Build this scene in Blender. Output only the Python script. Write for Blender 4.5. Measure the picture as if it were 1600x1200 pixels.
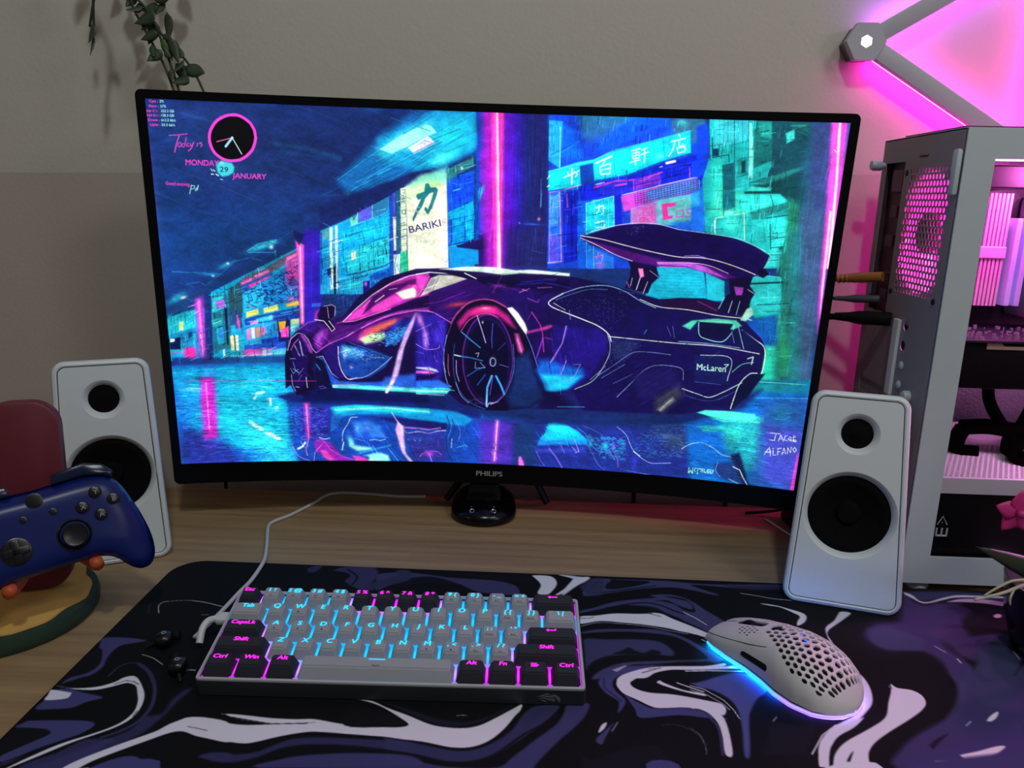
import bpy, bmesh, math, random
import numpy as np
from mathutils import Matrix, Vector
from mathutils.geometry import delaunay_2d_cdt

random.seed(7)
PI = math.pi
scene = bpy.context.scene
COL = scene.collection
for o in list(bpy.data.objects):
    bpy.data.objects.remove(o, do_unlink=True)

# ------------------------------------------------------------------ camera
cam_d = bpy.data.cameras.new('camera')
cam = bpy.data.objects.new('camera', cam_d)
COL.objects.link(cam)
scene.camera = cam
cam_d.sensor_width = 36.0
cam_d.lens = 1188.0 / 1600 * 36.0
cam_d.clip_start = .01
cam_d.clip_end = 30
R_, U_, F_ = (.99887588, .0425615, .02086834), (-.0303329, .23560785, .97137473), (-.03642642, .97091578, -.23663401)
cam.matrix_world = Matrix(((R_[0], U_[0], -F_[0], 0), (R_[1], U_[1], -F_[1], 0), (R_[2], U_[2], -F_[2], .3706), (0, 0, 0, 1)))

# ------------------------------------------------------------------ world, lamps, exposure
scene.view_settings.view_transform = 'Standard'
scene.view_settings.look = 'None'
scene.view_settings.gamma = 1
scene.view_settings.use_curve_mapping = False
scene.view_settings.exposure = 0.0
world = bpy.data.worlds.new('world')
scene.world = world
world.use_nodes = True
bg = world.node_tree.nodes['Background']
bg.inputs['Color'].default_value = (.80, .84, .90, 1)
bg.inputs['Strength'].default_value = .10

def area_light(name, loc, target, size, energy, color):
    d = bpy.data.lights.new(name, 'AREA')
    d.shape = 'DISK'
    d.size = size
    d.energy = energy
    d.color = color
    o = bpy.data.objects.new(name, d)
    COL.objects.link(o)
    o.location = loc
    o.rotation_euler = (Vector(target) - Vector(loc)).to_track_quat('-Z', 'Y').to_euler()
    return o

area_light('room_lamp_right', (1.45, -.55, .95), (-.3, .9, .4), .30, 2.2, (1.0, .95, .84))
area_light('room_lamp_left', (-1.45, -.25, 1.0), (-.2, .9, .4), .25, .4, (1.0, .93, .86))
area_light('ceiling_lamp', (.10, -.35, 1.66), (0, .7, 0), .11, 6.8, (.90, .97, .98))
area_light('added_ceiling_lamp', (.95, -.35, 1.66), (0, .7, 0), .45, 6.0, (.92, .97, .97))  # extra lamp added so the case shades the wall strip beside it

# ------------------------------------------------------------------ helpers
def tag(o, label=None, cat=None, group=None, kind=None):
    if label: o['label'] = label
    if cat: o['category'] = cat
    if group: o['group'] = group
    if kind: o['kind'] = kind
    return o

def empty(name, label, cat, loc=(0, 0, 0), rot=(0, 0, 0), group=None, mat=None):
    o = bpy.data.objects.new(name, None)
    o.empty_display_size = .01
    COL.objects.link(o)
    if mat is not None:
        o.matrix_world = mat
    else:
        o.location = loc
        o.rotation_euler = rot
    return tag(o, label, cat, group)

def obj(name, me, m=None, parent=None, smooth=False):
    if isinstance(me, bmesh.types.BMesh):
        bm = me
        bmesh.ops.recalc_face_normals(bm, faces=bm.faces)
        me = bpy.data.meshes.new(name)
        bm.to_mesh(me)
        bm.free()
    o = bpy.data.objects.new(name, me)
    COL.objects.link(o)
    if m is not None:
        for x in (m if isinstance(m, (list, tuple)) else [m]):
            me.materials.append(x)
    if smooth is not False:
        me.polygons.foreach_set('use_smooth', [True] * len(me.polygons))
        if smooth is not True:
            me.set_sharp_from_angle(angle=math.radians(smooth))
    if parent is not None:
        o.parent = parent
    return o

def bm_new():
    return bmesh.new()

def add_box(bm, lo, hi, bev=0, seg=2, M=None, mi=0):
    b = bmesh.new()
    bmesh.ops.create_cube(b, size=1)
    for v in b.verts:
        v.co = Vector([lo[i] + (v.co[i] + .5) * (hi[i] - lo[i]) for i in range(3)])
    if bev:
        bmesh.ops.bevel(b, geom=list(b.edges), offset=bev, segments=seg, affect='EDGES', profile=.5)
    return merge(bm, b, M, mi)

def merge(bm, b, M=None, mi=0):
    if M is not None:
        bmesh.ops.transform(b, matrix=M, verts=b.verts)
    me = bpy.data.meshes.new('tmp')
    b.to_mesh(me)
    b.free()
    n = len(bm.faces)
    bm.from_mesh(me)
    bpy.data.meshes.remove(me)
    bm.faces.ensure_lookup_table()
    if mi:
        for f in bm.faces[n:]:
            f.material_index = mi
    return bm

def add_lathe(bm, prof, n=32, M=None, mi=0, a0=0, a1=2 * PI):
    """profile of (r, z) turned about z"""
    b = bmesh.new()
    rings = []
    for r, z in prof:
        if r < 1e-7:
            rings.append([b.verts.new((0, 0, z))])
        else:
            rings.append([b.verts.new((r * math.cos(2 * PI * i / n), r * math.sin(2 * PI * i / n), z)) for i in range(n)])
    for A, B in zip(rings[:-1], rings[1:]):
        for i in range(n):
            j = (i + 1) % n
            if len(A) == 1 and len(B) == 1:
                continue
            if len(A) == 1:
                b.faces.new((A[0], B[i], B[j]))
            elif len(B) == 1:
                b.faces.new((A[i], A[j], B[0]))
            else:
                b.faces.new((A[i], A[j], B[j], B[i]))
    return merge(bm, b, M, mi)

def spline(P, n=8):
    P = [Vector(p) for p in P]
    if len(P) < 3:
        return P
    Q = [2 * P[0] - P[1]] + P + [2 * P[-1] - P[-2]]
    out = []
    for i in range(1, len(Q) - 2):
        a, b, c, d = Q[i - 1:i + 3]
        for k in range(n):
            t = k / n
            out.append(.5 * (2 * b + (c - a) * t + (2 * a - 5 * b + 4 * c - d) * t * t + (3 * b - a - 3 * c + d) * t ** 3))
    out.append(P[-1])
    return out

def add_tube(bm, pts, r, n=10, M=None, mi=0, smooth=8, cap=True, squash=1.0):
    """tube along a path, r a number or a function of 0..1"""
    P = spline(pts, smooth) if smooth else [Vector(p) for p in pts]
    b = bmesh.new()
    up = Vector((0, 0, 1))
    rings = []
    prev = None
    for i, p in enumerate(P):
        t = (P[min(i + 1, len(P) - 1)] - P[max(i - 1, 0)]).normalized()
        if prev is None:
            s = t.cross(up)
            if s.length < 1e-3:
                s = t.cross(Vector((1, 0, 0)))
            s.normalize()
        else:
            s = (prev - t * prev.dot(t)).normalized()
        prev = s
        w = t.cross(s)
        rr = r(i / (len(P) - 1)) if callable(r) else r
        rings.append([b.verts.new(p + s * rr * math.cos(2 * PI * k / n) + w * rr * squash * math.sin(2 * PI * k / n)) for k in range(n)])
    for A, B in zip(rings[:-1], rings[1:]):
        for k in range(n):
            j = (k + 1) % n
            b.faces.new((A[k], A[j], B[j], B[k]))
    if cap:
        b.faces.new(rings[0][::-1])
        b.faces.new(rings[-1])
    return merge(bm, b, M, mi)

def add_prism(bm, poly, z0, z1, M=None, bev=0, mi=0, seg=2):
    b = bmesh.new()
    f = b.faces.new([b.verts.new((x, y, z0)) for x, y in poly])
    g = bmesh.ops.extrude_face_region(b, geom=[f])
    for v in g['geom']:
        if isinstance(v, bmesh.types.BMVert):
            v.co.z = z1
    if bev:
        bmesh.ops.bevel(b, geom=list(b.edges), offset=bev, segments=seg, affect='EDGES', profile=.5)
    return merge(bm, b, M, mi)

def in_poly(x, y, P):
    c = False
    n = len(P)
    for i in range(n):
        ax, ay = P[i]
        bx, by = P[(i + 1) % n]
        if (ay > y) != (by > y) and x < (bx - ax) * (y - ay) / (by - ay) + ax:
            c = not c
    return c

def plate_mesh(outer, holes=(), extra=()):
    """triangulate a polygon with holes: returns verts2d, tris"""
    V, E = [], []
    for L in [outer] + list(holes):
        k = len(V)
        V += [Vector(p) for p in L]
        E += [(k + i, k + (i + 1) % len(L)) for i in range(len(L))]
    V += [Vector(p) for p in extra]
    v, e, f, _, _, _ = delaunay_2d_cdt(V, E, [], 0, 1e-7)
    bb = [(min(p[0] for p in h), max(p[0] for p in h), min(p[1] for p in h), max(p[1] for p in h), h) for h in holes]
    T = []
    for t in f:
        x = sum(v[i][0] for i in t) / 3
        y = sum(v[i][1] for i in t) / 3
        if not in_poly(x, y, outer):
            continue
        if any(a <= x <= b and c <= y <= d and in_poly(x, y, h) for a, b, c, d, h in bb):
            continue
        T.append(tuple(t))
    return [(p[0], p[1]) for p in v], T

def add_plate(bm, outer, holes, front, back, extra=(), mi=0):
    """solid plate with real holes; front/back map (x, y) to 3-D points"""
    V, T = plate_mesh(outer, holes, extra)
    b = bmesh.new()
    used = sorted({i for t in T for i in t})
    A = {i: b.verts.new(front(*V[i])) for i in used}
    B = {i: b.verts.new(back(*V[i])) for i in used}
    cnt = {}
    for t in T:
        b.faces.new([A[i] for i in t])
        b.faces.new([B[i] for i in t][::-1])
        for i in range(3):
            k = (t[i], t[(i + 1) % 3])
            s = tuple(sorted(k))
            cnt[s] = None if s in cnt else k
    for s, k in cnt.items():
        if k:
            b.faces.new((A[k[1]], A[k[0]], B[k[0]], B[k[1]]))
    return merge(bm, b, None, mi)

def circle(cx, cy, r, n=32, ry=None):
    return [(cx + r * math.cos(2 * PI * i / n), cy + (ry or r) * math.sin(2 * PI * i / n)) for i in range(n)]

def rrect(x0, y0, x1, y1, r, n=6):
    out = []
    for cx, cy, a in ((x1 - r, y1 - r, 0), (x0 + r, y1 - r, PI / 2), (x0 + r, y0 + r, PI), (x1 - r, y0 + r, 3 * PI / 2)):
        out += [(cx + r * math.cos(a + PI / 2 * i / n), cy + r * math.sin(a + PI / 2 * i / n)) for i in range(n + 1)]
    return out

def round_poly(P, r, n=6):
    """round the corners of a convex polygon"""
    out = []
    m = len(P)
    for i in range(m):
        a, b, c = Vector(P[i - 1]), Vector(P[i]), Vector(P[(i + 1) % m])
        u, w = (a - b).normalized(), (c - b).normalized()
        ang = math.acos(max(-1, min(1, u.dot(w))))
        d = r / math.tan(ang / 2)
        p, q = b + u * d, b + w * d
        ctr = b + (u + w).normalized() * (r / math.sin(ang / 2))
        for k in range(n + 1):
            t = k / n
            v = (p - ctr).normalized().lerp((q - ctr).normalized(), t).normalized()
            s = ctr + v * r
            out.append((s.x, s.y))
    return out

# ------------------------------------------------------------------ picture rasteriser (numpy)
def srgb2lin(c):
    c = np.asarray(c, float)
    return np.where(c <= .04045, c / 12.92, ((c + .055) / 1.055) ** 2.4)

def hexc(h):
    return np.array([int(h[i:i + 2], 16) / 255. for i in (0, 2, 4)], np.float32)

def _pts(tok, k):
    return np.array([[float(a) for a in t.split(',')] for t in tok]) * k

def _smooth(P, n=6):
    if len(P) < 3:
        return P
    Q = np.vstack([2 * P[0] - P[1], P, 2 * P[-1] - P[-2]])
    out = []
    for i in range(1, len(Q) - 2):
        p0, p1, p2, p3 = Q[i - 1:i + 3]
        for t in np.linspace(0, 1, n, endpoint=False):
            out.append(.5 * (2 * p1 + (p2 - p0) * t + (2 * p0 - 5 * p1 + 4 * p2 - p3) * t * t + (3 * p1 - p0 - 3 * p2 + p3) * t ** 3))
    out.append(P[-1])
    return np.array(out)

def _box(img, x0, y0, x1, y1):
    H, W = img.shape[:2]
    a, b = max(0, int(math.floor(y0))), min(H, int(math.ceil(y1)) + 1)
    c, d = max(0, int(math.floor(x0))), min(W, int(math.ceil(x1)) + 1)
    if a >= b or c >= d:
        return None
    Y, X = np.mgrid[a:b, c:d].astype(np.float32)
    return slice(a, b), slice(c, d), X + .5, Y + .5

def _segdist(X, Y, P, closed):
    D = np.full(X.shape, 1e9, np.float32)
    Q = np.vstack([P, P[:1]]) if closed else P
    for (ax, ay), (bx, by) in zip(Q[:-1], Q[1:]):
        dx, dy = bx - ax, by - ay
        L = dx * dx + dy * dy + 1e-9
        t = np.clip(((X - ax) * dx + (Y - ay) * dy) / L, 0, 1)
        np.minimum(D, (X - ax - t * dx) ** 2 + (Y - ay - t * dy) ** 2, out=D)
    return np.sqrt(D)

def _inside(X, Y, P):
    I = np.zeros(X.shape, bool)
    Q = np.vstack([P, P[:1]])
    for (ax, ay), (bx, by) in zip(Q[:-1], Q[1:]):
        if ay == by:
            continue
        I ^= ((ay > Y) != (by > Y)) & (X < (bx - ax) * (Y - ay) / (by - ay) + ax)
    return I

def _mix(img, sl, A, col):
    v = img[sl[0], sl[1]]
    A = A[..., None]
    v *= 1 - A
    v += A * col

def r_poly(img, P, col, al, soft):
    s = max(soft, .6)
    b = _box(img, P[:, 0].min() - s, P[:, 1].min() - s, P[:, 0].max() + s, P[:, 1].max() + s)
    if b is None:
        return
    D = _segdist(b[2], b[3], P, True)
    D[_inside(b[2], b[3], P)] *= -1
    _mix(img, b, al * np.clip(.5 - D / (2 * s), 0, 1), col)

def r_line(img, P, col, al, w, glow):
    r = w * .5 + glow + 1
    b = _box(img, P[:, 0].min() - r, P[:, 1].min() - r, P[:, 0].max() + r, P[:, 1].max() + r)
    if b is None:
        return
    D = _segdist(b[2], b[3], P, False)
    g = max(glow, .35)
    k = min(1., w / .9)
    _mix(img, b, al * k * np.clip(.5 - (D - max(w, .9) * .5) / (2 * g), 0, 1), col)

def rasterize(text, W, H, k, base, glyphs, img=None):
    if img is None:
        img = np.empty((H, W, 3), np.float32)
        img[:] = hexc(base)
    rng = np.random.RandomState(4)
    for ln in text.strip().split('\n'):
        t = ln.split(' ')
        if t[0] == 'D':                         # brush strokes in shades of what is already there
            P = _pts(t[6:], k)
            n, s, ang, st, al = int(t[1]), float(t[2]) * k, math.radians(float(t[3])), float(t[4]), float(t[5])
            lo, hi = P.min(0), P.max(0)
            Q = lo + (hi - lo) * rng.rand(n, 2)
            Q = Q[_inside(Q[:, 0], Q[:, 1], P)]
            for q in Q:
                x, y = int(q[0]), int(q[1])
                if not (0 <= x < W and 0 <= y < H):
                    continue
                a = ang + rng.randn() * .06
                L = s * (.3 + rng.rand() * .9)
                f = rng.rand() < .45
                c0 = img[y, x].copy()
                c1 = c0 * (1 + st) + st * .12 if f else c0 * (1 - st)
                d = np.array([math.cos(a), math.sin(a)]) * L * .5
                r_line(img, np.array([q - d, q + d]), np.clip(c1, 0, 1), al * (.5 + .5 * rng.rand()), .7 + 1.6 * rng.rand() ** 2, .4)
            continue
        col, al = hexc(t[1]), float(t[2])
        if t[0] == 'P':
            r_poly(img, _pts(t[4:], k), col, al, float(t[3]) * k)
        elif t[0] == 'Q':                       # rounded outline
            P = _pts(t[4:], k)
            if len(P) > 4:
                n = len(P)
                P = _smooth(np.vstack([P[-2:], P, P[:2]]), 4)[8:-8]
            r_poly(img, P, col, al, float(t[3]) * k)
        elif t[0] in 'LS':
            P = _pts(t[5:], k)
            r_line(img, _smooth(P) if t[0] == 'S' else P, col, al, float(t[3]) * k, float(t[4]) * k)
        elif t[0] == 'B':
            x, y, ax, ay, bx, by = [float(v) * k for v in t[3:9]]
            ex, ey = abs(ax) + abs(bx), abs(ay) + abs(by)
            b = _box(img, x - 2.2 * ex, y - 2.2 * ey, x + 2.2 * ex, y + 2.2 * ey)
            if b is None:
                continue
            det = ax * by - ay * bx
            dx, dy = b[2] - x, b[3] - y
            u, v = (dx * by - dy * bx) / det, (dy * ax - dx * ay) / det
            _mix(img, b, al * np.exp(-1.3 * (u * u + v * v)), col)
        elif t[0] == 'N':
            P = _pts(t[5:], k)
            n, s = int(t[3]), float(t[4]) * k
            lo, hi = P.min(0), P.max(0)
            Q = lo + (hi - lo) * rng.rand(n, 2)
            a = rng.randn(n) * .5
            for q, w in zip(Q[_inside(Q[:, 0], Q[:, 1], P)], a):
                d = np.array([math.cos(w), math.sin(w)]) * s * .5
                r_line(img, np.array([q - d, q + d]), col, al, max(.8, s * .3), .4)
        elif t[0] == 'T' and glyphs:
            x, y, ax, ay, bx, by = [float(v) * k for v in t[4:10]]
            V, T, w, h = glyphs(t[3].replace('_', ' '))
            M = np.array([[ax / w, ay / w], [bx / h, by / h]])
            V = V @ M + (x, y)
            b = _box(img, V[:, 0].min() - 1, V[:, 1].min() - 1, V[:, 0].max() + 1, V[:, 1].max() + 1)
            if b is None:
                continue
            acc = np.zeros(b[2].shape, np.float32)
            for ox in (-.33, 0, .33):
                for oy in (-.33, 0, .33):
                    m = np.zeros(acc.shape, bool)
                    for tri in T:
                        A, B, C = V[tri[0]], V[tri[1]], V[tri[2]]
                        y0 = max(0, int(min(A[1], B[1], C[1]) - b[0].start) - 1); y1 = int(max(A[1], B[1], C[1]) - b[0].start) + 2
                        x0 = max(0, int(min(A[0], B[0], C[0]) - b[1].start) - 1); x1 = int(max(A[0], B[0], C[0]) - b[1].start) + 2
                        X = b[2][y0:y1, x0:x1] + ox; Y = b[3][y0:y1, x0:x1] + oy
                        e = [(Q[0] - R[0]) * (Y - R[1]) - (Q[1] - R[1]) * (X - R[0]) for R, Q in ((A, B), (B, C), (C, A))]
                        m[y0:y1, x0:x1] |= ((e[0] >= 0) & (e[1] >= 0) & (e[2] >= 0)) | ((e[0] <= 0) & (e[1] <= 0) & (e[2] <= 0))
                    acc += m
            _mix(img, b, al * np.clip(acc / 5.5, 0, 1), col)
    return np.clip(img, 0, 1)

def value_noise(H, W, sy, sx, seed):
    g = np.random.RandomState(seed).rand(int(H / sy) + 3, int(W / sx) + 3)
    y, x = np.arange(H) / sy, np.arange(W) / sx
    yi, xi = y.astype(int), x.astype(int)
    fy, fx = (y - yi)[:, None], (x - xi)[None]
    fy, fx = fy * fy * (3 - 2 * fy), fx * fx * (3 - 2 * fx)
    a, b = g[yi][:, xi], g[yi][:, xi + 1]
    c, d = g[yi + 1][:, xi], g[yi + 1][:, xi + 1]
    return (a * (1 - fx) + b * fx) * (1 - fy) + (c * (1 - fx) + d * fx) * fy - .5

def finish(img):
    """painterly grain, contrast and a soft glow round the bright shapes of the wallpaper"""
    H, W = img.shape[:2]
    n = sum(value_noise(H, W, a, b, i) * w for i, (a, b, w) in enumerate(((90, 140, .16), (26, 40, .16), (8, 14, .16), (3, 4, .12), (1.6, 1.6, .10))))
    img = img * (1 + n[..., None])
    lum = img.mean(-1, keepdims=True)
    img = np.clip(lum + (img - lum) * 1.04, 0, 1) ** 1.12 * 1.06
    g = np.clip(img - .55, 0, 1)
    for ax in (0, 1):
        for s in (1, 2, 4, 8):
            g = (g + np.roll(g, s, ax) + np.roll(g, -s, ax)) / 3
    return np.clip(img * .96 + g * .34, 0, 1)

# ------------------------------------------------------------------ materials
def lin(h):
    if isinstance(h, str):
        h = [int(h[i:i + 2], 16) / 255 for i in (0, 2, 4)]
    return tuple(float(v) for v in srgb2lin(h)) + (1,)

def mat(name, col, rough=.5, metal=0, var=.06, scale=60, bump=0, emit=None, es=0, coat=0, alpha=None, trans=0, spec=None):
    m = bpy.data.materials.new(name)
    m.use_nodes = True
    nt = m.node_tree
    p = nt.nodes['Principled BSDF']
    p.inputs['Roughness'].default_value = rough
    p.inputs['Metallic'].default_value = metal
    p.inputs['Coat Weight'].default_value = coat
    p.inputs['Transmission Weight'].default_value = trans
    if spec is not None:
        p.inputs['Specular IOR Level'].default_value = spec
    c = lin(col)
    tc = nt.nodes.new('ShaderNodeTexCoord')
    nz = nt.nodes.new('ShaderNodeTexNoise')
    nz.inputs['Scale'].default_value = scale
    nz.inputs['Detail'].default_value = 3
    nt.links.new(tc.outputs['Object'], nz.inputs['Vector'])
    mx = nt.nodes.new('ShaderNodeMix')
    mx.data_type = 'RGBA'
    mx.inputs[6].default_value = tuple(v * (1 - var) for v in c[:3]) + (1,)
    mx.inputs[7].default_value = tuple(min(1, v * (1 + var)) for v in c[:3]) + (1,)
    nt.links.new(nz.outputs['Fac'], mx.inputs[0])
    nt.links.new(mx.outputs[2], p.inputs['Base Color'])
    if bump:
        b = nt.nodes.new('ShaderNodeBump')
        b.inputs['Strength'].default_value = bump
        b.inputs['Distance'].default_value = .001
        nt.links.new(nz.outputs['Fac'], b.inputs['Height'])
        nt.links.new(b.outputs['Normal'], p.inputs['Normal'])
    if emit:
        p.inputs['Emission Color'].default_value = lin(emit)
        p.inputs['Emission Strength'].default_value = es
    if alpha is not None:
        p.inputs['Alpha'].default_value = alpha
    return m

def attr_mat(name, emission, rough=.5, quiet=True):
    m = bpy.data.materials.new(name)
    m.use_nodes = True
    nt = m.node_tree
    p = nt.nodes['Principled BSDF']
    p.inputs['Roughness'].default_value = rough
    a = nt.nodes.new('ShaderNodeAttribute')
    a.attribute_name = 'col'
    if emission:
        p.inputs['Base Color'].default_value = (.01, .01, .012, 1)
        nt.links.new(a.outputs['Color'], p.inputs['Emission Color'])
        p.inputs['Emission Strength'].default_value = emission
    else:
        nt.links.new(a.outputs['Color'], p.inputs['Base Color'])
    return m

def color_grid(name, img, fn, m, parent=None):
    """dense grid whose vertices carry the colours of img (row 0 = far/top edge)"""
    H, W = img.shape[:2]
    s, t = np.meshgrid((np.arange(W) + .5) / W, (np.arange(H) + .5) / H)
    s = (s - s.min()) / (s.max() - s.min())
    t = (t - t.min()) / (t.max() - t.min())
    co = fn(s.ravel(), t.ravel()).astype(np.float32)
    me = bpy.data.meshes.new(name)
    me.vertices.add(H * W)
    me.vertices.foreach_set('co', co.ravel())
    i = (np.arange(H - 1)[:, None] * W + np.arange(W - 1)[None]).ravel()
    q = np.stack([i, i + W, i + W + 1, i + 1], 1).astype(np.int32)
    me.loops.add(q.size)
    me.loops.foreach_set('vertex_index', q.ravel())
    me.polygons.add(len(q))
    me.polygons.foreach_set('loop_start', np.arange(len(q), dtype=np.int32) * 4)
    me.polygons.foreach_set('use_smooth', np.ones(len(q), bool))
    me.update(calc_edges=True)
    at = me.color_attributes.new('col', 'FLOAT_COLOR', 'POINT')
    rgba = np.ones((H * W, 4), np.float32)
    rgba[:, :3] = srgb2lin(img.reshape(-1, 3))
    at.data.foreach_set('color', rgba.ravel())
    return obj(name, me, m, parent)

# text: every string is turned into a mesh once, in one go
_TXT = {}
def text_meshes(strings):
    tmp = []
    for s in strings:
        cu = bpy.data.curves.new('t', 'FONT')
        cu.body = s
        cu.size = 1
        cu.resolution_u = 3
        o = bpy.data.objects.new('t', cu)
        COL.objects.link(o)
        tmp.append((s, o))
    bpy.context.view_layer.update()
    dg = bpy.context.evaluated_depsgraph_get()
    for s, o in tmp:
        me = bpy.data.meshes.new_from_object(o.evaluated_get(dg))
        me.calc_loop_triangles()
        V = np.array([v.co[:2] for v in me.vertices]).reshape(-1, 2)
        T = [tuple(t.vertices) for t in me.loop_triangles]
        if len(V):
            V = V - (V[:, 0].min(), 0)
        _TXT[s] = (V, T)
        cu = o.data
        bpy.data.objects.remove(o)
        bpy.data.curves.remove(cu)
        bpy.data.meshes.remove(me)

def add_text(bm, s, size, M, center=True, wx=1.0, shear=0.0, h=.0001, bold=0):
    V, T = _TXT[s]
    b = bmesh.new()
    w = V[:, 0].max()
    P = [((x - (w / 2 if center else 0)) * wx * size + shear * y * size, y * size) for x, y in V]
    vs = [b.verts.new((x, y, h)) for x, y in P]
    for t in T:
        try:
            b.faces.new([vs[i] for i in t])
        except ValueError:
            pass
    if bold:
        g = bmesh.ops.duplicate(b, geom=list(b.verts) + list(b.faces))
        for v in g['geom']:
            if isinstance(v, bmesh.types.BMVert):
                v.co.x += bold
                v.co.z += h * .2
    return merge(bm, b, M)

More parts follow.
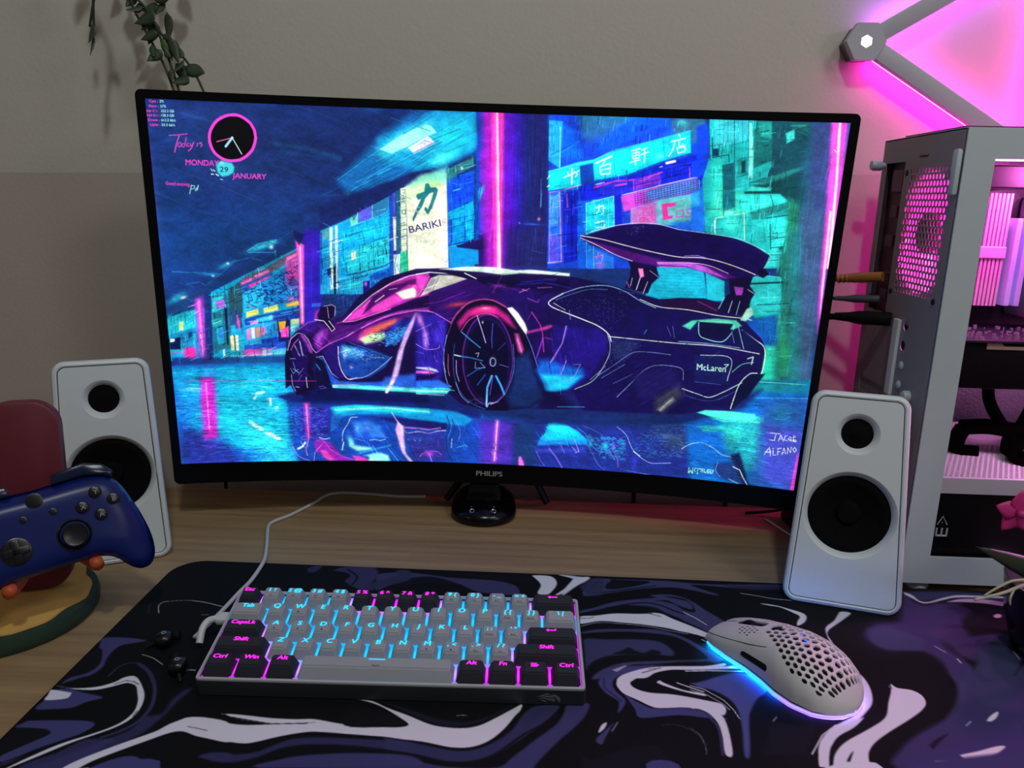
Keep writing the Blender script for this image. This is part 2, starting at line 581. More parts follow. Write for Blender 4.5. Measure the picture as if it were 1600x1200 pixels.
# picture shown on the lit screen: shapes in screen units (1600 x 900)
SCREEN_ART = r"""P 1f3a7a 1 1.3 -32,-31 1635,-31 1792,963 -137,990
B 243878 .9 265 97 371 52 -37 158
B 1c5a9a .5 118 325 256 -99 24 86
B 27427f .7 205 128 233 -7.7 -5.7 88
B 1e4f90 .55 8.9 251 85 -1.7 -17 179
B 1c2c6a .6 533 132 130 -50 30 83
B 2d4a8a .5 98 32 166 7.7 -7.1 42
L 5a78b8 .35 1.3 1.4 49,153 143,188 228,223
L 5a78b8 .3 1.3 1.4 2,207 81,242 166,272
L 4a68a8 .35 1.1 1.4 328,1 415,26 459,41
L 5a78b8 .3 1.1 1.5 263,136 306,148 343,162
L 2f8fc0 .35 7.3 5.8 280,89 353,97 427,116
L 2f80b8 .3 5.9 5.9 294,107 382,116 427,123
L 3a78b8 .3 4.2 4.2 78,30 139,44 181,57
L 3a78b8 .25 4.2 4.2 35,91 66,82 107,95
P 1f8fc8 .75 9.1 422,169 531,55 580,23 623,-2 753,0 754,85 630,144 522,176 443,200
P 25b8dc .8 7.4 517,69 594,36 651,0 749,0 753,83 683,122 608,138 530,120 516,100
B 2fd8e0 .8 693 63 49 -29 20 32
B 7ff0e0 .9 580 70 52 -31 8.7 14
B 5fe8dc .9 672 108 30 -12 5.6 14
B 7af4e4 .6 630 41 21 -13 7.1 11
P b8fff0 .9 1.5 523,93 580,56 630,33 644,34 658,50 630,62 591,83 551,102
P f4e4ea 1 1.0 591,87 637,58 656,74 604,101
L 1f6fb0 .7 1.8 0.9 580,56 658,7
L 20509a .7 2.2 0.9 601,29 630,4 651,0
L 2470b0 .7 1.7 0.9 672,84 736,48
L 2a8ac8 .7 2.2 0.9 615,103 686,73 722,55
L 2060a8 .6 2.2 1.2 548,126 608,96 665,67
L 40d8e8 .8 1.1 0.8 422,167 473,129 523,93
L 80e8f4 .8 1.1 0.8 443,201 501,156 522,144
L 50c8e8 .7 0.9 0.8 487,149 548,119 608,107
L 2a90d0 .6 1.1 0.8 464,192 558,147 608,124
L 3ad0e8 .8 2.2 1.5 505,107 548,102 516,120
L 2f7fd0 .5 1.1 0.8 393,205 457,201 511,203
P 24306e 1 3.1 376,289 437,260 496,226 579,188 644,147 655,133 594,145 515,183 443,207 399,222 378,237
P 1f2f70 .8 6.1 378,230 439,205 515,180 579,160 630,144 644,149 579,188 496,224 376,289
P 1aa8cc 1 1.5 3,501 319,333 305,623 -8,621
P 23508c 1 3.1 3,474 96,436 92,484 0,505
P 2fc8d8 1 2.3 1,512 69,488 60,605 -2,604
P 1a70a8 .6 1.6 -2,554 66,534 64,548 -4,568
L 154878 .8 0.9 0.5 6,512 11,533 7,554
L 154878 .8 0.9 0.5 16,509 17,533 17,551
L 154878 .8 0.9 0.5 33,502 33,530 29,547
L 154878 .7 0.9 0.5 24,512 25,540
L 154878 .7 1.4 0.5 43,498 42,526 61,516
L 154878 .7 1.1 0.5 12,519 62,498
P f4e48c .9 1.2 27,521 38,518 36,540 27,542
P 0a1850 1 1.6 0,565 28,558 25,590 1,590
P e8f8ff 1 0.9 3,563 14,563 13,570 2,572
P 2a8ac0 .8 1.6 32,547 58,541 55,587 28,590
P 102860 .7 1.6 45,548 55,544 57,555 47,565
L ff5ac0 1 1.6 3.1 -5,598 31,597
P 30a8d8 .8 1.3 -2,601 70,598 69,607 -3,609
B ff3fae 1 48 599 8.5 0.1 -0.7 7.9
P ff3fae 1 2.4 34,589 49,583 61,587 60,612 42,617 32,608
P 1f3a80 1 1.5 92,446 108,446 101,627 81,627
B c030c8 .9 77 534 8.4 0.4 -6.7 60
B e040d0 1 77 477 9.7 -0.0 -2.0 24
L e868e8 1 10.8 4.6 76,469 76,612
L ff9ae8 1 4.6 1.5 78,469 77,609
L d838c8 .8 4.7 3.1 84,484 82,620
B b040c8 .6 79 616 17 0.2 -0.7 9.1
P 2a7a92 1 1.6 108,453 141,442 152,477 144,591 103,598
P 2fd0d0 .9 1.2 109,460 137,453 138,484 107,498
P a85ac0 .9 1.2 116,467 138,462 138,483 118,488
L ff90d0 .9 1.2 0.6 117,474 136,467
L 30e8f0 .9 1.7 1.6 104,453 137,449
P 2aa8b0 1 0.9 104,516 130,509 128,527 105,534
L d8ffff .8 1.2 0.5 105,525 126,518
P 15284f 1 1.1 136,484 143,484 141,577 136,580
P 28c0e0 .9 1.3 114,537 129,534 129,577 114,580
P 4a78d8 .8 1.3 119,541 128,537 127,562 119,562
P 306070 1 1.1 147,442 182,414 180,498 150,505
P 2a5a8a 1 1.1 148,484 177,495 178,534 147,541
P 30b8e0 .9 1.1 148,530 161,527 159,555 148,559
P f8f0b0 1 1.0 145,557 154,555 154,593 145,595
P fff4d0 1 1.0 157,555 165,554 164,595 157,594
P 1a2a70 .9 0.8 155,555 157,555 157,595 154,595
P 28b8d8 .9 1.1 168,554 180,552 179,591 166,595
B ff50b0 .9 167 521 3.9 0.4 -2.0 13
L ff70c0 1 2.8 1.6 165,502 169,541
P 6a6a80 1 1.6 182,411 240,383 318,337 319,354 256,393 184,428
P 2a60b0 1 1.6 181,428 256,393 255,407 183,453
P ff58b8 .9 2.3 179,420 205,409 207,414 181,428
P ff70c0 1 1.9 212,404 246,389 251,393 219,409
L ffb0e0 1 1.8 1.6 215,404 245,391
L ffb0e0 .9 1.6 1.6 185,423 205,414
L ff50a8 1 7.8 1.3 201,430 250,407
L 3a2a80 .9 0.9 0.3 206,423 207,430
L 3a2a80 .9 0.9 0.3 216,418 218,426
L 3a2a80 .9 0.9 0.3 227,414 228,422
L 3a2a80 .9 0.9 0.3 237,410 238,417
L 3a2a80 .9 0.9 0.3 245,406 246,413
P 2aa0dc 1 1.6 182,446 255,403 317,364 316,462 251,484 183,498
P 3ac8e8 .8 3.1 183,449 227,428 238,470 183,495
B e040a8 .9 302 402 18 -3.6 4.6 37
P e850b0 .7 3.1 291,361 320,347 319,402 291,420
P ff90d0 .9 1.2 291,358 317,345 318,352 292,366
N 1a3a80 .75 260 7.8 187,439 318,374 316,462 191,488
L 1a3a78 .9 1.6 0.5 193,456 200,445 205,463
L 1a3a78 .9 1.6 0.5 213,442 219,456 215,466
L 1a3a78 .9 1.9 0.5 229,452 237,438 243,449 232,463
L 1a3a78 .9 1.9 0.5 247,424 261,420 257,438 250,445
L 1a3a78 .9 1.9 0.5 266,452 287,437 299,455
L 1a3a78 .9 1.9 0.5 286,392 281,420 290,434 273,445
L 1a3a78 .9 1.4 0.5 300,378 305,402 298,420
L c02050 .9 1.4 0.5 191,479 211,480
P f4e87a 1 1.6 188,495 217,486 218,500 187,509
P f6ee80 1 1.6 230,486 264,475 266,489 230,498
P ffc04a 1 1.9 285,474 316,465 317,476 286,481
B ff60a0 .8 299 462 13 -3.8 1.4 6.8
L 3a6a70 .8 0.9 0.3 193,498 213,493
L 3a6a70 .8 0.9 0.3 234,489 261,482
P 2048a8 1 1.6 182,512 317,481 315,511 184,534
P 38c8e8 .9 1.3 209,512 250,501 251,516 212,521
B b0f8ff .9 246 509 7.4 -0.1 -0.3 5.0
L 60e0f4 .9 1.7 1.3 270,498 316,488
L 50d8f0 .9 1.4 1.3 188,521 315,494
P f0a8d8 .9 1.6 195,519 215,516 215,528 196,530
P 3aa8d8 1 1.6 183,530 283,512 283,577 184,591
P ff80c0 .9 1.1 186,541 196,537 194,566 186,566
P fff0e0 .9 1.1 197,536 206,534 205,563 197,564
P ff9060 .9 1.1 209,536 218,534 218,559 209,561
P ff70b8 .9 1.1 221,534 231,532 230,553 222,555
P 2a90c8 .9 1.1 235,530 259,523 260,562 236,566
P 1830a0 .9 1.6 219,566 281,555 283,588 221,595
P 101a60 1 1.1 261,517 293,512 291,566 263,570
P ffc84a 1 1.3 264,519 283,517 278,544 266,544
P ff5ac8 1 1.3 268,541 289,530 288,559 269,560
P d8e8b8 1 1.3 295,513 316,510 314,540 295,544
P 38c0e0 .7 1.3 298,526 315,522 314,542 297,546
P 181a58 1 1.6 263,566 287,562 283,588 266,588
P 2858c0 1 1.6 178,581 280,570 279,591 177,599
B ff48b0 .9 190 601 17 0.0 -0.6 9.5
P ff50b8 .9 2.4 174,593 245,588 244,606 176,608
P d8e8ff .9 1.6 221,588 231,588 230,608 220,608
P 80d8f0 .8 2.4 235,592 279,588 279,602 237,606
L fff0c8 1 1.7 1.3 131,609 183,608 234,604 279,601
P e8f0ff 1 1.1 125,593 130,589 130,611 125,611
P 1f3a86 1 3.2 4,611 82,614 278,608 277,638 2,637
P 22407a .9 3.2 9,622 278,617 277,628 12,631
B 24306e .8 88 620 20 0.2 -1.7 22
P 3a2ab8 1 1.5 335,289 377,288 374,482 372,525 327,529
B 5a28c8 .8 352 340 17 -0.4 -2.1 51
L 5a40d8 .5 2.3 1.6 350,377 348,468
L 2a2aa0 .5 6.3 3.1 364,356 361,482
P 4a78e0 .9 1.3 348,471 370,470 370,479 348,481
P ff6ad8 1 2.3 314,310 335,326 327,526 318,526 319,357
L ff9ae0 1 6.2 2.3 325,327 323,519
L fff0f8 1 1.6 1.2 326,330 324,511
P 1a2060 .8 1.5 311,290 337,299 325,327 314,313
B 40e0e8 .9 233 332 35 -12 1.8 7.0
B c8fff8 1 257 332 5.9 -0.1 -0.3 6.1
B 50f0e0 .9 260 321 9.8 -0.2 -0.3 4.7
L 60f0f0 .9 1.6 1.2 200,343 227,325 270,315
L 40d0e0 .8 1.6 1.2 203,346 262,345
L 60e8e8 .9 1.8 1.2 266,341 266,355
B 30c0d8 .7 145 379 18 -8.8 2.3 6.1
B d0fff0 1 152 374 4.5 -0.1 -0.2 3.4
B 30b0d8 .7 112 401 23 -0.2 -0.3 4.1
B b0f8e8 1 116 405 3.9 -0.0 -0.2 2.7
B 30c8d8 .8 27 460 23 -14 3.5 7.8
B f0f4d8 1 43 459 8.1 -2.8 0.8 3.9
L 38a8d0 .6 2.2 1.5 23,395 61,397 99,398
L 2f90c0 .6 2.3 1.5 52,426 84,420 97,429 145,391 172,363
L 1a3a6a .7 4.6 2.3 97,419 163,404 225,359 258,355
L 30a8c8 .7 1.4 1.2 162,370 205,359 234,366
P 1c4070 .7 4.6 1,498 115,436 169,408 244,372 315,332 313,310 258,355 171,391 96,432 6,484
P 2fb0dc 1 1.5 376,290 436,263 544,202 542,395 484,445 370,447
P 6ab0a8 .9 1.5 380,294 396,285 394,389 385,398 380,327
P 1c68c0 1 1.5 375,294 380,294 376,423 370,423
P 15a0e0 .9 1.6 382,315 396,303 392,422 378,423
P e8f8e8 1 1.2 398,282 406,280 402,434 395,435
P e0f0f0 1 1.2 412,277 418,276 414,434 408,434
L 203070 .9 1.2 0.5 398,315 419,307 445,302
P 0a1440 1 0.9 405,374 411,369 409,446 404,447
P 1a1a60 .9 0.9 389,384 397,381 397,405 390,403
L 101a50 1 1.6 0.6 398,381 398,422
L 101a50 .9 1.2 0.6 405,312 403,341
L 101a50 .9 1.2 0.6 414,381 414,412
P 18a8e0 1 1.5 420,275 544,236 542,370 418,405
P 20c8e8 .8 4.7 422,293 543,252 543,290 425,324
P 7a6ae0 .9 1.2 469,243 501,226 500,256 469,266
P 3a88b0 .9 1.2 503,226 542,204 541,239 503,256
P 90f0c8 .9 1.2 448,258 466,247 466,270 450,276
P 2a80a0 .8 0.9 453,251 466,247 457,264
L c0ffff .9 1.1 0.6 467,243 466,270
L c0ffff .9 1.1 0.6 503,224 503,256
L b0f4ff .8 1.1 0.6 445,278 469,270 503,256 539,240
L 2048a0 .8 1.2 0.6 419,307 468,292 543,271
P 30c8d8 1 0.9 470,324 542,299 541,368 469,388
P 28b8c8 1 0.9 437,340 470,324 468,388 436,394
P ffffe0 .9 1.9 448,340 461,336 460,356 449,361
P f8d8c8 .8 1.3 450,347 456,344 456,356 451,357
L 144060 .9 1.0 0.5 470,322 469,387
L 144060 .9 1.0 0.5 504,312 504,376
L 144060 .8 1.0 0.5 469,324 540,300
L 123a60 1 1.3 0.3 477,322 479,329 475,337 480,341 486,339
L 123a60 1 1.2 0.3 479,325 484,322
L 123a60 1 1.3 0.3 492,319 498,317
L 123a60 1 1.3 0.3 491,327 498,322 500,326 495,335
L 123a60 1 1.3 0.3 512,314 517,316 512,321 518,323 515,327
L 123a60 1 1.0 0.3 508,324 511,327
L 123a60 1 1.0 0.3 521,319 523,323
L 123a60 1 1.4 0.3 527,311 537,310 536,316 532,321
L 123a60 1 1.4 0.3 509,336 509,345 507,352
L 123a60 1 1.4 0.3 515,334 514,350 519,345
L 123a60 1 1.4 0.3 528,331 528,341 525,347
L 123a60 1 1.4 0.3 534,329 534,343 538,338
L 123a60 .9 1.6 0.3 471,368 471,382
L 123a60 .8 1.6 0.3 505,360 506,374
L 123a60 .8 1.6 0.3 488,367 492,365 491,377
L 123a60 .8 1.6 0.3 516,357 516,369
L 123a60 .8 1.6 0.3 528,352 529,366
L 1a3a60 1 2.4 0.6 432,399 466,392 509,379 537,369
L 0c1440 1 2.4 0.6 408,418 442,409 485,399 487,394
P 2aa0c8 1 1.6 418,412 475,404 474,445 417,446
P 38e0e0 .7 3.2 437,414 470,411 474,425 439,434
P 1060c0 1 1.6 493,396 547,375 549,407 496,432
P 50b8f0 .5 1.6 499,410 542,397 543,402 500,415
L 90d0ff .8 1.2 0.5 499,410 503,403 508,415
L 90d0ff .8 1.2 0.5 511,405 513,412 518,407
L 80c0ff .7 1.2 0.5 518,390 532,383 537,390
P 2a1a88 1 1.0 476,413 494,410 494,440 476,443
B ff80d8 1 483 419 3.8 -0.1 -0.1 6.3
P 2058b8 1 1.2 544,202 553,195 553,419 546,424
P 5a5ac8 1 1.2 552,195 560,190 560,247 553,250
P f4e8f0 1 1.2 552,252 560,250 560,336 554,339
P 2a2090 1 1.1 553,334 561,333 561,344 554,344
P e8f8f8 1 1.1 553,344 570,341 568,396 553,404
L 103060 .9 1.2 0.3 555,346 558,358 555,370 558,384 556,397
L 20b0a0 .9 1.2 0.3 564,346 565,358 561,370 566,384
P 1a6888 1 1.2 560,190 571,184 571,336 561,339
P 20c898 1 1.3 570,336 586,331 588,384 570,396
P e8f4d8 1 1.2 571,183 586,178 586,331 572,339
L 14505a 1 1.2 0.3 575,186 582,185 581,194 577,192
L 14505a 1 1.3 0.3 575,208 582,205 580,217
L 14505a 1 1.3 0.3 579,203 576,215
L 14505a 1 1.3 0.3 575,235 583,233 582,244 575,243 575,235
L 14505a .9 1.0 0.3 584,185 584,247
L 30a0a0 .7 1.1 0.3 576,331 583,330 583,338 576,338 576,331
L b0c8b0 .6 0.8 0.5 577,258 578,298
D 500 18.7 88 .5 .7 374,327 594,190 593,377 383,513
D 420 28.1 -17 .5 .7 374,327 594,190 593,377 383,513
P f2f2e0 1 1.2 585,178 621,159 683,156 690,375 668,374 589,390
P c8f0b8 .8 6.1 585,178 621,150 683,143 683,170 609,200 586,219
P 90e8d0 .8 4.6 586,178 623,152 683,127 683,161 632,163 604,177
P ffe8f0 .5 9.3 670,225 686,225 690,375 673,371
P 1f7a86 1 1.1 631,169 639,168 644,178 657,177 662,182 659,196 649,224 639,242 634,240 629,231 631,224 638,230 647,205 651,189 642,192 632,204 623,225 611,243 603,261 600,258 601,251 609,232 621,206 614,208 609,201 611,195 629,188
L f2f2e0 .8 1.1 0.3 609,232 611,239 616,234
L f2f2e0 .8 0.9 0.3 614,225 618,227
T 241a78 1 BARIKI 593.5 289.4 77.0 -20.1 -5.4 -23.6
S b0c8b8 .8 0.9 0.5 599,326 596,335 599,345 609,345 613,330 609,321 611,306 609,297 614,295
S b0c8b8 .8 0.9 0.5 621,297 625,290 635,287 639,280 642,289 635,299 623,299 621,311 630,315
S c0d0c0 .7 0.9 0.5 651,293 661,288 670,290 663,300 654,305 651,315 656,324 666,317
S b8d0c0 .7 0.9 0.5 597,312 604,309 602,321 597,319
S c8d4c8 .6 0.9 0.5 606,357 602,364 604,373
B 90c8c0 .6 631 311 4.7 -0.2 0.0 4.7
P 1868d8 1 1.5 683,156 748,134 751,302 753,390 690,373
P 3a8a90 1 1.5 683,135 747,101 748,125 713,142 686,165
B ffffff 1 719 130 3.0 -1.2 1.6 4.2
P 1a58e0 .9 3.1 686,161 748,136 749,195 687,232
P 18b8e0 .95 3.1 687,234 749,206 750,246 689,255
P 10a8e0 1 1.2 697,254 726,246 728,303 699,313
P 12b0e4 1 1.2 730,246 750,241 751,297 731,305
L 1040a8 1 1.6 0.6 687,234 749,203
L 1040a8 .8 1.2 0.6 689,255 750,239
L 1038a0 1 1.6 0.6 696,254 698,370
L 1038a0 .9 1.2 0.6 728,246 730,302
L 1048b0 .7 1.1 0.6 691,192 748,172
P 18c8e8 1 1.3 691,318 751,302 752,364 700,368
L 1038a0 .9 1.6 0.6 689,316 751,302
L 1040b0 .8 1.2 0.6 729,321 729,362
P 102a5a 1 1.3 710,317 751,299 751,325 711,326
L 50e8ff .9 1.2 0.6 716,326 751,326
D 260 21.2 88 .5 .7 686,126 755,94 816,369 692,382
D 200 27.3 -17 .5 .7 686,126 755,94 816,369 692,382
P 7a3ac8 .9 4.5 754,78 793,63 799,296 763,315
P 2a4ab0 1 1.5 751,0 784,-1 790,76 758,91
P 1a58b8 .9 1.5 753,85 760,78 768,297 755,301
P 30c8d8 .9 1.5 763,175 781,160 761,210 760,189
L 30b8e0 .8 1.1 0.6 757,189 774,160 792,146
L 102a78 .9 1.4 0.6 750,158 767,164 761,210 758,275
L a040d0 .8 1.7 0.8 769,242 798,230
L d870e0 .7 1.1 0.6 785,167 789,234
P 3a1a7a 1 2.4 762,290 802,274 805,370 766,367
P 251a60 1 1.3 709,316 763,301 803,281 800,318 763,325 711,323
P 18a0d8 1 1.3 689,318 763,325 764,360 693,370
P b02ac0 1 8.8 765,-10 791,-11 803,370 783,370
P ff48c0 1 4.4 785,-11 818,-12 825,373 803,373
P fff8ff 1 1.2 798,-12 802,-12 820,369 811,369
L ff90e0 .8 4.4 2.9 796,-1 814,369
P 6a1fc0 1 4.4 818,-12 851,-13 865,371 825,373
P 3a28a8 1 11.7 840,-13 882,-14 898,370 850,372
P 242f7c 1 11.7 865,-14 925,-9 936,368 872,371
P 252a70 .9 8.8 886,-11 925,-9 936,368 898,370
P 2a2a6a .7 12.5 828,276 930,254 936,368 828,372
B 3a6ae0 .9 894 257 26 -0.1 0.0 2.9
B 90b0ff 1 862 255 2.9 -0.1 0.1 2.2
L 5a90f0 .9 1.1 0.6 911,148 912,212
L 80c8ff .9 1.4 0.8 914,183 913,215
B ffb0d0 1 910 244 4.4 -0.2 0.2 4.3
L 3a60c0 .6 1.2 0.6 901,266 907,321
L 4a90d0 .5 1.2 0.6 896,321 926,327
P 1f50c8 1 1.5 924,1 1279,-19 1317,345 936,364
P 3088a0 .9 8.8 993,-4 1273,-12 1277,24 1190,42 1093,30 1006,48
P 1a6af4 1 5.9 1055,37 1123,1 1206,2 1083,71 1031,82
P 1a78e8 1 7.3 924,7 983,33 1009,95 934,104
P 30b8e8 .9 1.5 924,13 956,15 956,123 926,105
L c8ffff .9 1.5 0.9 951,28 954,120
L 48c8f0 .8 1.1 0.7 926,16 929,98
L 60d0f8 .7 1.1 0.6 930,98 959,84 997,58
L 1440a0 .8 1.1 0.4 930,92 994,61
P 3a7ab0 .7 11.7 994,2 1097,2 1068,49 1014,64
B 1a58f8 .9 1189 27 52 -21 8.1 17
P 4a7a90 .8 4.3 1206,5 1281,-3 1285,42 1262,55 1255,25 1215,38
B 50d0d0 .8 1232 10 13 -0.4 0.9 9.2
L 60e0e0 .8 1.5 0.7 1223,16 1228,4 1241,10
D 300 20.5 90 .5 .8 923,4 1423,-4 1443,157 935,178
P 20d0dc 1 1.2 927,130 1000,105 1033,99 1083,77 1153,56 1254,26 1259,76 1189,99 1117,131 1039,147 1036,155 1003,162 960,170 929,176
P 1a4aa8 1 1.2 1002,115 1033,107 1039,155 1007,163
L 80f4f4 .8 1.6 0.9 928,130 1033,101 1078,77
L 80f0f4 .7 1.1 0.7 1083,75 1166,52 1252,26
L 1888a8 .8 1.1 0.4 1081,87 1088,141
L 1888a8 .8 1.1 0.4 1192,45 1201,95
L 40a8c0 .7 1.1 0.5 958,129 962,168
L 0a70a0 .6 1.3 0.6 1039,147 1120,130 1195,98 1257,77
B a0fff0 .6 1188 86 9.6 -0.3 0.6 6.3
L fff0f4 1 2.6 0.9 966,143 1001,126
L fff0f4 1 2.6 0.9 973,130 977,138
L fff0f4 1 3.9 0.9 984,122 985,157
L fff0f4 1 2.2 0.8 990,128 997,134 992,141
L fff0f4 1 2.2 0.8 926,147 931,140
L fff0f4 1 2.3 0.8 927,166 931,163
L fff0f4 1 3.9 0.9 1040,107 1076,90
L fff0f4 1 2.2 0.7 1060,100 1056,111
L fff0f4 1 2.7 0.7 1050,115 1074,106 1074,130 1053,132 1050,115
L fff0f4 1 2.2 0.6 1052,123 1073,118
L fff0f4 1 2.2 0.7 1122,76 1141,70
L fff0f4 1 2.0 0.6 1124,82 1140,78 1141,91 1126,94 1124,82
L fff0f4 1 1.7 0.6 1126,88 1141,84
L fff0f4 1 2.4 0.6 1132,71 1133,108
L fff0f4 1 2.2 0.6 1120,103 1143,95
L fff0f4 1 2.2 0.6 1146,73 1157,68
L fff0f4 1 2.2 0.6 1144,84 1161,77
L fff0f4 1 2.6 0.6 1152,71 1153,101
L fff0f4 1 2.4 0.6 1228,36 1232,42
L fff0f4 1 2.6 0.6 1212,52 1243,44
L fff0f4 1 2.6 0.6 1220,51 1217,69 1209,85
L fff0f4 1 2.1 0.6 1229,50 1231,63 1243,59
L fff0f4 1 2.2 0.6 1226,67 1243,62 1245,73 1230,78 1226,67
L fff0f4 1 2.1 0.6 1238,56 1247,68
P 1a30c8 1 2.3 1003,163 1120,133 1196,101 1270,80 1290,86 1295,136 1104,182 1012,199
P 2a38c8 1 1.5 1043,158 1117,138 1137,184 1105,185 1048,178
L c048d0 1 4.5 0.9 1040,163 1088,147 1134,142
L d850c8 .9 4.5 0.9 1089,157 1115,152
P a040d8 .8 3.0 1131,142 1191,121 1197,149 1136,168
L ff70c0 .9 2.2 0.9 1163,135 1197,122
L ff60b8 .9 1.6 0.6 1131,145 1134,168
L ff60b8 .9 1.5 0.6 1259,109 1263,134
L c0e8ff .9 2.7 0.8 1041,157 1062,151
L fff4f8 1 5.9 0.9 1205,101 1224,96
L ffe0f0 .9 2.2 0.7 1190,111 1196,109
L 10206a .8 1.5 0.4 1117,136 1122,172
L 10206a .8 1.5 0.4 1221,101 1228,138
L 3a58e0 .8 1.5 0.6 1197,114 1284,92
L 10207a .7 1.8 0.6 1135,155 1259,121
P 2a78e8 1 1.5 931,179 957,175 966,349 937,354
P 58b0f0 .8 3.1 933,189 954,185 958,254 936,262
P 6a58d8 .9 3.1 937,282 959,278 963,342 939,347
L d8a0f0 1 1.1 0.6 934,179 940,347
L ffa0c8 1 2.5 1.5 957,178 970,345 937,350
L ff80b8 1 1.6 0.9 931,179 957,175 1003,160
L 90e8ff .8 1.1 0.6 934,218 958,211
L 90d0ff .8 1.2 0.6 937,282 963,276
P 1a2ab8 1 1.5 964,178 1001,173 1009,340 977,349
L ff70a0 .8 2.3 1.2 974,181 978,213
L 5a40c8 .8 2.3 0.9 971,220 996,216
L 101a80 .8 4.6 0.9 986,187 996,334
L 3060e0 .8 1.6 0.9 975,227 980,321
P 1868d0 1 1.5 1002,199 1088,183 1100,356 1012,361
P 22c8dc 1 1.2 1022,202 1088,181 1095,262 1027,281
L b0ffff .9 1.4 0.8 1022,202 1087,182 1094,258
L a0f4ff .9 1.4 0.8 1022,202 1033,356
L 80e8f8 .8 1.1 0.6 1042,194 1049,270
L 80e8f8 .8 1.1 0.6 1075,186 1080,256
L 60d8e8 .7 0.9 0.5 1027,245 1091,225
L fff8ff 1 2.3 0.6 1045,212 1065,205 1065,223 1061,225
L fff8ff 1 2.0 0.6 1054,204 1054,217 1049,225
L fff8ff 1 2.3 0.6 1049,247 1070,241 1070,256 1051,259
P 2a88e0 1 1.6 1029,302 1081,323 1098,329 1100,356 1034,360
L ff70b0 1 2.3 0.8 1053,330 1071,324 1069,344 1055,347
L ff70b0 1 1.9 0.8 1060,319 1056,335
B c080e8 .7 1066 351 14 -0.7 0.7 10
L 90ffff .8 1.2 0.9 1046,301 1051,359
D 420 21.3 90 .5 .8 931,163 1262,99 1298,163 1156,260 944,364
D 320 30.5 -14 .5 .8 931,163 1262,99 1298,163 1156,260 944,364
D 60 21.1 -17 .25 .5 929,118 1254,20 1260,77 935,178
P 1a28c0 1 1.5 1089,183 1104,179 1113,254 1096,255
P c858c8 1 1.5 1104,182 1194,153 1279,132 1284,165 1203,188 1159,203 1114,218
P 50a0c8 .8 4.5 1162,167 1219,148 1279,133 1282,162 1203,184 1168,192
L 1a2a90 .7 1.2 .3 1136,171 1141,202
L 1a2a90 .7 1.2 .3 1143,169 1147,200
L 1a2a90 .7 1.2 .3 1150,168 1154,198
L 1a2a90 .7 1.2 .3 1157,166 1161,196
L 1a2a90 .7 1.2 .3 1164,164 1168,194
L 1a2a90 .7 1.2 .3 1170,162 1175,193
L 1a2a90 .7 1.2 .3 1177,161 1181,191
L 1a2a90 .7 1.2 .3 1184,159 1188,189
L 1a2a90 .7 1.2 .3 1191,157 1195,187
L 1a2a90 .7 1.2 .3 1197,155 1202,185
L 1a2a90 .7 1.2 .3 1204,154 1209,183
L 1a2a90 .7 1.2 .3 1211,152 1215,182
L 1a2a90 .7 1.2 .3 1218,150 1222,180
L 1a2a90 .7 1.2 .3 1224,149 1229,178
L 1a2a90 .7 1.2 .3 1231,147 1235,176
L 1a2a90 .7 1.2 .3 1238,145 1242,174
L 1a2a90 .7 1.2 .3 1244,143 1249,172
L 1a2a90 .7 1.2 .3 1251,142 1255,171
L 1a2a90 .7 1.2 .3 1258,140 1262,169
L 1a2a90 .7 1.2 .3 1264,138 1269,167
L 1a2a90 .7 1.2 .3 1271,137 1275,165
L 1a2a90 .7 1.2 .3 1278,135 1282,163
L 1a2a90 .7 1.2 .3 1136,171 1278,135
L 1a2a90 .7 1.2 .3 1137,176 1278,140
L 1a2a90 .7 1.2 .3 1138,181 1279,144
L 1a2a90 .7 1.2 .3 1138,186 1280,149
L 1a2a90 .7 1.2 .3 1139,191 1281,154
L 1a2a90 .7 1.2 .3 1140,197 1281,159
L 1a2a90 .7 1.2 .3 1141,202 1282,163
L e8f8f0 .9 1.8 0.8 1107,179 1194,153 1279,130
L ff70d0 .8 1.8 0.8 1105,185 1188,158
P 58c8d0 1 1.5 1130,210 1203,184 1292,165 1300,245 1209,245 1132,247
P e070c8 .8 4.6 1133,207 1190,188 1195,244 1136,247
P 80c8c8 .8 4.5 1191,191 1289,168 1296,232 1202,240
L ff50b8 .9 1.8 0.8 1130,209 1134,247
L f048a8 1 2.2 0.6 1161,209 1180,205 1182,223 1162,225 1161,209
L f048a8 1 2.3 0.6 1153,231 1163,229 1165,240 1155,239 1153,231
L f048a8 1 2.2 0.6 1181,226 1190,224 1191,234 1183,234 1181,226
L f048a8 1 2.3 0.6 1168,230 1175,238
P f038a8 1 1.2 1202,196 1236,190 1234,199 1216,203 1220,223 1231,222 1230,229 1209,233
L e048c0 1 2.2 0.6 1239,215 1240,211 1254,207 1256,223 1240,225 1239,215
L c058d8 1 2.2 0.6 1273,204 1262,206 1265,214 1274,214 1273,222 1262,223
L b060d8 1 2.2 0.6 1283,204 1281,220
L c8ffff .8 1.1 0.6 1284,136 1297,246
P 3090f0 .8 3.0 1224,239 1298,226 1301,255 1242,252
P 2a70e0 .8 3.0 1241,242 1299,232 1302,258 1262,257
P 2a8af0 1 1.5 1269,169 1296,148 1310,258 1278,256
P 40c0e8 .8 1.5 1269,169 1288,162 1291,194 1272,201
P 1850d8 1 1.5 1262,96 1302,85 1305,116 1284,130 1265,131
P 3a7a9a .9 4.3 1252,0 1283,-1 1293,36 1275,43 1258,56
P 1a50e0 .9 2.9 1266,18 1287,8 1297,36 1299,85 1274,92
P 2ab8b8 1 1.4 1293,-1 1472,-5 1517,332 1410,339 1310,255 1291,136 1302,85
P 3ae0d0 .9 5.8 1309,97 1334,90 1345,191 1320,199
P 50f0d0 .8 8.8 1336,134 1403,176 1407,208 1316,218
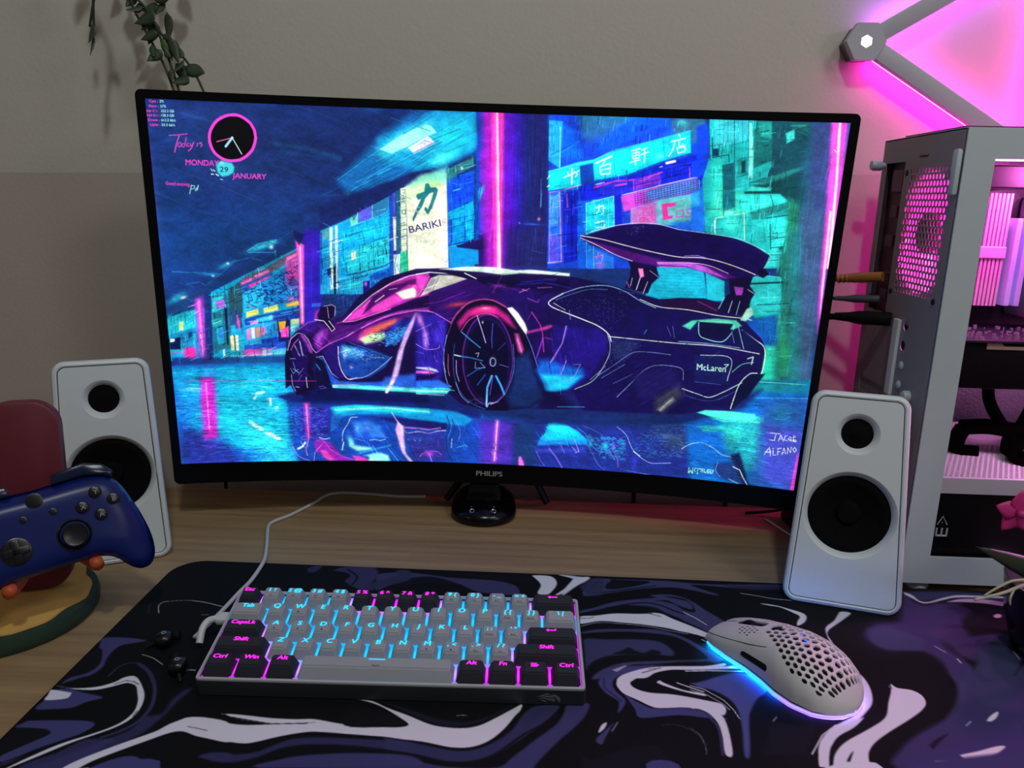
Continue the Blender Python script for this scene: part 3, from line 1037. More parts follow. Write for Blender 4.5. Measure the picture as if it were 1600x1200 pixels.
P 48c8d0 1 1.4 1304,0 1379,0 1387,42 1324,60 1312,63
L 1a6a80 .8 0.8 0.4 1316,2 1323,60
L 1a6a80 .7 0.8 0.4 1326,1 1331,53
L 1a6a80 .7 0.8 0.4 1335,1 1340,50
L 1a6a80 .7 0.8 0.4 1358,0 1363,46
L 1a6a80 .7 0.8 0.4 1367,0 1372,43
L 124a60 .9 1.5 0.4 1349,1 1373,203
L 1f7a8a .9 1.1 0.4 1312,66 1388,45
P 1a6a7a 1 1.2 1333,101 1359,94 1371,196 1347,207
P 1f8a98 .7 5.9 1340,159 1366,152 1372,206 1347,210
L 0a3a4a 1 1.7 0.6 1303,36 1310,85 1345,77 1348,93
P 0f3f60 1 1.2 1306,66 1320,64 1323,81 1309,82
L 0a3a5a .9 1.5 0.6 1297,36 1304,91
P 2a9a9a 1 1.1 1365,89 1386,82 1392,119 1371,123
P 154a58 1 1.1 1375,92 1384,88 1387,116 1378,117
P 90f4e8 1 1.1 1382,6 1389,6 1399,63 1405,128 1395,129 1390,67
L 1a4a5a .9 1.0 0.4 1381,0 1390,88
L 0f4858 .9 1.5 0.6 1368,128 1394,119
L 60e8d8 .8 1.5 0.6 1372,145 1393,138
P 1f7a7a 1 1.4 1393,0 1434,-1 1444,86 1404,106
P 30b0a8 .9 2.8 1401,2 1433,2 1436,38 1411,35
L 0f4850 .9 2.1 0.8 1411,25 1428,21
L 0f4850 .8 2.1 0.8 1418,55 1430,53
L 0f4850 .8 2.1 0.9 1420,92 1430,88
P 1f5868 1 2.1 1432,-1 1524,2 1536,95 1454,129 1402,138 1434,124 1444,99
P 2a7a78 .8 5.5 1473,0 1515,2 1515,23 1479,18
P 50e8e0 1 1.7 1465,26 1483,17 1486,39 1470,48
L 1a3a48 .7 1.0 0.6 1483,18 1513,11
L 60c0c0 .6 0.8 0.6 1488,21 1513,29
L 60c0c0 .5 0.8 0.6 1484,17 1504,6
P 2f8a88 1 2.2 1402,135 1441,124 1533,88 1534,97 1483,119 1436,140
P 1a5058 1 2.9 1436,140 1489,116 1534,97 1540,114 1529,189 1491,178 1470,160 1403,144
P 104850 1 1.5 1389,159 1469,151 1476,160 1391,164
P 48e8d8 1 2.2 1397,147 1450,148 1448,155 1398,157
P 40d8d0 1 2.2 1374,166 1470,163 1491,178 1449,193 1401,205 1377,196
L 1a6a70 .8 1.1 0.4 1414,163 1418,191
L 1a6a70 .8 1.1 0.4 1424,164 1427,191
L 104048 .9 1.5 0.4 1449,164 1460,189
P 2a8a88 1 1.5 1410,204 1491,178 1494,191 1440,216 1415,223
P 38d0d0 1 1.5 1415,223 1440,222 1446,270 1418,272
P 40dcd8 1 1.5 1440,222 1493,210 1507,326 1461,332 1462,296
L 103a48 1 2.0 0.4 1457,231 1465,289
L 103a48 1 1.5 0.4 1463,266 1495,258
L 103a48 1 1.8 0.4 1466,286 1495,281
L 103a48 .9 1.5 0.4 1459,317 1505,311
L 103a48 .9 1.3 0.4 1466,253 1475,249 1477,261 1467,261
P 103a48 1 0.9 1483,285 1494,282 1493,291 1485,291
L 103a48 .8 2.2 0.4 1438,219 1495,208
B a8ffe8 .9 1360 210 19 -0.9 0.9 7.7
L e8ffd8 1 2.2 1.2 1330,226 1334,260
L e8ffd8 1 2.2 1.2 1332,223 1348,219
L e8ffd8 1 2.2 1.2 1395,207 1403,270
L e8ffd8 .9 1.7 1.2 1376,212 1395,207
B 60f8e0 .7 1372 235 25 -1.3 2.2 19
P 2a8a70 1 8.6 1490,172 1528,183 1553,363 1509,366
P 2f6a8a 1 11.2 1507,96 1527,2 1553,1 1594,343 1540,364
P 44588f 1 8.2 1521,2 1562,-2 1580,168 1594,343 1563,345 1535,170
P 3f6080 .7 11.4 1529,189 1540,138 1578,361 1547,363
B 3a9a60 .7 1516 299 9.3 -0.6 5.2 39
P 4a5a9a 1 1.3 1590,-2 1604,0 1610,248 1609,326 1606,326
P e858d8 1 3.4 1559,-2 1593,-2 1601,136 1603,198 1603,326 1587,327 1571,137
P ff70e0 .8 2.7 1564,-2 1573,-2 1589,167 1603,326 1596,327
P fff0e8 1 1.4 1574,-2 1580,-2 1591,124 1597,217 1603,326 1596,327 1591,217 1586,124
L c040b0 .8 1.0 0.4 1573,106 1568,82
L fff0f0 .9 2.0 0.7 1573,58 1578,63
L 5a4a90 .8 2.1 0.9 1580,231 1589,256
P 2fb8a0 1 1.5 1422,408 1501,393 1530,618 1425,629 1482,524
P 1f9aa8 1 4.6 1445,374 1498,370 1502,436 1459,449
P 1860b0 1 3.1 1423,451 1455,458 1500,455 1508,522 1487,533 1445,488
P 30c8b0 .8 3.1 1477,524 1508,522 1520,609 1470,614
L 70f0e0 .8 1.1 0.6 1462,406 1497,398
L 80f8e8 .8 1.1 0.6 1461,429 1500,424
L a0ffff .8 1.2 0.6 1483,534 1510,531
P 2a8078 1 8.9 1483,288 1517,286 1560,605 1515,610
P 2f8a90 1 8.7 1503,242 1545,240 1597,611 1548,617
P 4a6890 1 11.5 1522,197 1572,194 1596,447 1597,611 1574,614
B 2fa870 .8 1529 544 13 -1.3 7.6 58
P e050c8 1 3.5 1576,194 1589,194 1598,372 1598,466 1597,485 1588,396 1581,282
P ffd0f0 1 1.4 1583,194 1589,194 1594,304 1598,447 1591,373
P 1f7f9a 1 3.2 1447,617 1600,601 1616,720 1343,751 1414,697
L 80f4e8 1 1.7 1.0 1470,619 1530,617 1599,615
P 30b8a8 .9 3.2 1471,627 1597,617 1599,628 1468,637
L 70e8e0 .8 1.4 1.0 1470,655 1601,643
P 20b8d0 1 1.6 1183,352 1210,346 1316,345 1333,419 1217,427 1183,419
L 40e0f0 .6 1.2 .3 1201,356 1316,354
L 40e0f0 .6 1.2 .3 1202,364 1318,362
L 40e0f0 .6 1.2 .3 1203,371 1319,369
L 40e0f0 .6 1.2 .3 1203,379 1320,377
L 40e0f0 .6 1.2 .3 1204,387 1321,384
L 40e0f0 .6 1.2 .3 1205,394 1322,392
L 40e0f0 .6 1.2 .3 1206,402 1323,400
L 40e0f0 .6 1.2 .3 1206,410 1324,407
L 40e0f0 .6 1.2 .3 1207,418 1325,415
P 30c8d8 1 1.5 1320,344 1368,370 1374,421 1333,424
P 38c8c8 1 1.5 1426,361 1455,350 1500,356 1509,454 1441,450
L 0f4050 1 4.6 0.9 1427,375 1502,366
L 90fff0 .9 1.4 0.6 1458,408 1497,402
L 104858 .9 2.3 0.9 1451,425 1504,419
P 1868a8 1 4.6 1451,459 1499,445 1508,517 1479,505
P 1c78c8 1 3.2 -3,632 315,625 309,754 1195,736 1605,610 1653,951 -10,962
P 20b4dc 1 4.8 -1,642 282,635 274,861 30,855
B 20c8e8 .8 198 718 111 1.2 -6.3 105
B 28d0e8 .7 116 769 94 2.2 -5.0 70
B 2080c8 .7 24 749 46 1.4 -7.3 87
P 2f3f9a 1 16.5 11,792 110,840 185,933 8,935
B 3040a0 .8 44 877 86 41 -17 43
B 40e8e8 .8 223 842 68 47 -23 40
B 40e0e8 .8 251 926 66 1.3 -2.3 45
N 50e8f8 .5 500 4.9 122,682 280,683 302,917 186,915
N 1458b0 .5 500 4.8 16,663 281,666 285,917 12,890
P d838c8 1 4.8 67,663 98,666 96,828 64,833 62,730
B c83ac8 .7 81 749 18 0.4 -6.9 90
L ffb8e8 1 2.4 1.6 78,678 77,809
L ff70c8 .8 1.2 1.0 27,672 368,675
L c8fff8 1 6.7 1.7 193,724 201,709 217,706
L e0fff8 1 6.7 1.7 233,724 233,741
L d0f8f8 1 10.1 2.4 248,750 249,754
L e0fff4 1 10.1 1.7 180,789 207,809
L e0fff4 1 10.3 1.7 221,820 249,835
L 80f0f8 .8 2.5 1.7 190,752 214,762
L 80f0f8 .8 2.5 1.7 207,688 229,694
L 60e8f0 .6 4.9 3.3 126,690 191,685
B a0f4f0 .6 46 695 26 0.6 -0.7 8.2
P 1f4fa8 1 5.1 276,736 388,743 777,762 780,906 302,913 281,854
P 1a2a78 1 5.0 246,715 390,690 541,702 709,708 775,695 777,770 702,758 541,743 391,741 277,736
P 3a2a98 .8 6.8 303,743 385,746 378,826 338,844 305,833
P 20a8d8 .9 3.4 384,750 447,741 608,747 716,752 757,774 737,793 635,786 540,766 453,767 397,779
P 30e0e8 .9 3.4 388,748 454,741 641,749 645,760 540,761 454,755 400,764
L c8f8d8 .9 3.1 1.7 397,755 527,748 642,757
P 2a78c8 .9 1.7 387,771 414,768 402,804 382,818
P 2050b0 1 3.5 427,775 460,771 523,784 550,824 550,850 526,869 437,869 421,840
P 4aa0e8 .8 7.0 440,789 480,785 513,799 526,832 452,833
B 90c0ff .9 452 807 5.4 -0.0 -0.2 7.3
B 9a90f0 .8 479 805 5.4 -0.1 -0.1 5.1
B 2050b0 .8 472 825 20 -0.2 -0.2 11
P 1f2570 1 3.5 493,774 567,776 689,787 689,806 577,798 527,784
B 80f0e0 .9 435 844 7.0 -2.8 5.3 17
P a0e8d0 1 3.5 432,840 445,855 492,862 485,869 451,871 431,858
L d8fff0 .9 1.8 0.9 485,840 499,838 512,841 526,837
L 80c8f0 .8 1.3 0.9 445,836 472,843
S c8f8e8 1 1.8 0.7 453,775 437,777 429,793 415,818 413,844
L d8fff4 1 2.3 0.7 416,847 411,870
P a8f0d0 1 3.6 485,884 512,876 532,883 539,901 477,902
P 90e8d8 .8 2.7 468,884 505,876 539,902 525,902
L 3098c8 .9 5.3 1.8 458,877 539,854
L 50c8e0 .9 1.8 1.1 532,861 559,898
L 2a70c0 .9 1.8 1.1 539,868 573,898
P e8c0f8 1 2.6 559,787 574,798 577,853 580,879 601,901 590,901 570,875 558,831 553,809
L ffd8f8 .9 2.3 1.4 544,761 557,784 569,802 568,846 577,875 594,899
L e070d8 1 3.1 1.1 574,802 614,804 642,807 672,801
L d0c8f0 1 3.1 1.1 587,818 614,813 642,818 665,810 686,808
P 3a3a98 .9 5.3 580,820 683,813 690,894 601,897
P 2f60c0 .8 5.3 584,827 655,832 655,840 587,838
L 7a60c8 .8 1.3 0.7 594,856 614,861 649,855
L a060d8 .8 1.3 0.7 666,836 667,851
L c8e8ff .8 1.3 0.5 585,836 589,838
L c8e8ff .8 1.3 0.5 602,836 606,841
L c8e8ff .8 1.3 0.5 616,837 620,839
B c050d8 .9 642 877 17 -0.5 0.0 9.3
S d080f0 .9 1.9 0.9 618,885 625,876 642,870 662,869 676,878
L e0a0ff .8 2.1 1.1 642,875 650,899
S 20306a .9 2.1 0.9 689,766 696,795 688,831 693,872 704,894
S 20306a .9 2.1 0.9 703,776 710,801 696,838
S d8f0d8 .9 1.6 0.7 703,831 702,857
S 3aa0d8 .9 1.6 0.7 699,769 701,798 693,828
S 90b8f0 .8 1.3 0.7 713,779 725,808 720,838
S 3a80d0 .8 1.3 0.7 730,779 737,800 720,834
L 4ab8d8 .8 2.6 1.4 717,856 738,848 745,851
P e048b0 1 5.1 318,736 330,736 328,833 320,836
L ff90d8 1 2.0 1.4 323,741 324,789 326,833 317,869 320,884
L ffd0e8 1 1.0 0.7 324,747 324,793
P 9a30b0 1 3.5 338,844 358,837 384,851 410,884 450,902 389,902 363,877 343,877
P e050b8 1 3.5 355,870 367,870 390,896 379,902 360,888
P e048b0 1 2.7 437,884 471,890 484,902 450,902
S e8b0e8 .9 1.3 0.7 281,854 296,884 319,897 336,899 340,877 357,855
S d080e0 .9 1.3 0.7 345,844 361,840 384,870 420,890 454,899
L d8f0d8 1 5.2 1.4 297,865 309,858 316,847
L e8f0ff .9 2.6 1.0 353,833 365,838 380,835
S 60b8f0 .6 1.3 0.7 286,757 283,775 287,796
S 60b8f0 .6 1.3 0.7 295,764 293,782 299,800
N 60a0f0 .35 250 6.8 277,746 375,750 372,833 285,847
P 2a3a92 1 7.0 777,770 947,768 1310,740 1339,907 780,906
P 6a3ab8 .7 14.0 777,777 866,776 870,901 780,902
P 20407a 1 8.8 869,780 920,781 932,905 873,903
L ff80e0 1 7.0 5.3 823,775 818,889
L fff0f0 1 1.8 1.1 823,777 820,863 818,889
L 202a70 1 1.3 0.5 816,834 822,844 815,852 820,863
B ff60d8 1 892 891 6.2 -0.4 0.4 9.7
P f080e0 1 1.8 883,875 890,874 899,901 884,901
P 20c8e8 1 2.6 957,775 974,770 1008,777 1036,791 1064,815 1062,828 997,831 933,838 939,816 952,801
P 30e0f0 .8 3.5 961,776 994,778 1029,795 996,801 961,793
P 2a8ae0 .8 5.3 932,825 1061,815 1062,828 933,838
P 4a58c8 .8 5.3 926,850 1059,837 1060,852 930,861
P 2a3a98 .9 7.1 930,864 1059,848 1110,892 946,904
L 9a80f0 1 2.9 1.4 964,847 982,868 1001,899
L 9a80f0 .9 1.8 1.1 930,857 942,882 953,896
L a8b0f8 .8 1.6 0.9 990,827 1005,856
L d0c0ff .9 1.8 0.9 1030,817 1043,849 1034,854
L c0a8ff .9 1.8 0.9 1023,836 1036,850
S 50a8d8 .9 1.8 0.9 1032,781 1056,797 1071,822 1086,839 1103,848
S 60a8e8 .8 1.6 0.9 1061,822 1080,854 1096,882 1114,897
S 5aa0c8 .7 1.5 1.0 1048,774 1083,788 1104,801
B 30d8e0 1 1112 828 8.7 -0.7 0.9 13
B 3ad0e0 .8 1072 825 6.1 -0.5 0.7 11
B a060e0 .9 1134 828 4.7 -0.4 0.6 8.7
L b8b8ff .9 1.6 0.9 1123,843 1138,864
L c070f0 .8 2.1 1.4 1129,832 1145,860 1150,885
N 40a8d0 .55 300 7.0 1057,801 1161,804 1165,865 1104,863
B 4a48d8 .8 1191 870 6.7 -0.6 1.8 22
S b8d0f0 1 1.5 0.7 1138,771 1163,792 1177,820 1187,836 1208,854 1233,866 1262,864 1285,861
L e8ffff .8 2.6 1.0 1187,838 1204,849
S 9ab0e8 .7 1.3 0.7 1171,894 1205,897 1236,901
N 3a88a8 .5 300 6.9 1151,801 1310,744 1320,843 1221,853
L 40a0a8 .7 6.8 5.1 1230,762 1311,749
L 60c0c0 .5 2.5 3.4 1255,784 1302,791
P 4a5a60 .5 17.1 1242,778 1314,779 1318,821 1272,819
P 2fb0b8 .9 10.0 1403,734 1502,711 1519,848 1473,866 1415,799
B 48e8d8 .9 1438 760 27 -3.0 2.7 24
B 40e0d0 .9 1491 790 16 -1.9 6.5 54
P 50f0d8 .9 2.5 1337,710 1356,706 1416,708 1502,711 1505,728 1403,734 1369,725
P 40d8c8 .8 3.4 1341,752 1409,742 1421,756 1362,765
N 1f6a90 .5 500 5.0 1346,715 1501,699 1519,848 1426,847
P 3a68b0 .8 12.9 1497,670 1604,647 1622,895 1488,902
P 5a50b8 .7 13.0 1505,728 1606,734 1607,897 1524,884
B 2a90b0 .7 1543 695 31 -3.6 3.8 29
L 60e8e0 .9 1.4 1.0 1417,667 1599,650
P 2090a0 .8 3.2 1471,626 1600,616 1600,639 1468,650
S c8f0e0 1 1.5 0.7 1309,818 1332,802 1360,796 1389,808 1413,824 1440,827
P 1a2a60 1 3.4 1434,821 1455,813 1471,854 1491,904 1478,909 1445,863
P 2a4a90 1 5.1 1393,851 1442,839 1471,898 1408,887
L e8fff0 1 2.5 0.8 1444,854 1461,861 1472,882 1488,905
L b0f0e0 .9 1.8 0.9 1436,889 1463,900
S b0e0e0 .8 1.3 0.7 1404,847 1401,869 1414,886
T b0f0d8 1 McLaren 1332.1 867.9 63.0 0.4 0.1 25.0
L f4f8ff 1 1.7 0.3 1523,750 1547,750
L f4f8ff 1 1.7 0.3 1537,750 1535,770 1523,769
L f4f8ff 1 1.5 0.3 1545,770 1549,753 1557,769
L f4f8ff 1 1.4 0.3 1545,764 1555,763
L f4f8ff 1 1.4 0.3 1565,752 1559,755 1558,765 1566,766
L f4f8ff 1 1.4 0.3 1571,755 1568,762 1573,765 1575,758 1571,755
L f4f8ff 1 1.4 0.3 1580,766 1579,750 1584,752 1580,759
L f4f8ff 1 1.4 0.3 1582,762 1581,766 1585,767 1587,762 1582,762
L f4f8ff 1 1.5 0.3 1515,811 1526,789 1531,812
L f4f8ff 1 1.5 0.3 1519,804 1531,801
L f4f8ff 1 1.5 0.3 1535,791 1537,810 1544,808
L f4f8ff 1 1.5 0.3 1548,807 1546,791 1554,788
L f4f8ff 1 1.5 0.3 1547,799 1553,797
L f4f8ff 1 1.5 0.3 1558,805 1561,787 1567,802
L f4f8ff 1 1.5 0.3 1559,799 1566,797
L f4f8ff 1 1.5 0.3 1571,801 1570,785 1578,797 1578,782
L f4f8ff 1 1.4 0.3 1586,782 1582,788 1587,795 1591,788 1586,782
P f050c8 1 2.4 1594,801 1598,795 1599,903 1590,903
D 320 82.1 20 .10 .6 -2,3 752,-7 686,171 375,304 4,498
D 180 123.2 -32 .12 .6 -2,3 752,-7 470,194 220,354 4,498
D 260 15.4 90 .6 .9 3,501 318,336 309,614 -8,621
D 260 21.6 -22 .6 .9 3,501 318,336 309,614 -8,621
D 110 75.7 -28 .45 .7 425,180 752,-7 754,65 594,159 470,194
D 160 88.4 90 .22 .7 775,6 923,2 941,372 801,378
D 380 22.7 90 .5 .85 1296,5 1473,7 1538,552 1474,525 1458,275 1322,252
D 200 28.4 -6 .5 .8 1296,5 1507,6 1538,552 1474,525 1458,275 1322,252
D 160 85.9 92 .16 .6 1485,155 1576,11 1591,612 1497,588
D 1100 15.9 -2 .42 .7 2,643 282,638 302,917 4,893
D 500 35.4 3 .35 .6 46,664 281,666 286,898 30,855
D 700 23.8 4 .32 .7 276,753 1570,681 1599,901 781,938 302,899
D 420 44.7 60 .25 .5 307,789 1198,772 1211,926 302,899
D 400 27.2 2 .4 .7 1194,719 1595,645 1606,895 1310,906
P 1c2c72 1 8.4 272,718 393,700 591,724 726,755 964,774 1295,754 1448,695 1488,639 1355,704 1029,731 459,682
P 1e3472 1 13.7 691,677 1025,661 1325,725 1198,768 794,765
P 1b0f4c 1 1.3 274,666 276,606 289,564 306,544 335,530 354,521 367,505 383,518 423,504 464,453 529,403 609,377 720,371 816,369 960,376 1017,385 1089,397 1145,410 1185,421 1217,427 1263,421 1325,418 1372,428 1421,464 1472,509 1484,532 1482,590 1459,651 1418,701 1276,720 1095,726 945,736 861,741 793,744 726,732 692,703 591,701 393,700 326,727 295,701
P 3a1270 .9 6.5 399,512 528,460 673,415 785,379 945,383 948,445 853,499 754,461 674,522 396,614
P 5a1a80 .8 6.5 366,530 431,520 560,476 461,579 380,588
P 28146a .9 8.0 929,397 1009,393 981,460 901,480 802,435
P 201058 .9 6.5 835,450 949,461 1015,491 991,645 958,664 889,599
P 1f1460 .9 6.5 982,476 1177,514 1459,526 1458,643 1194,719 994,698
P 1e3a78 .9 13.7 758,657 908,650 928,737 794,753
P 222c70 .8 13.7 993,689 1188,649 1291,710 1030,749
P 150a3a 1 1.6 282,598 289,571 302,554 321,550 333,563 341,597 343,631 347,701 324,704 301,715 286,687 273,697 275,618
P 241060 .9 3.3 294,591 311,560 327,570 334,611 329,666 311,701 296,687 289,652
L e8c0f0 1 1.9 1.0 283,594 292,564 309,549 324,550 336,567 345,590 354,600
L b050c0 .9 8.2 3.3 321,555 334,577 341,597
L ff90e8 .8 1.7 0.8 291,594 299,577 311,564
L 4a90d0 .9 1.7 0.7 295,625 301,649
L d8e8f0 .9 2.2 0.7 314,570 320,608
L c0b8e8 .8 2.4 0.8 301,581 312,608
L a0c8e8 .8 1.5 0.7 288,642 294,656 307,645
L b0c8e8 .9 1.5 0.7 289,659 291,687 298,704
L d0d8e8 .9 2.0 0.7 326,666 328,694
L 90a8d8 .8 1.5 0.7 307,659 320,642
L 6a80d0 .8 1.2 0.7 316,597 328,611
L c0d0f0 .8 1.5 0.7 288,616 301,616
L d0d8f0 .9 1.7 0.7 299,692 307,693
L 8a9ae0 .7 1.2 0.7 316,659 306,676
B 2a5ab8 .6 356 642 8.4 -0.1 -0.8 21
L ff60c0 .8 1.2 1.0 248,676 354,676
P 2a5ac8 1 2.5 357,611 370,611 379,631 391,659 410,676 456,679 542,674 641,654 641,696 535,695 390,686 378,645
P 3a78e0 .9 5.1 393,676 515,685 528,663 641,647 641,675 528,693 393,688
P 101040 1 1.7 354,614 373,621 384,666 389,697 357,697 349,659
L c8d0ff 1 1.7 0.7 354,612 370,609 379,628 391,655 407,667
L 30b8e8 .9 2.5 1.7 353,631 362,645
P 58e8e8 1 1.4 391,688 475,687 641,691 641,705 541,702 393,695
L c8fff0 1 1.8 0.8 393,692 541,694 641,699
L fff8f0 1 1.8 0.8 393,687 455,686
P 101858 .9 5.1 344,697 393,697 541,704 641,708 641,731 310,732
L 7a70f0 .9 1.3 0.5 357,692 367,689 376,695 360,697
P 2a1a78 1 3.3 370,597 407,569 433,559 412,596 411,641 430,669 404,665 385,634
P 2050a8 1 2.5 419,576 442,576 497,588 546,608 529,636 489,664 449,670 423,658 411,631 411,596
P 50a8e0 .8 6.6 419,583 451,582 477,595 457,616 425,610
B b0f4f8 .9 433 593 13 -0.2 -0.2 8.2
B 2f6ac8 .8 476 630 26 -5.3 1.5 10
B 80c8f0 .8 461 603 19 3.2 -1.3 6.8
B e0b0e8 .9 442 637 5.2 -0.1 -0.1 5.5
B c8e8ff .8 425 603 4.5 -0.1 -0.4 14
L c8e8f8 .9 1.2 0.8 490,609 503,612 516,610 526,612
N c8f0ff .6 120 3.3 419,579 497,588 529,608 477,623 418,610
N 10205a .6 120 5.0 419,579 497,588 542,608 496,643 430,644
P 101848 1 2.5 426,569 452,572 503,591 546,609 503,595 458,582 432,579
L 3a78d0 .9 1.7 0.8 439,572 497,592 542,611
S ffe8f8 1 2.0 0.7 410,583 410,617 417,648 433,670 456,666
S b8c8f0 1 1.8 0.7 433,670 476,663 516,636 546,608
P 8a2aa0 1 5.0 458,562 478,534 543,509 595,491 605,491 602,511 563,516 511,547 478,568
P e88060 .9 5.0 478,541 511,524 556,506 560,516 517,540 484,554
P e04890 .8 5.0 465,551 485,534 498,534 475,565 462,565
P c8f0b8 1 4.1 465,562 491,548 527,543 533,557 510,567 478,575
B e0f8c8 .9 497 558 19 -3.9 1.2 8.0
P 2a48c0 1 4.1 530,547 563,512 605,504 595,538 562,566 530,581
P 3aa0d8 .8 5.0 530,557 576,525 589,545 556,566 533,577
P 1a2070 .8 4.9 576,502 602,498 576,532 550,550
N 0a1850 .6 160 5.0 478,551 563,519 592,525 562,573 510,578
N 70d8e8 .5 160 5.0 504,554 563,526 592,525 562,580 517,581
P d8b8f0 1 2.5 605,491 612,491 595,538 579,579 562,656 545,688 534,706 528,706 545,663 562,594 579,545
L fff0ff .9 2.0 1.0 579,573 562,614 555,656 538,695
L fff8f0 1 6.8 1.7 548,674 531,704
S d870e0 1 2.2 1.0 354,600 387,576 433,555 498,517 544,496 595,485 641,483
P b040c0 .8 3.3 479,521 531,500 576,482 641,473 641,485 595,486 544,498 492,521
S ff90e0 .9 1.7 0.8 433,555 459,538 531,503 608,483
P 8a30a8 .9 4.1 349,557 366,536 389,536 381,563 361,597 349,580
P c070e0 .7 3.3 356,553 372,543 375,550 358,577
P 50209a .8 6.5 306,540 332,523 364,520 376,529 343,550 312,544
L c070e0 .9 1.7 1.0 315,537 338,520 357,516
S 6a2a98 .9 4.9 1.6 387,570 427,549 466,535
L ff80c8 .7 1.7 1.3 408,522 460,505 499,487
P 1a0c40 1 1.3 351,507 355,493 368,480 384,475 403,476 406,486 399,506 389,516 364,510
P b040b8 .9 2.4 351,510 355,493 368,482 361,500 361,510
L f0d0f0 1 1.2 0.5 378,478 397,474 406,479 404,502
L e0b8e8 1 1.2 0.5 386,480 389,509
P 140a38 1 1.3 370,510 383,513 403,532 401,542 391,543
L f0e0f8 1 1.9 0.6 354,513 376,516 389,533 395,543 403,536 389,516
P b838b0 1 1.6 424,517 454,485 493,451 532,421 577,397 641,387 641,444 608,451 544,480 499,497 434,519
P e850c0 .9 3.3 434,512 460,488 493,468 479,501 453,511
P e858c8 1 3.3 492,477 554,446 576,456 531,483 499,494
P 4a1068 1 2.4 499,451 538,424 580,413 596,412 557,440 512,467 479,494 473,498
L f8e0f0 .9 2.4 0.8 506,464 528,447
L e0c8e8 .8 1.7 0.8 541,432 560,428
L e8d0f0 .8 1.2 0.8 493,461 476,478
P f4e8d8 1 2.4 557,440 602,424 618,441 605,450 576,456
P e8f0e0 .9 3.2 564,439 592,429 599,438 576,449
P f060c8 1 2.4 596,419 634,408 621,438
P 5a1a60 1 2.4 577,410 637,395 631,411 596,419
P 220a48 1 1.6 434,520 498,499 563,474 608,455 641,442 641,473 563,486 485,512 453,525 408,526
L f8f0f8 1 1.7 0.7 424,517 460,481 499,446 545,416 593,395 641,385
L 100830 1 1.7 0.5 429,504 461,477 500,443 545,412 589,392 641,382
L f8a0e0 1 1.7 1.0 424,518 453,515 544,481
L 1a0a30 .9 1.4 0.5 447,495 499,448
P c8c8c0 1 1.3 618,448 628,428 644,400 666,391 705,391 737,398 692,416 650,432
P 8a8a90 .8 3.2 628,431 647,401 660,401 644,431
L 1a1a30 1 1.7 0.5 620,443 633,421 645,398
L 1a1a30 .9 1.2 0.5 650,430 666,396
P d850c0 1 2.4 609,393 644,396 628,415 609,422
P c040b0 .9 3.2 609,415 621,425 615,445 608,448
L f8fff8 1 2.1 1.0 609,391 641,385 692,387 737,395
P e8fff0 1 1.6 666,376 736,367 800,366 858,372 896,369 992,374 992,381 929,379 865,379 814,384 775,380 704,378
P 140a38 1 1.6 666,381 714,381 737,385 759,391 763,400 737,398 689,388
L f0fff8 1 2.4 0.8 730,384 759,397
L c8f0e8 .9 1.9 0.8 820,385 865,379
P 180c48 1 2.4 762,391 833,386 929,381 993,387 994,410 963,428 866,416 789,412 763,404
L 3a3ac8 .7 2.4 1.6 859,409 930,400 994,410
L 5a40d8 .6 2.4 1.6 872,402 961,389
L ff70e0 .8 1.7 1.3 914,414 949,411
B c040c8 .7 814 413 16 -0.6 0.1 4.6
L c050d0 .7 1.4 1.3 802,431 823,388
L f080e0 .9 2.4 1.3 876,420 887,422
L c060e0 .9 1.7 1.0 890,442 916,451 919,444
S c040b8 .7 1.5 1.0 628,467 673,457 731,432
S a040c0 .6 1.4 1.0 788,407 834,417 879,425
B a03a70 .9 706 465 28 -7.2 1.6 7.1
B c85040 .7 718 464 19 -4.1 0.7 3.9
P 3a2ab0 .9 6.6 608,491 664,489 687,512 684,611 675,660 608,690
P 5a40d8 .7 6.6 651,530 680,509 680,563 657,570
B f0a0f0 .9 618 507 7.9 -3.2 6.7 19
P e0a0f8 .9 5.0 625,517 638,544 638,581 628,578
S f090e8 1 1.9 0.8 608,484 647,486 673,499 696,512
S e8a8f8 .9 1.5 0.7 608,572 634,585 664,582 669,573
L c080f0 .9 1.2 0.7 654,601 658,615 663,617
L 9090ff .8 1.2 0.7 608,592 628,597
P d8e0ff 1 1.7 608,634 641,633 661,639 666,646 648,643 608,637
P f078d8 1 1.7 608,644 641,643 658,649 641,651 608,650
P 140a48 1 3.4 608,655 648,653 674,649 648,664 608,672
P 3a80e8 1 3.4 608,672 668,667 698,683 695,694 608,693
P 50e0d8 1 1.7 608,691 692,689 699,692 688,705 608,706
L e8ffe8 1 2.5 1.0 608,699 688,698
L fff0f8 .9 1.3 0.7 608,707 682,709
P 120830 1 1.7 679,625 680,570 690,522 709,488 738,460 770,449 803,451 835,466 866,495 890,534 905,574 920,621 943,683 950,697 911,734 844,745 790,747 749,735 719,707 698,680 685,652
P c02a90 1 5.0 713,511 738,480 777,465 809,467 843,489 863,522 850,516 817,490 784,485 745,496 719,528
B ff50a0 .9 784 475 29 -1.2 0.2 8.6
B ffb0e0 .9 784 472 12 -0.5 0.1 3.3
P e060b8 1 4.2 861,535 870,535 885,575 882,589 872,582 865,555
L ffb0f0 .8 2.5 1.7 868,549 880,582
S e0609a 1 2.9 1.7 696,515 712,488 738,462 770,450 803,451 835,466
S 9050b0 .8 2.0 1.3 687,549 706,501 732,467
S a8c8ff 1 1.5 0.7 687,546 680,590 682,642 691,677 700,685
S f07ab0 .9 1.7 0.8 691,597 691,635 695,655
P e8f0e8 1 1.6 838,469 852,466 868,481 886,507 893,524 890,537 880,524 859,495
S 8098f0 1 1.5 0.7 890,537 904,567 920,611 938,659 953,682
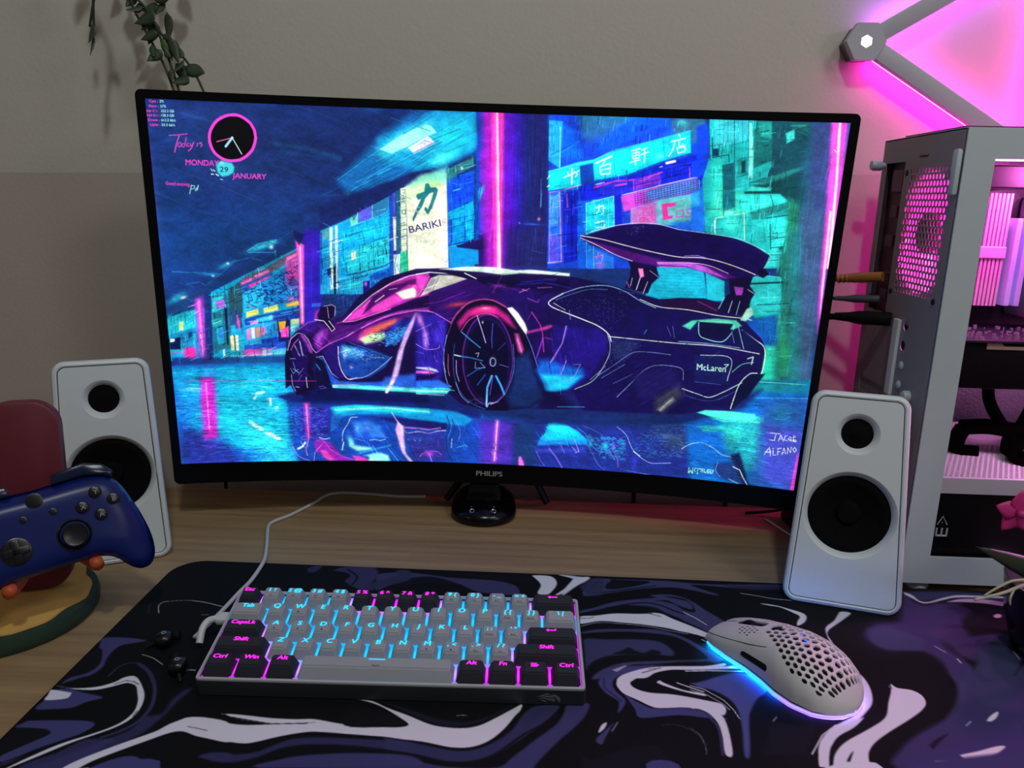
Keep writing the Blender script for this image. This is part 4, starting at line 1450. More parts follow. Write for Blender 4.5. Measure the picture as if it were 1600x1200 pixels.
P 1f3a78 .9 10.1 860,604 898,581 917,632 944,704 911,734 858,737 843,706 859,670
P 141040 1 2.0 860,604 859,632 854,659 847,684 836,704 823,719 808,729 793,731 777,727 762,716 750,699 739,677 732,651 728,623 727,595 731,567 737,542 746,520 758,503 772,492 787,487 802,488 816,495 830,508 842,527 851,550 857,576
P 1f1450 .9 5.1 854,597 854,622 850,645 843,667 834,684 822,698 809,706 796,708 782,704 770,694 758,680 749,661 743,638 739,614 739,589 742,565 747,543 755,524 766,510 778,500 791,495 804,496 817,502 829,514 839,530 847,550 852,573
L 6a2a90 .9 3.4 .4 858,604 858,625 855,645 851,665 845,683 838,698 829,711 819,721 808,727 796,729 785,728 774,723 763,714 754,702 745,687 739,670 733,650 730,630 729,609 729,588 732,568 736,549 743,532 750,517 759,505 769,496 779,490 790,488 802,489 812,494 823,502 832,514 840,528 847,544 853,563 856,583 858,604
S 3a6ac8 .9 1.7 0.8 707,569 704,610 708,658 725,700 753,728 790,744
S d8b8f8 .9 1.8 0.7 712,613 713,644 720,669
S a8c8f8 .9 1.5 0.7 711,672 725,707 746,728
S 6a9ae8 .8 1.5 0.7 858,563 862,617 858,652 843,695 823,721
S ff70b8 .9 1.5 0.8 723,534 745,503 784,485 817,494
P 0e0830 .95 1.7 848,604 847,628 844,652 837,673 829,690 818,703 806,711 793,713 780,709 768,700 757,685 749,667 743,645 739,621 739,596 741,573 747,551 754,532 764,518 776,508 788,503 800,504 812,510 824,522 833,538 841,558 846,580
L b8b0d8 1 2.4 0.8 763,491 775,525 787,562
L 4a68c8 .9 2.0 0.8 804,511 802,551 804,575
L 4ab0e8 .9 3.0 1.0 724,536 749,557 773,576
L c8f0f8 1 3.0 1.0 707,598 724,601
L 4a98d8 .9 2.5 1.0 724,601 750,604 780,611
L 3a78c8 .9 2.5 1.0 741,654 768,635 787,628
L 8ab8e8 .9 1.8 0.8 762,615 761,632 787,629 774,616
L 2a60c0 .9 3.1 1.0 768,677 788,648
L 5ab8f0 1 5.1 1.0 805,651 794,683 793,733
L 9a50e0 .9 2.0 0.9 808,651 801,704
L 4ab0f0 1 5.1 1.0 816,651 829,675 839,699
L 6a80c8 .9 2.0 0.8 825,619 847,625
L 4a4a98 .9 2.0 0.8 819,581 838,560
L c8d8f0 .9 1.7 0.7 762,592 770,590 767,601
P 1a1a48 1 1.4 818,611 818,615 817,618 816,622 814,625 811,627 809,628 806,628 803,628 801,626 798,624 796,621 795,618 794,614 794,610 795,606 796,602 798,599 800,596 802,595 805,594 808,594 810,595 813,597 815,600 817,603 818,607
L c8d8f0 .9 1.7 .4 814,613 814,614 814,616 813,618 813,620 812,621 811,622 810,623 808,624 807,624 806,624 805,623 803,623 802,622 801,620 801,619 800,617 800,615 800,613 800,611 800,609 800,608 801,606 802,605 803,603 804,603 805,602 807,602 808,602 809,602 810,603 811,604 812,606 813,607 814,609 814,611 814,613
S b8c8f0 1 1.4 0.5 795,738 800,726 810,725 803,729 823,721
L d8e8ff .9 1.5 0.7 793,704 793,737
B fff0d0 1 778 509 2.0 -0.1 0.1 3.3
N 5a7ac8 .5 60 3.5 742,721 783,712 790,740 753,738
L e048c8 .9 2.4 1.6 902,477 925,509 932,532 937,579
L f050c8 .9 5.0 3.3 893,530 922,522 951,511
B ff50c8 .8 941 516 12 -5.2 2.0 4.9
L e040c0 .8 2.0 1.7 939,542 959,546
L c050e0 .9 2.5 1.7 933,545 919,597
L d090f8 .9 2.9 1.0 994,515 984,553 971,584 954,611
L e0a0f8 .9 3.0 1.0 994,586 994,607 983,630
L a050d0 .7 1.7 1.3 892,497 902,477
B b060e0 .8 966 574 3.3 -0.2 0.2 3.4
P 1f58b0 1 8.4 922,600 972,598 1005,606 1007,644 975,667 934,648
P 20b8e0 1 5.1 932,631 973,629 1007,637 1009,669 976,684 949,683
B 30e0f0 .9 969 678 20 -1.2 0.2 4.9
P 1a1258 1 3.3 941,447 979,425 1026,408 1083,403 1150,416 1189,433 1219,446 1313,454 1360,461 1420,466 1478,534 1471,624 1419,696 1292,724 1145,731 1046,733 1018,682 1060,648 1105,583 1106,527 1080,504 1006,478
P 2a1a88 .8 4.9 959,510 1071,514 1097,533 1095,574 1055,643 1017,677 991,642 952,561
P 1f70c8 1 6.7 934,609 1039,618 1045,638 1002,678 948,681 920,630
P 28c8e8 1 5.1 931,640 1040,639 1002,675 958,683
L d0a0f8 .9 2.4 1.0 991,509 983,555 954,610
L d0a0f8 .8 2.0 0.8 996,600 985,637
L c0a8f8 .8 1.7 0.7 1033,608 1020,640 1001,654
L 9a90f0 .8 1.5 0.7 1013,609 1033,608
L 90a0e8 .8 1.5 0.7 982,627 986,655 1011,654
P 181050 1 2.4 946,446 979,425 1026,408 1073,403 1131,412 1162,440 1154,470 1130,521 1101,523 1071,504 1006,473
N 5a68b8 .6 400 2.4 956,446 1122,413 1153,450 1105,517
S f0f8f0 1 2.4 0.8 979,425 946,446 949,459 981,472 1031,489 1071,504 1098,523 1107,542
S a0c8e8 1 1.9 0.8 979,425 1026,407 1083,400 1131,412 1171,434 1210,449
S 80b8e0 .8 1.2 0.6 961,443 989,430 1041,412 1088,410
S d8f0e0 .9 1.5 0.7 1096,523 1105,553 1101,588 1070,647 1022,676
L f0f8f0 .9 1.4 0.7 956,451 986,467
P 2a1048 1 1.6 1213,432 1263,421 1310,421 1365,427 1363,451 1313,450 1228,446
S f0f0e0 1 1.9 0.8 1170,430 1219,446 1289,449 1360,458 1419,461 1443,464
L e04890 .8 1.6 1.3 1310,426 1358,446
P 58c8b0 1 1.9 1279,491 1301,475 1360,466 1407,467 1422,480 1400,492 1362,480 1315,476 1299,499
P 101040 1 1.6 1320,478 1401,477 1383,520 1326,517
S a8f0d8 1 1.6 0.6 1320,476 1401,476 1383,522 1338,519 1322,508 1318,478
S e8f8e0 1 1.9 0.8 1101,530 1179,533 1274,536 1368,536 1471,547
S a0d8e0 .8 1.7 0.8 1274,531 1344,531 1424,536
P 2a3a70 .7 6.6 1111,537 1179,538 1162,569 1135,591 1109,573
N 6a7aa8 .5 300 2.0 1107,537 1189,542 1127,612 1096,594
S e8f8e8 1 2.1 0.8 1423,490 1457,512 1480,529 1486,563 1479,614 1456,656
P 141a50 1 2.4 1400,492 1427,490 1473,525 1475,544 1409,530
L a0b8d8 .8 1.2 0.6 1401,501 1409,525
L d8f0f0 .8 1.4 0.6 1413,481 1433,538
L d8f8e8 1 2.3 0.8 1445,562 1458,556 1456,576
S 80e8c8 .9 1.9 0.8 1412,600 1433,578 1460,570
S e8f8e8 1 2.1 0.6 1472,597 1454,601 1434,628 1425,665 1419,696
P 0f1440 1 1.9 1475,599 1491,597 1457,661 1423,696 1428,654 1442,617
S c8e8d8 1 2.0 0.7 1295,654 1335,665 1364,671 1395,655 1426,634 1439,625
P 1a1f60 1 1.6 1317,563 1403,561 1407,631 1322,636
S d8f0f0 1 1.4 0.5 1331,562 1404,564 1403,623
L 5a80c8 .8 1.2 0.5 1324,633 1388,635
T c8f8e8 1 McLaren 1325.7 601.3 70.8 -0.7 -0.8 -23.2
L d8fff0 1 1.9 0.3 1392,582 1401,581
L d8fff0 1 1.9 0.3 1395,589 1401,581
S 9aa8d0 1 1.5 0.7 1132,690 1168,646 1195,613 1223,598 1261,596 1290,603 1295,630
S 8aa0d8 .9 1.5 0.7 1079,636 1121,602 1162,569 1200,564 1258,567
L b8d8f8 .8 1.3 0.7 1060,648 1097,609
L b8d8f8 .7 1.2 0.7 1089,641 1145,601
L a8c8f0 .6 1.2 0.7 1120,654 1167,625
L 4ab0e0 .9 1.8 0.9 980,727 1050,723
S 6a80b8 .7 1.2 0.7 1300,651 1306,671 1365,681 1410,661
P 5a6068 .7 10.1 1230,682 1284,642 1297,671 1253,722 1233,719
P a8b0b0 .9 4.2 1238,716 1273,679 1279,686 1248,720
L e0e8e8 .8 1.7 1.0 1243,718 1269,687
P 251e66 .9 10.0 1167,630 1223,605 1271,607 1284,642 1239,676 1192,691
P 60f0d8 1 1.7 1337,715 1358,706 1424,703 1481,705 1479,726 1389,725
L 3ae8f0 .7 1.4 0.6 1187,517 1193,507
L 6a80c8 .8 1.4 0.6 1242,494 1254,518
L 6a80c8 .8 1.4 0.6 1256,493 1263,522
P 150c3c 1 1.3 1134,336 1199,332 1206,356 1212,372 1195,390 1188,414 1130,403 1140,378 1141,354
P ff98c8 1 1.6 1159,353 1171,353 1175,372 1166,377
L e0e8f0 .9 1.9 0.6 1166,377 1159,406
L e8d0f0 .9 1.6 0.6 1185,385 1176,415
L c070d0 .8 2.3 1.0 1134,388 1142,402
L d8d8e8 .9 1.4 0.6 1147,378 1144,397
L d0c8e8 .9 1.2 0.5 1188,357 1210,372
P 150c3c 1 1.2 1376,360 1434,356 1428,380 1443,397 1436,412 1428,456 1363,446 1373,412 1385,401
P b050c8 1 1.5 1392,384 1415,385 1413,404 1399,405
L 90e0e0 .9 1.8 0.6 1373,412 1362,441
L c8e0e8 .9 1.8 0.6 1392,420 1386,449
L 90d8e0 .9 1.6 0.6 1410,419 1405,453
P b8e8d8 1 1.5 1428,437 1439,431 1445,450 1429,468 1416,466
L e8d0f0 .9 1.6 0.6 1425,389 1441,398
P 1c0c58 1 1.2 1011,283 1055,267 1100,252 1155,244 1201,245 1247,255 1293,259 1338,262 1384,269 1430,285 1465,305 1454,341 1442,353 1408,360 1386,368 1368,372 1330,355 1283,344 1237,342 1201,346 1187,352 1144,338 1091,319 1038,300
P 5a1a80 1 2.3 1028,289 1090,303 1171,320 1236,333 1282,330 1329,339 1394,361 1364,370 1321,354 1274,343 1200,344 1144,336 1077,315
P d070e0 .9 2.3 1204,334 1282,332 1320,340 1372,365 1321,354 1274,342 1205,342
S fff0e0 1 1.8 0.6 1014,280 1065,286 1122,298 1184,310 1254,320 1308,319 1354,326 1401,339 1438,352
S fff0f0 1 1.4 0.5 1014,285 1057,302 1101,322 1144,336
S f0e0f0 1 1.4 0.5 1036,270 1100,251 1155,243 1201,244 1247,254
S b8e8e0 1 1.3 0.5 1247,254 1316,260 1384,268 1430,284 1467,305 1458,331 1445,353
S f0d8f0 1 1.4 0.5 1204,337 1282,333 1328,337 1375,353
L d0b0f0 .8 1.4 0.5 1267,317 1299,314 1327,321
L ff80d0 .9 1.6 0.6 1210,346 1274,345
N 7a7ab8 .6 60 2.2 1119,257 1165,248 1166,264 1130,275
P 100830 1 1.2 1443,337 1458,336 1469,349 1457,359 1445,355
D 160 42.2 -22 .5 .7 367,513 673,407 945,380 948,445 754,453 690,539 428,613
D 120 35.4 5 .45 .6 753,380 1009,385 1169,417 948,445 786,419
D 110 39.1 80 .4 .6 883,448 1013,458 1084,554 993,680 906,598
D 150 43.2 -35 .4 .6 1019,558 1240,510 1461,542 1431,679 1194,719 1026,678
D 90 33.9 3 .4 .6 426,683 692,687 692,698 426,693
D 90 26.6 75 .4 .7 592,542 690,505 691,677 608,679
D 120 22.7 40 .5 .6 287,547 366,530 428,613 393,683 296,683
P 06060c 1 1.2 233,77 231,89 227,100 220,110 211,118 200,125 189,128 177,129 166,128 156,123 147,117 140,108 136,98 134,87 135,75 138,64 144,54 152,45 162,37 173,33 184,30 195,30 206,33 216,38 224,46 230,55 233,66
L ff48e0 1 6.3 .4 236,77 234,86 231,95 227,104 221,111 214,118 207,123 198,128 189,130 180,131 171,131 162,129 154,125 147,120 141,114 137,107 134,99 132,90 132,81 133,72 136,64 141,55 146,48 153,41 161,36 169,32 178,29 187,28 196,28 204,30 212,34 219,39 226,45 230,52 234,60 235,68 236,77
L ff70c0 1 1.7 0.4 148,89 183,79
L d8fff8 1 1.9 0.4 183,79 202,115
L a8e8f8 1 4.9 0.4 183,79 167,99
B e0ffff 1 183 79 2.8 -0.1 -0.2 2.8
T ff48d8 1 MONDAY 74.4 143.8 73.3 0.3 2.2 -18.2
B 48e0ec 1 162 151 16 -0.5 -0.8 11
P 48e0ec 1 2.2 143,146 146,137 159,133 178,136 183,145 180,158 169,165 154,168 145,159
B a0f4ff 1 155 136 5.0 -0.2 -0.4 5.1
L e0ffff 1 1.5 0.4 130,151 133,156
L e0ffff 1 1.9 0.4 135,153 139,156
L e0ffff 1 1.9 0.4 130,163 135,163
L e0ffff 1 2.6 0.4 141,163 146,166
L e0ffff .9 1.5 0.4 150,174 155,175
T 14306a 1 29 149.3 157.2 18.7 0.4 2.1 -17.2
T ff48d8 1 JANUARY 177.2 170.7 77.0 0.4 1.8 -17.3
S ff58d8 1 1.5 0.4 44,79 63,77 84,74
S ff48d8 1 2.1 0.4 66,79 59,96 53,116
S ff48d8 1 1.5 0.4 66,93 61,99 65,104 69,97 66,94
S ff48d8 1 1.5 0.4 77,96 71,97 71,103 76,101 81,82
S ff48d8 1 1.5 0.4 86,95 81,97 81,102 85,100 86,102
S ff48d8 1 1.5 0.4 89,95 90,101 97,93
S ff48d8 1 1.9 0.4 96,93 90,106 83,112
L ff58d8 1 1.4 0.4 105,94 103,101
S ff58d8 1 1.5 0.4 114,92 109,94 115,97 111,102
T ff38c8 1 Good_evening, 26.5 190.2 53.9 1.5 1.5 -10.8
S a0f8f0 1 1.5 0.4 84,189 81,199 78,210
S a0f8f0 1 1.3 0.4 83,191 90,191 88,197 82,199
S a0f8f0 1 1.3 0.4 95,196 91,199 93,202 99,189 96,201
T ff48d8 1 Cpu_: 8.0 8.1 18.8 -0.5 0.9 -7.8
T a8f4f4 1 2% 30.1 7.7 8.9 -0.2 0.9 -7.8
T ff48d8 1 Ram_: 7.0 18.8 20.0 -0.5 0.9 -7.8
T a8f4f4 1 27% 30.6 18.4 12.4 -0.3 0.9 -7.8
T ff48d8 1 Hdd_C:\_: -3.7 29.5 30.9 -0.8 0.8 -7.2
T a8f4f4 1 222.2_GB 31.1 28.6 27.9 -0.7 0.9 -7.8
T ff48d8 1 Hdd_E:\_: -3.5 39.0 30.0 -0.7 0.8 -7.2
T a8f4f4 1 138.3_GB 30.8 38.2 27.3 -0.7 0.9 -7.9
T ff48d8 1 Down_: 2.0 49.0 24.8 -0.6 0.9 -7.9
T a8f4f4 1 612.2_kb/s 29.9 48.5 31.0 -0.7 0.9 -7.9
T ff48d8 1 Uplo_: 5.2 59.2 21.9 -0.5 0.9 -7.9
T a8f4f4 1 33.3_kb/s 29.8 58.8 28.6 -0.6 0.9 -7.9"""

